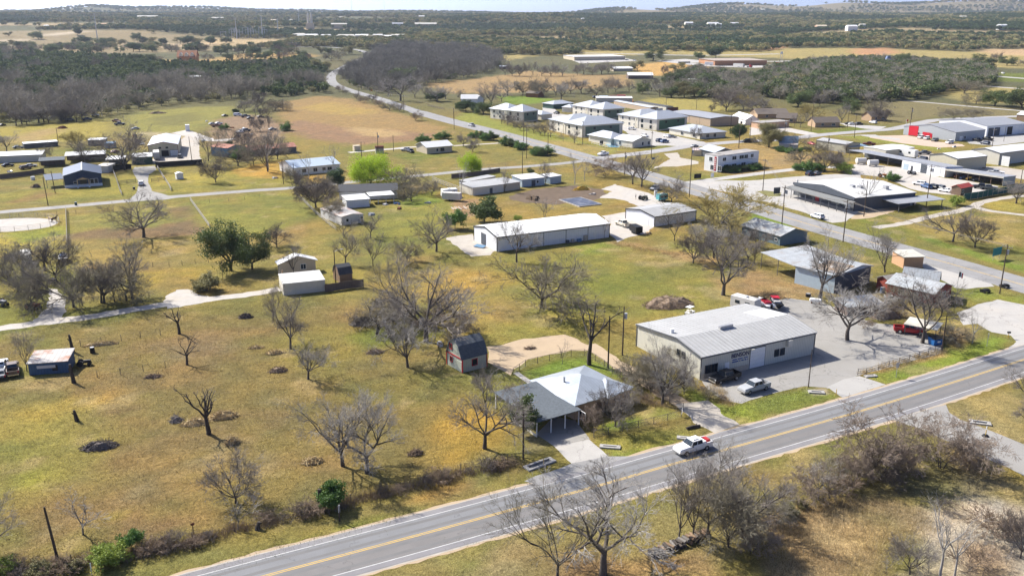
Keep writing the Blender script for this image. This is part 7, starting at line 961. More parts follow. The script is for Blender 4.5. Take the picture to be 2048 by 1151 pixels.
# ------------------------------------------------------------------ grass and brush that nobody could count
def along(a, b, n, w_, seed):
    rr = np.random.default_rng(seed); t = rr.random(n); return np.column_stack([a[0]+(b[0]-a[0])*t+rr.normal(0, w_, n), a[1]+(b[1]-a[1])*t+rr.normal(0, w_, n)])
blades('golden_grass','tall golden grass in the clearing south of the road', scatter([(37.99,100.57),(45.46,102.82),(52.08,99.83),(51.94,95.27),(46.42,91.06),(41.70,85.96),(29.74,85.96),(31.75,96.30)],1.0,5),'dry_grass',26,.75,.5,.022,3); blades('fence_row_grass','dead brown grass along the roadside fence row', np.concatenate([along((-57.38,85.95),(-37.53,92.34),160,.8,1), along((-38.42,92.71),(-8.43,108.18),190,.7,2), along((-9.76,107.80),(0.87,111.83),60,.7,3)]),'dead_brush',34,.8,.45,.02,4)
blades('tan_verge_grass','straw coloured grass strip along the lot fence', np.concatenate([along((61.3,145.1),(80.9,155.8),80,.35,5), along((34.1,140.3),(35.2,131.8),40,.5,6), along((28.3,238.0),(51.5,217.7),90,1.2,7), along((20.3,134.5),(25.1,130.4),40,.8,8)]),'straw',30,.6,.4,.02,6)
M('tuft',(.25,.185,.09),.95,0,.35,.25); M('green_tuft',(.12,.155,.035),.95,0,.3,.2)
blades('pasture_tufts','short dry tufts scattered over the big pasture', scatter([q[0] for q in PAINT if q[1] == PASTURE][0],1.7,8),'tuft',14,.26,.7,.03,9); blades('verge_tufts','green grass tufts along the road verges', np.concatenate([scatter([(29.2,133.3),(50.2,139.1),(54.0,134.3),(35.53,124.57)],1.2,11), scatter([(61.8,142.7),(80.4,154.8),(96.9,162.0),(78.8,148.8),(64.5,140.3)],1.2,12), scatter([(11.46,118.59),(26.24,126.09),(27.58,121.58),(13.91,114.53)],1.2,13), along((-35.15,86.52),(-14.07,98.59),130,1.0,14), along((-7.28,90.93),(25.13,106.07),120,1.4,15)]),'green_tuft',12,.16,.5,.03,10)
blades('south_tufts','mixed dry tufts on the verge south of the road', scatter([(-9.75,85.95),(-1.43,92.49),(17.88,102.21),(30.81,107.40),(24.89,93.02),(19.95,85.95)],1.3,16),'tuft',12,.2,.6,.03,11); blades('field_tufts','short tufts over the centre field', scatter([(-8.2,220.6),(20.7,228.2),(54.2,236.3),(54.1,202.5),(23.3,173.5),(-2.3,158.9),(-18.1,187.0)],2.2,17),'tuft',7,.2,1.0,.04,12)
for i,(p, rx, ry, h_, m, n, lab) in enumerate([((33.9,183.7),6.0,3.6,1.1,'dead_brush',420,'big brown heap of brush in the centre field'),((-60.04,116.98),2.6,1.3,.6,'twig_dark',160,'grey heap of cut branches with pale log ends in the pasture'),((-28.12,112.49),1.5,.9,.45,'straw',90,'straw clump below the tall grey pasture tree'),((-13.85,114.99),1.1,.7,.4,'dead_brush',70,'small brown clump right of the grey pasture trees'),((-41.13,118.34),1.1,.8,.55,'straw',80,'golden straw ball beside the lopped tree shadow'),((-45.20,127.22),2.3,1.2,.6,'straw',150,'golden hay heap right of the lopped tree'),((-48.81,124.80),2.0,1.0,.5,'straw',110,'flattened straw heap left of the lopped tree'),((-51.95,125.75),1.0,.8,.5,'twig',60,'grey twig heap left of the straw heap'),((-62.3,143.3),1.5,.6,.3,'dead_brush',60,'small brown clump by the old fence line'),((-44.1,154.7),1.7,.8,.4,'straw',80,'straw clump under the round bare tree'),((-41.3,146.0),1.6,.9,.5,'dead_brush',90,'dark straw clump below the round bare tree'),((-25.5,155.0),1.6,.9,.5,'dead_brush',80,'brown clump left of the pale barked tree'),((-48.4,157.4),1.4,.5,.3,'straw',50,'flat straw clump in the pasture'),((-55.4,175.2),1.5,.9,.6,'twig_dark',60,'dark stump of twigs in the upper pasture'),((-78.5,159.1),3.4,.7,.4,'straw',90,'long low ridge of red grass by the lopped stump'),((78.0,175.7),3.6,2.0,1.1,'dead_brush',160,'pile of scrap timber beside the low grey shed'),((-30.3,171.1),2.8,1.6,1.0,'twig',160,'fallen grey limbs in the centre thicket'),((-174.0,321.5),1.8,1.2,.8,'dead_brush',70,'brown brush heap left of the navy house'),((-226.8,578.0),6,2,.9,'dead_brush',120,'long brown brush heap at the woods edge'),((3.4,157.2),1.2,.5,.25,'dead_brush',40,'small debris heap on the dirt pad'),((24.9,316.7),3.5,1.2,.9,'car_yellow',60,'stack of yellow beams beside the dug earth'),((-250.2,499.2),3,1.6,1.0,'rust',60,'rusty scrap pile in the left pasture')]):
    pile('brush_pile', lab, p, rx, ry, h_*2.0, m, int(n*1.8),100+i, rz=.3)

grove(['oak','oak','cedar','dense'],[tuple(q) for q in scatter([(-840.4,1510.1),(-633.8,1414.8),(-479.6,1461.6),(-375.5,1490.1),(-282.6,1352.6),(-323.3,1279.2),(-470.3,1432.8),(-576.2,1598.9),(-772.6,1728.7),(-930.7,1675.7)],46,77)][:60],(8,14),'ranch tree scattered below the open ranch land','ranch trees on the far left slope',(1.2,1.8))
grove(['oak','oak','cedar'],[tuple(q) for q in scatter([(-1078.1,1947.7),(-807.1,2063.7),(-666.8,2041.6),(-511.8,1953.2),(-624.5,1909.1),(-998.5,1801.1)],130,78)][:28],(9,15),'lone tree in the open ranch land near the skyline','lone trees of the ranch land',(1.3,1.8))

# ------------------------------------------------------------------ vehicles
for k, p, t, c, lab, far in [
 ('pickup',(36.6,141.8),(26.7,135.9),'black','black crew cab pickup parked nose out beside the warehouse wall',0),('pickup',(40.5,137.5),(30.1,131.3),'silver','silver crew cab pickup parked in sun before the warehouse',0),
 ('suv',(94.5,269.7),(86.2,289.9),'white','white sport utility car driving on the highway past the roadhouse',0),('pickup',(40.9,399.6),(23.5,383.7),'white','white pickup crossing the highway junction',0),('pickup',(-22.9,509.6),(-53.2,568.9),'silver','silver pickup with dark load on the highway above the tan cottage',0),('pickup',(-48.7,412.2),(-54.0,415.1),'silver','silver pickup parked by the tan cottage',0),('suv',(-46.5,408.2),(-44.0,404.3),'black','black car beside the silver pickup at the tan cottage',0),('suv',(-137.2,326.1),(-150.4,357.7),'white','white sport utility car on the curved driveway at the rail gate',0),('pickup',(78.6,165.8),(81.1,165.0),'red','red pickup backed under the pale lean to',0),('pickup',(33.0,259.5),(30.4,264.7),'cream','cream pickup parked with a black trailer by the long building',0),('suv',(51.4,316.7),(48.0,311.9),'silver','silver car parked at the gravel yard entrance',0),
 ('suv',(28.4,575.3),(25.5,579.8),'black','black car parked between the apartment blocks',1),('suv',(66.0,492.8),(68.2,491.2),'white','white car parked by the leasing office driveway',1),('suv',(68.7,463.2),(70.7,458.9),'white','white sport utility car right behind the leasing office',1),('sedan',(67.0,444.9),(69.4,447.6),'black','black saloon beside the leasing office gable',1),('sedan',(65.1,438.2),(67.3,438.2),'silver','silver saloon at the leasing office corner',1),('suv',(80.0,461.8),(77.5,467.7),'white','white car nose out before the cream office',1),('sedan',(82.4,460.3),(84.5,458.9),'grey','grey saloon next to the white car at the cream office',1),('suv',(73.5,444.9),(76.5,447.6),'navy','navy car on the car park edge',1),('suv',(75.4,441.7),(78.1,443.5),'blue','blue car beside the navy car on the car park edge',1),('sedan',(87.0,425.4),(90.5,428.7),'silver','silver saloon leaving the car park onto the side road',1),('van',(116.7,441.7),(113.3,440.9),'black','black van on the side road near the cottage',1),
 ('sedan',(145.5,434.2),(146.8,430.3),'red','red car parked beside the olive workshop',1),('pickup',(172.6,431.6),(170.5,432.9),'maroon','maroon pickup behind the olive workshop porch',1),('sedan',(194.2,518.7),(191.9,518.7),'black','black car at the brick house driveway',1),('sedan',(195.9,516.9),(198.0,516.9),'white','white saloon at the brick house driveway',1),('suv',(199.1,515.8),(202.3,516.9),'black','black sport utility car right of the white saloon',1),('suv',(210.0,523.1),(208.4,526.1),'white','white car before the third brick house',1),('suv',(117.1,347.7),(120.2,350.7),'navy','navy car facing the roadhouse lot hedge',0),('sedan',(120.3,349.0),(122.2,350.7),'grey','grey car by the bushes behind the roadhouse lot',0),
 ('suv',(208.8,457.3),(204.3,453.1),'white','white sport utility car first at the red garage front',1),('suv',(210.2,453.6),(205.5,448.9),'white','white sport utility car second at the red garage front',1),('suv',(211.3,446.7),(207.5,443.4),'grey','dark grey car at the red garage front',1),('suv',(214.5,438.1),(210.4,435.5),'white','white estate car alone on the pink parking lot',1),('pickup',(232.1,446.2),(231.7,450.3),'black','black pickup by the garage porch',1),('suv',(230.7,435.5),(229.7,438.1),'navy','navy car on the lawn edge by the garage',1),('pickup',(239.4,450.3),(238.7,454.5),'black','black pickup before the garage bays',1),('suv',(178.0,385.6),(176.6,387.7),'navy','navy car between the white workshop and the beige warehouse',1),('pickup',(186.4,402.8),(183.9,402.8),'grey','grey flatbed truck behind the cream workshop',1),('suv',(150.8,326.2),(149.4,327.7),'white','white car first in the yard row by the roadhouse',1),('suv',(150.7,320.3),(150.2,323.2),'blue','blue car second in the yard row by the roadhouse',1),('suv',(152.8,319.6),(152.0,321.8),'black','black car third in the yard row by the roadhouse',1),('suv',(154.5,318.2),(153.8,320.3),'grey','grey car fourth in the yard row by the roadhouse',1),('sedan',(154.2,313.2),(153.3,314.6),'white','white car by the red roofed shed',1),('pickup',(170.3,319.6),(168.8,320.3),'black','black pickup inside the green fence',1),('pickup',(171.9,317.4),(173.4,316.7),'grey','dark flatbed pickup inside the green fence',1),('pickup',(191.7,350.3),(193.3,349.5),'white','white pickup behind the equipment shed',1),
 ('sedan',(-207.5,494.2),(-209.7,492.6),'silver','silver saloon in the grass by the tan barn',1),('suv',(-146.7,392.6),(-151.8,407.5),'grey','dark car parked before the tan barn doors',1),('sedan',(-178.7,560.9),(-176.6,565.7),'black','black wreck at the back of the junkyard',1),('van',(-171.4,563.3),(-168.1,563.3),'white','white van wreck by the green bush',1),('sedan',(-172.1,517.0),(-169.6,519.1),'silver','silver wreck on the junkyard slope',1),('sedan',(-169.4,519.1),(-167.4,521.1),'white','white wreck next to the silver one on the slope',1),('sedan',(-158.9,547.0),(-156.5,549.3),'black','black wreck under the junkyard trees',1),('pickup',(-164.5,556.2),(-161.6,558.5),'grey','grey pickup wreck under the junkyard trees',1),('sedan',(-154.7,553.9),(-152.3,556.2),'brown','brown wreck at the junkyard edge',1),('sedan',(-145.6,479.4),(-144.0,482.9),'white','white wreck among the junk heaps',1),('suv',(-144.1,486.5),(-141.9,488.3),'grey','grey wreck among the junk heaps',1),('sedan',(-131.2,491.9),(-128.9,493.8),'silver','silver wreck beside the pale junkyard tree',1),('sedan',(-126.1,407.5),(-123.8,407.5),'cream','cream wreck behind the blue barn',1),('pickup',(-166.8,507.1),(-164.6,509.1),'rusty','rusty pickup wreck below the white ones',1),
 ('pickup',(-268.3,539.4),(-266.6,541.4),'black','black pickup under the woods edge',1),('suv',(-264.1,537.5),(-262.1,539.4),'grey','grey car under the woods edge',1),('pickup',(-254.6,539.4),(-252.9,541.4),'navy','navy truck under the woods edge',1),('sedan',(-260.8,564.1),(-258.0,564.1),'white','white car at the woods corner',1),('pickup',(-232.8,529.7),(-229.4,527.9),'rusty','rusty truck in the scrap row by the left pasture',1),('pickup',(-224.8,515.0),(-222.6,516.8),'grey','grey truck in the scrap row by the left pasture',1),('sedan',(-290.2,511.4),(-289.6,515.0),'black','black car at the far end of the left pasture',1),('sedan',(-209.6,368.7),(-208.5,369.7),'black','black car before the long tan building',1),('suv',(-198.8,362.2),(-197.6,364.1),'brown','brown wreck before the dark low shelter',1),('sedan',(-199.6,367.8),(-198.2,368.7),'silver','silver wreck before the dark low shelter',1),('sedan',(-233.3,421.5),(-231.8,422.7),'grey','grey car behind the long tan building',1),('sedan',(-181.5,407.3),(-180.8,409.6),'maroon','maroon wreck between the open sheds',1),('pickup',(-184.8,440.6),(-191.3,452.9),'maroon','maroon truck left of the tan barn',1),('sedan',(-180.2,433.3),(-183.2,434.8),'white','white car left of the tan barn',1),('pickup',(-87.8,145.5),(-89.9,149.2),'brown','brown old pickup beside the blue tin shed',0),('sedan',(-88.8,143.7),(-90.5,147.9),'grey','grey old car at the edge of the left yard',0),('pickup',(-90.5,146.6),(-91.8,149.8),'white','white old pickup at the edge of the left yard',0),
 ('suv',(525.7,978.4),(526.5,961.2),'white','white car driving on the far highway',1),('sedan',(308.6,1149.6),(316.6,1141.8),'white','white car at the truck stop',1),('sedan',(289.4,1156.9),(297.1,1149.5),'silver','silver car at the truck stop',1),('suv',(155.3,1239.2),(165.5,1238.6),'grey','grey car by the white depot',1),('suv',(164.4,1230.4),(174.5,1229.8),'white','white car by the white depot',1),('suv',(63.5,690.9),(66.5,692.8),'navy','navy truck beside the cargo containers',1),('suv',(-239.1,1445.6),(-248.0,1457.0),'black','black car on the distant highway curve',1)]:
    car(k, p, t, c, lab, far=bool(far))
rp = car('pickup',(26.05,116.03),(13.59,109.23),'white','white utility pickup with red gear driving on the near road'); MB().box(-2.75,-2.2,-.5,.5,.84,1.42).build('cargo','red_paint', rp); MB().box(-1.75,-1.3,-.85,.85,.84,1.5).build('tool_box','white_paint', rp); MB().box(-.6,.3,-.45,.45,1.91,2.02).build('roof_rack','white_paint', rp)
# trailers, campers, boats, machines
def camper(p, t, L, h, mat, label, name='camper_trailer', w_=2.4, cat='camper', slope=False, win=True):
    r = thing(name, label, cat, p, heading(p, t)); z0 = .55
    MB().prism([(-L/2, z0),(L/2-.3, z0),(L/2, z0+.5),(L/2-(.9 if slope else .15), h),(-L/2+.1, h)],'y',-w_/2, w_/2).build('body', mat, r)
    for x in (-.5,.45):
        for s in (-1,1): wh = MB().disc((x, s*(w_/2-.15),.36),'y',.36,.25).build('wheel','tyre', r)
    if win:
        for s in (-1,1):
            for x in (-L*.3, L*.1): MB().box(x, x+1.1, min(s*w_/2, s*(w_/2+.03)), max(s*w_/2, s*(w_/2+.03)), h*.52, h*.75).build('window','glass', r)
        MB().box(-.5,.4,-.4,.4, h, h+.22).build('roof_unit','white_paint', r)
    MB().box(L/2-.1, L/2+1.2,-.06,.06,.5,.62).build('tow_bar','black', r); return r
camper((49.7,180.3),(53.8,176.0),6.0,2.9,'dirty_white','white travel trailer parked behind the warehouse roof'); camper((35.7,250.3),(33.4,256.9),4.6,2.3,'black','black enclosed trailer hitched behind the cream pickup','enclosed_trailer',2.1,'trailer', win=False); camper((-155.5,389.1),(-148.6,372.2),9,3.5,'dirty_white','white motorhome with dark nose before the tan barn','motorhome',2.5,'motorhome'); camper((174.6,395.1),(171.3,400.6),11,3.6,'white_paint','long white camper between the cream workshop and white workshop', slope=True); camper((-122.8,217.5),(-119.2,210.9),6.5,3.0,'dirty_white','white topped camper at the edge of the tractor yard'); camper((-20.4,297.6),(-22.9,298.3),6.5,2.8,'dirty_white','old white box trailer by the plank fence','box_trailer', cat='trailer', win=False); camper((-21.7,303.8),(-18.8,305.2),5.5,2.9,'white_paint','small white camper behind the old box trailer'); camper((50.8,297.2),(53.4,298.3),3.6,2.4,'car_teal','small teal concession trailer by the gravel yard','concession_trailer',2.0,'trailer'); camper((245.8,1132.9),(231.6,1140.5),15,4.2,'white_paint','white semi trailer parked at the truck stop','semi_trailer',2.6,'trailer', win=False); camper((271.6,1096.9),(280.8,1085.1),15,4.2,'dirty_white','pale tank trailer behind the red tractor unit','semi_trailer',2.6,'trailer', win=False); camper((219.8,1170.5),(236.9,1175.2),16,2.2,'navy_grey','flat trailer loaded with dark cargo by the truck stop','flatbed_trailer',2.6,'trailer', win=False)
for p, t, lab in (((282.7,1089.8),(291.0,1078.1),'red truck tractor at the truck stop exit'),((326.3,1129.0),(337.7,1134.1),'red truck beside the truck stop sign')):
    r = thing('semi_truck', lab,'truck', p, heading(p, t)); MB().box(-3.5,3.2,-1.1,1.1,.7,1.3).build('chassis','black', r); MB().prism([(.2,1.2),(3.4,1.2),(3.4,2.2),(2.0,2.4),(1.7,3.6),(.2,3.7)],'y',-1.2,1.2).build('cab','car_red', r)
    MB().slab([(2.03,-1.0,2.45),(2.03,1.0,2.45),(1.76,1.0,3.4),(1.76,-1.0,3.4)],.03).build('windshield','glass', r)
    for x in (2.6,-1.2,-2.5):
        for s in (-1,1): MB().disc((x, s*1.05,.5),'y',.5,.3).build('wheel','tyre', r)
def boat(p, t, L, hull, label, cover=None, deck='white_paint'):
    r = thing('trailered_boat', label,'boat', p, heading(p, t)); n = 7; b = MB(); vs = []
    for i in range(n):
        u = i/(n-1); x = -L/2+L*u; w_ = 1.1*(1-max(0, u-.45)**2*3.1); w_ = max(w_,.03); z = .55+.35*max(0, u-.5)
        vs += [(x,-w_,1.35+.2*u),(x,0, z),(x, w_,1.35+.2*u)]
    fs = []
    for i in range(n-1):
        for j in range(2): fs.append((3*i+j,3*i+3+j,3*i+4+j,3*i+1+j))
        fs.append((3*i+2,3*i+5,3*i+3,3*i))
    fs.append((0,1,2)); b.add(vs, fs).build('hull', hull, r); MB().box(-L*.3, L*.15,-.7,.7,1.42,1.75).build('deck', cover or deck, r); MB().slab([(L*.15,-.6,1.75),(L*.15,.6,1.75),(L*.05,.55,2.1),(L*.05,-.55,2.1)],.03).build('windshield','glass', r); MB().box(-L/2-.3,-L/2+.1,-.2,.2,.8,1.7).build('outboard_motor','black', r)
    MB().box(-L*.45, L*.6,-.08,.08,.42,.56).build('trailer_beam','steel', r)
    for s in (-1,1): MB().disc((-.6, s*.95,.32),'y',.32,.2).build('wheel','tyre', r)
    return r
boat((54.3,181.8),(53.5,186.1),6,'white_paint','white boat with red cover behind the warehouse','bright_red'); r = boat((56.7,182.4),(56.8,187.1),6,'black','black pontoon boat with red seats beside the white boat','dirty_white'); MB().box(-.6,1.2,-.8,.8,2.1,2.2).build('canopy','bright_red', r); boat((-114.8,220.0),(-119.9,231.3),6,'white_paint','boat under a blue tarp in the tractor yard','car_blue')
def tractor(p, t, col, label, s=1.0):
    r = thing('farm_tractor', label,'tractor', p, heading(p, t)); r.scale = (s,)*3; MB().box(.1,1.7,-.38,.38,.7,1.35).build('hood', col, r); MB().box(-1.0,.2,-.45,.45,.6,1.0).build('frame','black', r); MB().box(-.8,-.3,-.28,.28,1.0,1.2).build('seat','black', r); MB().tube([(-.9,-.5,1.0),(-.9,-.5,2.1),(-.9,.5,2.1),(-.9,.5,1.0)],.05,6).build('roll_bar','black', r); MB().tube([(.9,.2,1.35),(.9,.2,2.0)],.05,6).build('exhaust','rust', r); MB().tube([(.25,0,1.0),(.0,0,1.5)],.03,5).build('steering_column','black', r)
    for s_ in (-1,1): w_ = MB().disc((-.6, s_*.75,.72),'y',.72,.38).build('wheel','tyre', r); MB().disc((-.6, s_*.92,.72),'y',.4,.1,10).build('rim', col, w_); w_ = MB().disc((1.35, s_*.6,.42),'y',.42,.25).build('wheel','tyre', r); MB().disc((1.35, s_*.70,.42),'y',.22,.1,10).build('rim', col, w_)
    return r
tractor((-102.5,180.8),(-101.0,180.4),'rust','rusty red tractor on the gravel fork'); tractor((-110.5,183.1),(-108.9,182.2),'car_grey','grey tractor at the edge of the tractor yard'); tractor((-107.9,200.2),(-106.5,199.7),'black','small black tractor at the end of the gravel fork',.8); tractor((-195.1,463.0),(-200.2,470.4),'car_orange','orange loader tractor behind the tan barn'); tractor((44.6,298.9),(47.2,300.5),'car_olive','open olive utility tractor on the gravel yard'); tractor((158.0,349.9),(159.1,348.2),'car_grey','grey skid tractor before the white workshop'); tractor((-76.9,148.7),(-76.1,148.9),'black','black riding mower right of the blue tin shed',.75); tractor((-130.7,371.1),(-129.5,372.2),'black','black quad by the screen fence',.8)
for p, c, lab, sc in (((172.4,338.3),'car_blue','blue machine inside the equipment shed',1),((173.9,336.7),'car_yellow','yellow digger inside the equipment shed',1),((175.2,334.3),'car_grey','grey machine inside the equipment shed',.9),((176.6,331.9),'car_black','black machine inside the equipment shed',.9),((171.3,340.7),'rust','rusty machine inside the equipment shed',1),((143.5,343.1),'car_orange','orange loader behind the roadhouse',1)): tractor(p,(p[0]+1, p[1]-.3), c, lab, sc)
# ------------------------------------------------------------------ poles and wires
PL = [((1.6,113.4,7.4),'brown pole at the road left of the carport', dict(r=.14)),((-51.8,88.1,7.5),'leaning bare pole in the roadside fence row', dict(r=.17, lean=(-.5,.2), mat='wood_pole')),((17.1,147.4,9.8),'black bare pole behind the silver roofed house', dict(r=.15, mat='black')),((20.4,153.7,9.5),'brown pole with grey transformer behind the house', dict(trafo=1)),((50.1,139.0,6.8),'thin pole on the verge before the warehouse lot', dict(r=.09)),((80.4,155.8,7.1),'dark pole beside the blue dumpster', dict(r=.13)),((110.1,191.8,11.5),'tall pole with transformer and crossarm by the concrete lot', dict(arm=2.4, trafo=1)),((79.9,257.5,12.5),'tall pole with crossarm below the roadhouse sign', dict(arm=2.6, trafo=2)),((91.7,239.5,11.9),'tall pole with twin transformers below the roadhouse', dict(arm=2.6, trafo=2)),((110.0,272.7,11.3),'brown pole with lamp arm in front of the roadhouse wall', dict(lamp=True, rz=3.4)),((89.7,314.6,11.5),'pole at the corner of the grass island', dict(arm=2.4)),((136.0,287.3,13.9),'tall brown pole between roadhouse and yard row', dict(arm=2.4, trafo=2)),((190.6,330.5,5.1),'pole at the end of the green fence', dict()),((229.9,427.3,8.7),'pole on the lawn before the garage bays', dict(arm=2.0)),((245.1,445.6,7.4),'pole on the concrete before the garage bays', dict(r=.1)),((227.9,514.4,10.1),'tall double pole with transformer left of the red garage', dict(arm=2.4, trafo=1)),((5.8,444.9,8.7),'pole on the apartment lawn side of the highway', dict(arm=1.6)),((6.4,389.9,14.4),'taller pole across the highway from the apartment lawn', dict(arm=1.8)),((16.0,396.7,10.7),'pole at the end of the highway hedge', dict(arm=1.6)),((34.3,433.8,11.6),'pole on the lawn beside the pool pavilion', dict(arm=1.6)),((44.4,348.6,9.0),'pole below the highway junction', dict(arm=1.8, trafo=1)),((4.1,348.6,9.2),'pole beside the lane bend', dict()),((61.3,391.6,11.7),'pole at the junction beside the small blue sign', dict(arm=1.8)),((61.3,303.4,17.6),'tall pole in front of the derelict white building', dict(arm=2.4, trafo=1)),((107.3,422.2,10.7),'ivy wrapped pole beside the side road', dict(r=.2)),((121.1,455.4,10.5),'pole by the orange store', dict(arm=1.6)),((116.0,476.2,10.5),'pole at the end of the tan storage hall', dict(arm=1.6)),((122.8,601.9,7.6),'pole in the field behind the storage hall', dict(arm=1.8)),((106.5,625.1,6.1),'pole behind the dark storage row', dict(arm=1.6)),((175.7,459.6,12.1),'tall pole across the side road from the brick houses', dict(arm=2.0)),((188.2,503.8,9.9),'pole beside the brick house driveway', dict(arm=1.6)),((162.4,487.1,15.5),'tall pole at the brick gable house corner', dict(arm=1.6)),((145.3,477.6,7.1),'pole with twin transformers by the gravel lot', dict(trafo=2)),((145.9,412.0,7.3),'pole before the olive workshop', dict(trafo=1)),((-153.3,289.3,9.6),'pole by the lane before the navy house', dict(lean=(-.3,0))),((-161.4,310.6,7.9),'pole at the navy house carport', dict(lean=(-.3,0))),((-136.6,379.2,11.0),'pole behind the black screen fence', dict(lean=(-.3,0))),((-85.2,328.7,9.1),'pole at the lane left of the white house', dict()),((-84.1,340.9,5.8),'short pole at the white house corner', dict()),((-59.8,397.8,10.5),'tall pole with transformer by the well house', dict(arm=1.6, trafo=1)),((-66.0,390.4,7.3),'pole behind the lime willow', dict()),((-54.7,411.4,7.4),'pole on the dirt track right of the well house', dict()),((-41.3,199.9,8.1),'pole with lamp beside the small brown barn', dict(lamp=True)),((-91.6,179.3,7.6),'thin pole in the row of bare trees', dict(r=.07, mat='wood_pole_pale')),((-69.0,203.8,4.6),'thin pale pole under the big live oak', dict(r=.06, mat='wood_pole_pale')),((-69.4,579.9,11.4),'pole beside the highway opposite the farmhouse', dict(arm=2.0)),((-34.9,539.9,7.3),'pole beside the highway below the farmhouse', dict(arm=2.0)),((-121.6,719.0,7.6),'pole at the highway bend sign', dict(arm=2.0)),((-31.9,495.4,10.5),'pole on the highway verge above the tan cottage', dict(arm=2.0)),((-223.9,441.0,7.3),'post with a flat crossbar in the left pasture', dict(arm=1.5)),((240.6,542.6,7.1),'pole in the big field behind the brick house', dict(arm=1.8, trafo=1))]
for p, lab, kw in PL: pole(p, lab, **kw)
def top(p, dz=-.4): return (p[0], p[1], p[2]+dz)
P_ = {lab: p for p, lab, kw in PL}
for a, b, n, lab in (('tall pole with crossarm below the roadhouse sign','tall pole with twin transformers below the roadhouse',3,'power line between the two tall poles below the roadhouse'),('pole at the corner of the grass island','tall pole with crossarm below the roadhouse sign',3,'power line from the grass island pole to the sign pole'),('tall pole with twin transformers below the roadhouse','tall pole with transformer and crossarm by the concrete lot',3,'power line along the highway to the concrete lot pole'),('tall pole in front of the derelict white building','pole at the corner of the grass island',2,'power line past the derelict white building'),('pole below the highway junction','tall pole in front of the derelict white building',2,'power line across the junction'),('pole at the end of the highway hedge','pole below the highway junction',2,'power line along the hedge to the junction'),('taller pole across the highway from the apartment lawn','pole at the end of the highway hedge',2,'power line along the highway hedge'),('tall pole with twin transformers below the roadhouse','tall brown pole between roadhouse and yard row',2,'power line over the roadhouse roof'),('pole beside the highway opposite the farmhouse','pole beside the highway below the farmhouse',2,'power line below the white farmhouse'),('pole at the highway bend sign','pole beside the highway opposite the farmhouse',2,'power line from the highway bend')):
    for i in range(n): wire(top(P_[a],-.35), top(P_[b],-.35), lab+[' on the centre insulators',' on the outer insulators',' on the inner insulators'][i],.7+.1*i) if i == 0 else wire((P_[a][0]+.5*i, P_[a][1]+.7*i, P_[a][2]-.4),(P_[b][0]+.5*i, P_[b][1]+.7*i, P_[b][2]-.4), lab+[' on the centre insulators',' on the outer insulators',' on the inner insulators'][i],.8+.1*i)
for p, lab in (((-832.8,1855.3,52.4),'tall white transmission mast on the ranch land'),((-592.7,1989.9,43.2),'tall white transmission mast by the substation'),((-546.1,2024.3,46.5),'tall white transmission mast right of the substation'),((-548.8,2172.1,32.8),'grey transmission mast beyond the substation'),((-566.8,2471.7,32.3),'thin grey mast left of the church spire')):
    o = thing('transmission_mast', lab,'mast',(p[0], p[1])); MB().tube([(0,0,-1),(0,0, p[2])],[1.1,.5],8).build('shaft', M('mast_white',(.62,.62,.6),.6), o)
    for z in (.8,.9,.98): MB().box(-3,3,-.25,.25, p[2]*z-.3, p[2]*z+.3).build('crossarm','mast_white', o)
for p, lab in (((-952.9,5544.5,166.4),'thin radio tower rising above the skyline'),((-767.4,5603.4,77.3),'thin radio tower with small head on the skyline'),((-1669.0,5661.4,52.2),'thin radio tower behind the substation')): o = thing('radio_tower', lab,'tower',(p[0], p[1])); MB().tube([(0,0,-2),(0,0, p[2])],[.9,.5],6).build('mast', M('mast_grey',(.42,.44,.46),.7), o); MB().box(-1,1,-1,1, p[2]-2.5, p[2]-.5).build('antenna_head','mast_grey', o)
o = thing('church_spire','tan stone church tower with twin spires in the far woods','church',((-513.0,2357.0,41.6))[:2]); p = (-513.0,2357.0,41.6); MB().box(-9,9,-7,7,-3, p[2]*.35).build('tower','tan_stucco', o)
for x in (-4,4): MB().tube([(x,0, p[2]*.3),(x,0, p[2]*.8),(x,0, p[2])],[3.2,2.6,.3],8).build('spire','cream', o)
for i in range(14):
    p = Vector((-624.3,1999.4)).lerp(Vector((-553.6,2022.2)), i/13); o = thing('substation_gantry','steel gantry in the far substation','gantry',(p.x+(i % 3)*6, p.y+(i % 2)*25),0,'gantries of the far substation')
    for x in (-6,6): MB().box(x-.4, x+.4,-.4,.4,0,14+(i % 3)*4).build('leg','steel', o)
    MB().box(-6.5,6.5,-.5,.5,12+(i % 3)*4,13+(i % 3)*4).build('beam','steel', o)
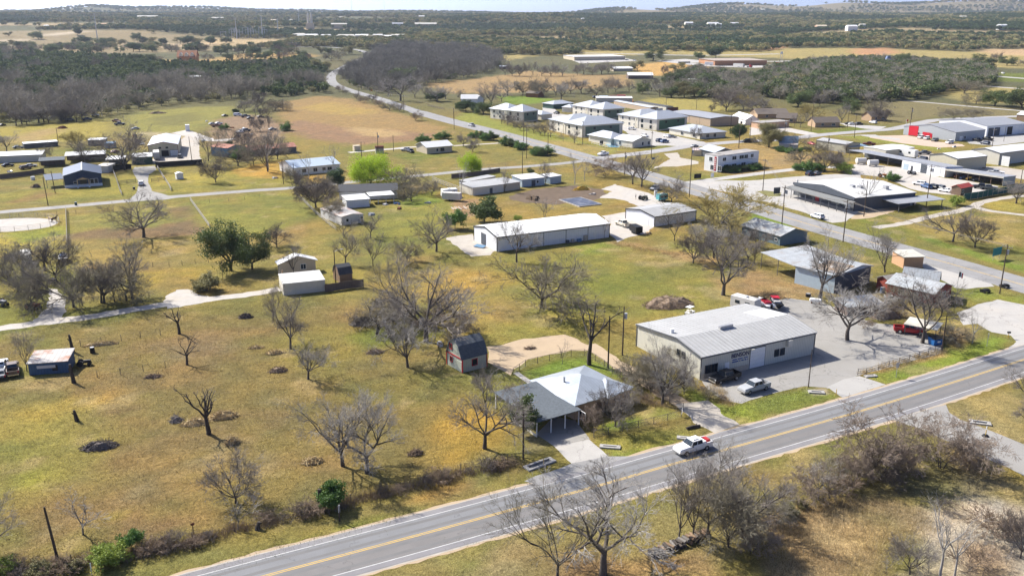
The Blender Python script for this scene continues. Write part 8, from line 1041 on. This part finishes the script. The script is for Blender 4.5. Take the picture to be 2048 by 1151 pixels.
# ------------------------------------------------------------------ fences
fence('sagging wire fence along the roadside brush row',[(-57.95,86.99),(-50.51,88.36),(-43.31,90.86),(-38.15,92.90),(-33.79,95.02),(-27.02,98.67),(-20.80,101.68),(-13.13,105.31),(-7.04,109.78),(-0.60,112.59)],'wire',6,1.25,'wood_pole_pale',3); fence('old wire fence crossing the pasture below the gravel track',[(-59.0,151.1),(-61.8,147.6),(-65.0,145.8),(-68.4,144.3),(-71.9,143.1)],'wire',4.5,1.3,'pipe',2); fence('wire fence left of the lopped trees',[(-81.9,158.4),(-78.6,159.8),(-75.4,161.3),(-72.4,163.1),(-69.1,164.6)],'wire',4.3,1.3,'pipe',3); fence('wire fence below the big live oak',[(-93.4,213.2),(-85.7,214.4),(-82.9,215.7),(-80.1,217.1),(-77.1,218.1)],'wire',5,1.3,'pipe',3)
fence('wire paddock fence along the lane',[(-158.8,270.3),(-148.1,272.5),(-137.8,275.9),(-129.4,279.7),(-120.0,281.6),(-106.8,290.7),(-95.7,296.0),(-86.6,301.4)],'wire',7,1.3,'pipe',3); fence('pale plank fence down the left side of the paddock',[(-143.7,281.6),(-135.6,265.0),(-129.1,251.7),(-121.9,236.7)],'board',2.6,1.4,'pale_board',3); fence('pale plank fence down the right side of the paddock',[(-109.0,297.1),(-100.5,279.7),(-89.6,257.4)],'board',3.0,1.3,'pale_board',3); fence('curved pipe rail round pen fence',[(q[0], q[1]) for q in ell((-150.1,261.2),13.4,9.9,0,22)]+[ell((-150.1,261.2),13.4,9.9,0,22)[0]],'pipe',4,1.6,'pale_board',4, name='round_pen'); fence('dark rail gate fence left of the driveway',[(-146.0,326.6),(-141.3,331.4)],'board',3.2,1.4,'pipe',3); fence('dark rail gate fence right of the driveway',[(-135.8,332.4),(-132.0,335.7)],'board',3.0,1.4,'pipe',3); fence('pale plank fence beside the navy house lawn',[(-162.8,360.8),(-149.9,334.6),(-140.1,314.2),(-136.1,306.6)],'board',3.2,1.3,'pale_board',3); fence('pale plank fence beside the tiny white shed',[(-145.6,363.9),(-134.1,340.1),(-126.2,324.1),(-121.7,314.2)],'board',3.2,1.3,'pale_board',3)
fence('black mesh screen fence before the tan barn',[(-147.0,365.9),(-141.9,368.4),(-137.6,370.5),(-133.7,372.2),(-130.6,374.0)],'pipe',2.8,2.3,'black',1, panel='black_mesh'); fence('black mesh screen below the open shed',[(-161.2,357.7),(-157.6,361.3),(-155.6,362.2)],'pipe',2.8,2.2,'black',1, panel='black_mesh'); fence('long dark board fence behind the navy house',[(-196.1,338.2),(-192.7,342.3),(-189.1,346.4),(-186.3,352.4)],'pipe',3,2.0,'fence_wood',1, panel='fence_wood'); fence('brown wood privacy fence beside the pale boxy shop',[(-42.3,192.7),(-39.6,194.3),(-36.9,195.8),(-34.3,196.8)],'board',2.4,1.9,'fence_wood',2, panel='fence_wood'); fence('teal mesh fence round the industrial yard',[(153.4,298.0),(159.8,301.2),(167.6,306.4),(173.2,309.8),(178.1,312.5),(184.7,317.4),(190.3,321.8)],'pipe',3,2.4,'steel',1, panel='teal_mesh')
fence('chain link fence curving round the back yard',[(0.2,144.2),(1.3,146.3),(2.4,148.2),(4.6,149.7),(6.8,150.9),(9.0,152.2),(10.9,153.2),(13.4,153.5),(15.2,150.9),(16.5,148.1),(17.6,145.1),(18.8,143.3)],'chain',2.4,1.3,'pipe',1); fence('chain link fence on a low kerb round the front lawn',[(12.16,120.07),(16.68,122.24),(21.78,124.71),(26.45,127.27),(27.25,129.92),(25.5,132.4)],'chain',2.6,1.2,'pipe',1); fence('pipe rail fence along the concrete lot verge',[(60.4,144.3),(62.0,144.6),(64.8,146.3),(72.3,151.1),(77.1,154.1),(80.5,156.2)],'pipe',2.6,1.2,'pipe',3); fence('white plank fence beside the workshop row',[(-30.2,335.0),(-26.5,327.7),(-23.2,321.4),(-20.0,316.0),(-16.9,309.4)],'board',2.6,1.8,'pale_board',3); fence('grey wall of boards behind the workshop row',[(-23.3,340.1),(-18.0,343.6),(-12.7,347.1),(-4.8,354.4)],'pipe',3,1.8,'fence_wood',1, panel='fence_wood'); fence('wire fence along the brown field',[(-78.9,432.0),(-72.1,435.6),(-54.4,443.8),(-44.3,449.5),(-28.5,453.3)],'wire',8,1.3,'pipe',2); fence('dark hedge fence of the farmhouse drive',[(-58.5,627.8),(-52.1,614.5),(-45.1,601.7)],'board',4,1.2,'fence_wood',3); fence('rail fence beside the overgrown lane',[(-76.6,309.4),(-69.6,293.8),(-62.0,275.9),(-56.2,263.3),(-51.3,253.3)],'board',4,1.2,'pale_board',2); fence('white balustrade around the pool terrace',[(38.9,436.9),(42.2,429.2),(45.3,421.7),(51.5,420.5),(56.8,421.2),(60.3,424.2)],'board',2.4,1.3,'cream',2)
# ------------------------------------------------------------------ signs, bins, tanks, small things
def sign(p, label, w_, h_, z, mat, two=True, rz=.4, post='steel', back=None, r=.05, group=None):
    o = thing('road_sign', label,'sign',(p[0], p[1]), rz, group)
    for x in ((-w_*.35, w_*.35) if two else (0,)): MB().tube([(x,0,-.1),(x,0, z+h_*.9)], r,6).build('post', post, o)
    MB().box(-w_/2, w_/2,-.05,-.02, z, z+h_).build('board', mat, o); return o
sign((124.5,221.1),'teal roadside sign panel across the highway',4.2,2.0,1.2, M('teal_sign',(.02,.24,.26),.6), rz=.6); sign((10.64,97.43),'small blue tilted sign seen through the verge trees',.9,.6,1.4,'car_blue', False, rz=1.0); sign((66.6,143.1),'small grey road sign on the verge by the lot fence',.7,.9,1.9,'steel', False); sign((90.1,158.3),'grey stop sign seen from behind at the side street',.75,.75,1.9,'steel', False, rz=1.2); sign((-21.40,97.23),'white narrow marker sign on the leaning dark post',.25,1.0,1.3,'white_paint', False, r=.1, post='wood_pole', rz=.9); sign((-47.16,86.15),'white marker post beside the lime bush',.12,1.1,.5,'white_paint', False); sign((-38.50,94.24),'rusty square tag on a post in the fence row',.45,.35,1.3,'rust', False, post='wood_pole'); sign((92.7,307.8),'dark roadside sign board beside the grass island',2.6,2.2,.4,'navy_grey', post='black', rz=.3); sign((60.2,379.0),'small blue sign at the highway junction',1.4,.9,1.3,'car_blue', rz=.2); sign((-113.4,733.4),'orange diamond warning sign at the highway bend',1.4,1.4,1.6,'car_orange', False); sign((71.2,338.9),'low dark sign panel below the derelict white building',3.2,1.8,.3,'black', post='black'); sign((77.1,340.3),'white notice board below the derelict white building',1.4,1.6,.6,'white_paint'); sign((362.0,1234.6),'tall white truck stop sign',4,3,8,'white_paint', r=.3); sign((323.3,1537.4),'yellow sign on a tall post behind the far highway',5,3.5,14,'leaf_lime', False, r=.4)
for p, lab in (((53.6,135.6),'yellow marker post at the end of the warehouse culvert'),((70.69,120.63),'yellow and white bollard on a black base on the concrete drive'),((4.41,111.45),'yellow marker on the carport culvert'),((96.5,162.7),'black mailbox on a yellow post at the side street')):
    o = thing('marker_post', lab,'post', p); MB().tube([(0,0,0),(0,0,1.1)],.06,8).build('post','car_yellow', o)
    if 'bollard' in lab: MB().tube([(0,0,.01),(0,0,.25)],[.55,.35],12).build('base','black', o); MB().tube([(0,0,1.1),(0,0,1.6)],.07,8).build('sleeve','white_paint', o)
    if 'mailbox' in lab: MB().box(-.3,.3,-.14,.14,1.1,1.4).build('box','black', o)
def culvert(p, t, L, W, label):
    o = thing('culvert_headwall', label,'culvert', p, heading(p, t)); MB().box(-L/2, L/2,-W/2,-W/2+.35,-.1,.22).build('side_wall','concrete', o); MB().box(-L/2, L/2, W/2-.35, W/2,-.1,.22).build('side_wall','concrete', o); MB().box(-L/2,-L/2+.5,-W/2+.35, W/2-.35,-.1,.22).build('end_wall','concrete', o); MB().box(L/2-.5, L/2,-W/2+.35, W/2-.35,-.1,.22).build('end_wall','concrete', o); MB().box(-L/2+.5, L/2-.5,-W/2+.35, W/2-.35,-.1,.03).build('channel','navy_grey', o)
culvert((3.87,111.83),(6.23,113.55),4.8,1.5,'long concrete culvert headwall left of the carport driveway'); culvert((14.26,117.02),(16.03,116.73),3.0,1.0,'short concrete culvert headwall right of the carport driveway'); culvert((25.59,119.86),(26.61,119.65),2.2,.9,'concrete culvert headwall near the white pickup'); culvert((50.7,136.7),(52.8,136.4),2.6,1.1,'tan concrete culvert headwall by the warehouse apron'); culvert((62.4,143.6),(63.9,143.9),2.2,.9,'concrete culvert headwall at the pipe fence corner'); culvert((72.12,125.05),(73.72,124.51),3.0,1.3,'concrete culvert headwall beside the concrete drive')
o = thing('dumpster','blue steel dumpster on the concrete pad','dumpster',(80.8,159.4),.3); MB().hexa([(-1.0,-.7,.1),(1.0,-.7,.1),(1.0,.7,.1),(-1.0,.7,.1)],[(-1.1,-.9,1.3),(1.1,-.9,1.3),(1.1,.9,1.5),(-1.1,.9,1.5)]).build('bin', M('bin_blue',(.02,.13,.36),.5), o); MB().slab([(-1.1,-.9,1.36),(0,-.9,1.36),(0,.9,1.56),(-1.1,.9,1.56)],.05).build('lid','black', o); MB().slab([(.02,-.9,1.36),(1.1,-.9,1.36),(1.1,.9,1.56),(.02,.9,1.56)],.05).build('lid','black', o); MB().box(-.3,.3,-.98,-.8,.7,1.0).build('label_plate','white_paint', o)
def drum(p, label, r_, h_, mat, name='barrel', cat='barrel'): o = thing(name, label, cat, p); MB().tube([(0,0,0),(0,0, h_*.5),(0,0, h_)],[r_*.96, r_, r_*.96],14).build('shell', mat, o); MB().tube([(0,0, h_),(0,0, h_+.03)], r_*.8,14).build('lid','steel', o)
drum((66.2,189.7),'black stock tank behind the warehouse lot',.6,.7,'black'); drum((-78.1,155.0),'black barrel in the pasture below the lopped stump',.45,1.1,'black'); drum((83.9,192.5),'blue plastic barrel beside the red house',.55,1.3,'car_blue'); drum((-144.3,289.7),'green bin beside the lane',.4,1.1,'dark_green'); drum((-136.5,317.8),'black bin by the curved driveway',.4,.9,'black'); drum((49.7,303.8),'grey portable toilet by the gravel yard',.6,2.3,'dirty_white','portable_toilet','toilet'); drum((-183.0,337.3),'white round tank left of the navy house',.8,1.3,'white_paint','water_tank','tank'); drum((-45.0,261.6),'grey propane cylinder beside the derelict mobile home',.5,1.6,'steel')
o = thing('propane_tank','white propane tank lying beside the concrete lot','tank',(66.2,184.7),-.5); MB().tube([(-1.3,0,.75),(-1.1,0,.75),(1.1,0,.75),(1.3,0,.75)],[.2,.48,.48,.2],12).build('vessel','white_paint', o); MB().box(-.9,-.7,-.35,.35,0,.4).build('foot','rust', o); MB().box(.7,.9,-.35,.35,0,.4).build('foot','rust', o)
o = thing('golf_cart','white golf cart behind the warehouse ridge','golf cart',(37.3,176.9),.8); MB().box(-1.1,1.1,-.55,.55,.35,.8).build('body','white_paint', o); MB().box(-1.0,.7,-.6,.6,1.8,1.88).build('roof','white_paint', o); MB().box(-.6,0,-.5,.5,.8,1.1).build('seat','cream', o)
for x, y in ((-.9,-.5),(-.9,.5),(.6,-.5),(.6,.5)): MB().tube([(x, y,.7),(x, y,1.82)],.03,6).build('post','black', o); MB().disc((x, y*1.05,.25),'y',.25,.2,10).build('wheel','tyre', o)
lp = thing('log_pile','row of cut logs stacked under the verge trees','log pile',(19.82,91.94), heading((18.19,91.03),(21.71,93.17))); rr_ = random.Random(9)
for i in range(34):
    x = -4.2+8.4*(i % 17)/16+rr_.uniform(-.15,.15); z = .24+.36*(i//17); a = rr_.uniform(-.3,.3); L = rr_.uniform(.9,1.5); r_ = rr_.uniform(.17,.26); MB().tube([(x-math.sin(a)*L/2,-L/2, z),(x+math.sin(a)*L/2, L/2, z)], r_,9).build('log', rr_.choice(['bark','bark_dark','bark_grey','wood']), lp)
lg_ = thing('fallen_log','dark fallen log beside the driveway verge','log',(27.58,123.31),.4); MB().tube([(-1.2,0,.22),(0,.05,.25),(1.2,0,.2)],[.2,.26,.22],9).build('trunk','bark_dark', lg_); MB().tube([(.5,0,.3),(.9,.4,.5)],[.1,.05],6).build('branch_stub','bark_dark', lg_)
for p, lab in (((-67.4,125.9,1.8),'short dark stump in the pasture beside the red earth'),((-74.9,140.8,3.4),'broken post stump below the blue tin shed'),((-81.9,155.3,3.5),'thick black stump with snapped top below the gravel track'),((-24.5,100.2,2.9),'snapped dead snag beside the vine wrapped tree'),((-31.1,95.4,1.0),'dark bent stump in the fence row')):
    o = thing('tree_stump', lab,'stump',(p[0], p[1]), rr_.uniform(0,6)); MB().tube([(0,0,-.1),(.1,.05, p[2]*.5),(.25,0, p[2])],[.38,.28,.2],8).build('trunk','bark_dark', o); MB().tube([(.08,0, p[2]*.5),(.6,.1, p[2]*.8)],[.15,.06],6).build('branch_stub','bark_dark', o)
for p, m, lab in (((-13.9,159.1),'dirty_white','heap of pale junk behind the gambrel shed'),((84.1,189.3),'white_paint','white junk machine beside the red house'),((-41.8,290.5),'dirty_white','white junk on the patio of the charcoal roofed house'),((-38.3,291.8),'car_blue','blue junk on the patio of the charcoal roofed house'),((-36.6,284.2),'rust','low garden frame below the patio'),((-44.6,274.7),'steel','grey junk below the charcoal roofed house'),((-28.3,293.0),'steel','grey machine at the fence by the box trailer'),((38.9,249.5),'new_wood','tan crate pile behind the black trailer'),((-91.0,340.5),'steel','scrap heap by the white house lawn'),((-147.0,490.1),'steel','large pale scrap heap in the junkyard'),((-137.9,472.5),'white_paint','white scrap sheets in the junkyard'),((-181.1,533.8),'white_paint','white slab in the junkyard grass'),((-131.6,399.9),'dirty_white','crumpled white roof sheet before the blue barn'),((-156.2,501.3),'rust','rusty scrap in the junkyard'),((-154.3,448.2),'white_paint','white trailer frame behind the bare trees'),((-201.6,355.0),'dirty_white','pale junk row before the long tan building'),((210.9,425.3),'steel','pale scrap on the lawn by the cream workshop'),((200.4,419.2),'white_paint','white panels on the lawn by the cream workshop'),((193.1,364.1),'wood','brown board enclosure by the beige warehouse'),((136.2,303.8),'new_wood','orange wood rack at the roadhouse corner'),((7.5,299.9),'dirt_brown','dark mound of dug earth by the workshops'),((27.9,308.4),'gravel_pale','small pile of white gravel by the slab')):
    o = thing('junk_heap', lab,'junk', p, rr_.uniform(0,3)); big = 2.2 if 'mound' in lab or 'large' in lab else 1
    for i in range(6): a = rr_.uniform(0,6.28); d = rr_.uniform(0,1.0)*big; s = rr_.uniform(.3,.8)*big; x = d*math.cos(a); y = d*math.sin(a); MB().hexa([(x-s, y-s*.6,0),(x+s, y-s*.5,0),(x+s*.9, y+s*.6,0),(x-s, y+s*.5,0)],[(x-s*.8, y-s*.4, s*rr_.uniform(.5,1)),(x+s*.7, y-s*.4, s*rr_.uniform(.5,1.1)),(x+s*.7, y+s*.4, s*rr_.uniform(.6,1.1)),(x-s*.8, y+s*.4, s*rr_.uniform(.5,1))]).build('piece', m if i % 3 else rr_.choice([m,'steel','rust','wood'] if m not in ('dirt_brown','gravel_pale') else [m]), o)
sl = thing('foundation_slab','new dark foundation slab framed in pale timber','slab',(22.9,294.4), heading((17.3,299.9),(23.5,287.9))); MB().box(-6.5,6.5,-4.2,4.2,.0,.28).build('slab', M('slab_blue',(.07,.085,.13),.6,0,.3,.4, stain=((.25,.26,.28),.7,.4)), sl)
for a in ((-6.7,6.7,-4.4,-4.22),(-6.7,6.7,4.22,4.4),(-6.7,-6.52,-4.2,4.2),(6.52,6.7,-4.2,4.2)): MB().box(*a,0,.34).build('form_board','pale_board', sl)
bf = thing('lumber_stack','rows of pale boards laid out by the box trailer','lumber',(-15.6,285.4),.3)
for i in range(14): x = -4+.6*i; MB().box(x, x+.28,-2.2+rr_.uniform(-.3,.3),2.2+rr_.uniform(-.3,.3),.0,.18).build('board', rr_.choice(['pale_board','wood','brick_tan']), bf)
gl = thing('solar_panel','dark glass panel leaning by the long white building door','panel',(-8.7,234.1),-.6); MB().slab([(-1.6,-.9,.25),(1.6,-.9,.25),(1.6,.9,.5),(-1.6,.9,.5)],.05).build('sheet','blue_steel', gl); MB().box(-1.4,1.4,-.7,.7,0,.22).build('stand','steel', gl)
fl = thing('flag_pole','flag of red white and blue on a pole by the red house','flag',(102.1,195.3)); MB().tube([(0,0,0),(0,0,4.2)],.05,6).build('pole','steel', fl)
for i,(m, a) in enumerate((('car_navy',(0,.35,2.9,4.1)),('white_paint',(.352,.62,2.75,3.95)),('bright_red',(.622,.9,2.6,3.8)))): MB().box(a[0]+.05, a[1]+.05,-.03+.02*i,.01+.02*i, a[2], a[3]).build('stripe', m, fl)
fp = thing('flag_pole','white flag pole beside the red garage front','flag',(206.9,472.1)); MB().tube([(0,0,0),(0,0,8)],.07,6).build('pole','white_paint', fp); MB().box(.07,1.0,-.02,.02,6.9,7.8).build('flag','red_paint', fp)
for p, lab in (((107.3,192.8),'dark picnic bench by the tall transformer pole'),((113.7,196.6),'black table grill by the tall transformer pole')):
    o = thing('picnic_table', lab,'table', p,.4); MB().box(-.9,.9,-.4,.4,.7,.78).build('top','black', o)
    for s in (-1,1): MB().box(-.9,.9, s*.75-.15, s*.75+.15,.42,.48).build('bench','black', o); MB().box(s*.7-.05, s*.7+.05,-.75,.75,0,.72).build('leg','black', o)
# ------------------------------------------------------------------ person and horses: one skin surface each
def skin_body(name, joints, edges, mat, label, cat, loc, rz, parent=None):
    me = bpy.data.meshes.new(name); me.from_pydata([j[0] for j in joints], edges,[]); o = obj(name, me, mat, parent)
    o.modifiers.new('skin','SKIN'); 
    for i, j in enumerate(joints): v = me.skin_vertices[0].data[i]; v.radius = j[1] if hasattr(j[1],'__len__') else (j[1], j[1]); v.use_root = (i == 0)
    sm = o.modifiers.new('sub','SUBSURF'); sm.levels = sm.render_levels = 1; o.location = (loc[0], loc[1], loc[2] if len(loc) > 2 else 0); o.rotation_euler = (0,0, rz); bpy.context.view_layer.update()
    dg = bpy.context.evaluated_depsgraph_get(); m2 = bpy.data.meshes.new_from_object(o.evaluated_get(dg)); o.modifiers.clear(); o.data = m2
    if not m2.materials: m2.materials.append(MATS[mat])
    return tag(o, label, cat) if label else o
J = [((0,0,.95),.16),((0,0,1.2),.15),((0,0,1.42),.17),((0,0,1.52),.07),((0,.01,1.62),.10),((0,.01,1.72),.09),((.11,0,.88),.10),((.13,.05,.48),.07),((.14,0,.08),.05),((.14,.14,.04),.045),((-.11,0,.88),.10),((-.13,-.03,.48),.07),((-.14,-.08,.08),.05),((-.14,.06,.04),.045),((.22,0,1.40),.07),((.30,.02,1.13),.05),((.31,.10,.88),.04),((.31,.13,.80),.04),((-.22,0,1.40),.07),((-.30,.02,1.13),.05),((-.31,.10,.88),.04),((-.31,.13,.80),.04)]
EJ = [(0,1),(1,2),(2,3),(3,4),(4,5),(0,6),(6,7),(7,8),(8,9),(0,10),(10,11),(11,12),(12,13),(2,14),(14,15),(15,16),(16,17),(2,18),(18,19),(19,20),(20,21)]
M('work_clothes',(.15,.12,.10),.9); M('skin_tone',(.42,.26,.18),.7); M('hay_coat',(.50,.38,.24),.8,0,.1,1); M('bay_coat',(.075,.042,.028),.8,0,.15,1)
pr = skin_body('person', J, EJ,'work_clothes','person in dark work clothes standing by the olive utility tractor','person',(42.3,299.8),1.2); MB().ball((0,.02,1.69),.10,.12,.13,10,7).build('head','skin_tone', pr); MB().ball((0,.0,1.75),.115,.13,.09,10,6).build('cap','dark_green', pr)
HJ = [((0,0,1.15),(.27,.30)),((.45,0,1.15),(.28,.32)),((-.45,0,1.17),(.27,.28)),((.75,0,1.25),(.22,.27)),((-.78,0,1.2),(.22,.26)),((1.0,0,1.5),(.13,.17)),((1.2,0,1.72),(.11,.13)),((1.42,0,1.66),(.10,.10)),((1.68,0,1.50),(.065,.065)),((.68,.15,.85),.10),((.70,.16,.48),.06),((.68,.16,.1),.045),((.74,.16,.03),.055),((.68,-.15,.85),.10),((.66,-.16,.48),.06),((.64,-.16,.1),.045),((.70,-.16,.03),.055),((-.75,.15,.88),.14),((-.68,.16,.68),.09),((-.88,.16,.50),.06),((-.86,.16,.1),.045),((-.80,.16,.03),.055),((-.75,-.15,.88),.14),((-.72,-.16,.68),.09),((-.92,-.16,.50),.06),((-.92,-.16,.1),.045),((-.86,-.16,.03),.055),((-1.0,0,1.2),.05),((-1.1,0,.7),.06)]
HE = [(0,1),(0,2),(1,3),(2,4),(3,5),(5,6),(6,7),(7,8),(3,9),(9,10),(10,11),(11,12),(3,13),(13,14),(14,15),(15,16),(4,17),(17,18),(18,19),(19,20),(20,21),(4,22),(22,23),(23,24),(24,25),(25,26),(4,27),(27,28)]
for p, m, a, lab in (((-140.4,265.0),'hay_coat',2.6,'pale horse grazing by the round pen'),((-139.3,265.0),'bay_coat',1.2,'dark brown horse beside the pale horse')):
    h_ = skin_body('horse', HJ, HE, m, lab,'horse', p, a)
    for s in (-1,1): MB().tube([(1.24, s*.06,1.80),(1.23, s*.08,1.96)],[.04,.01],5).build('ear', m, h_)
    MB().slab([(.8,-.02,1.55),(.8,.02,1.55),(1.2,.02,1.86),(1.2,-.02,1.86)],.12).build('mane','black' if m == 'bay_coat' else 'cream', h_)

# ------------------------------------------------------------------ air: pale even haze over the whole country
hz = MB().box(-9500,9500,-900,12000,-2.0,260).mesh('haze'); hm = bpy.data.materials.new('haze'); hm.use_nodes = True; N = hm.node_tree.nodes; N.clear()
vo = N.new('ShaderNodeVolumePrincipled'); vo.inputs['Color'].default_value = (.76,.85,1.0,1); vo.inputs['Density'].default_value = 4.6e-5; vo.inputs['Anisotropy'].default_value = .2; mo = N.new('ShaderNodeOutputMaterial'); hm.node_tree.links.new(vo.outputs[0], mo.inputs['Volume']); hm.cycles.homogeneous_volume = True
o = obj('haze', hz, hm); o['kind'] = 'stuff'; o['label'] = 'thin pale blue haze over the whole country'; o['category'] = 'haze'
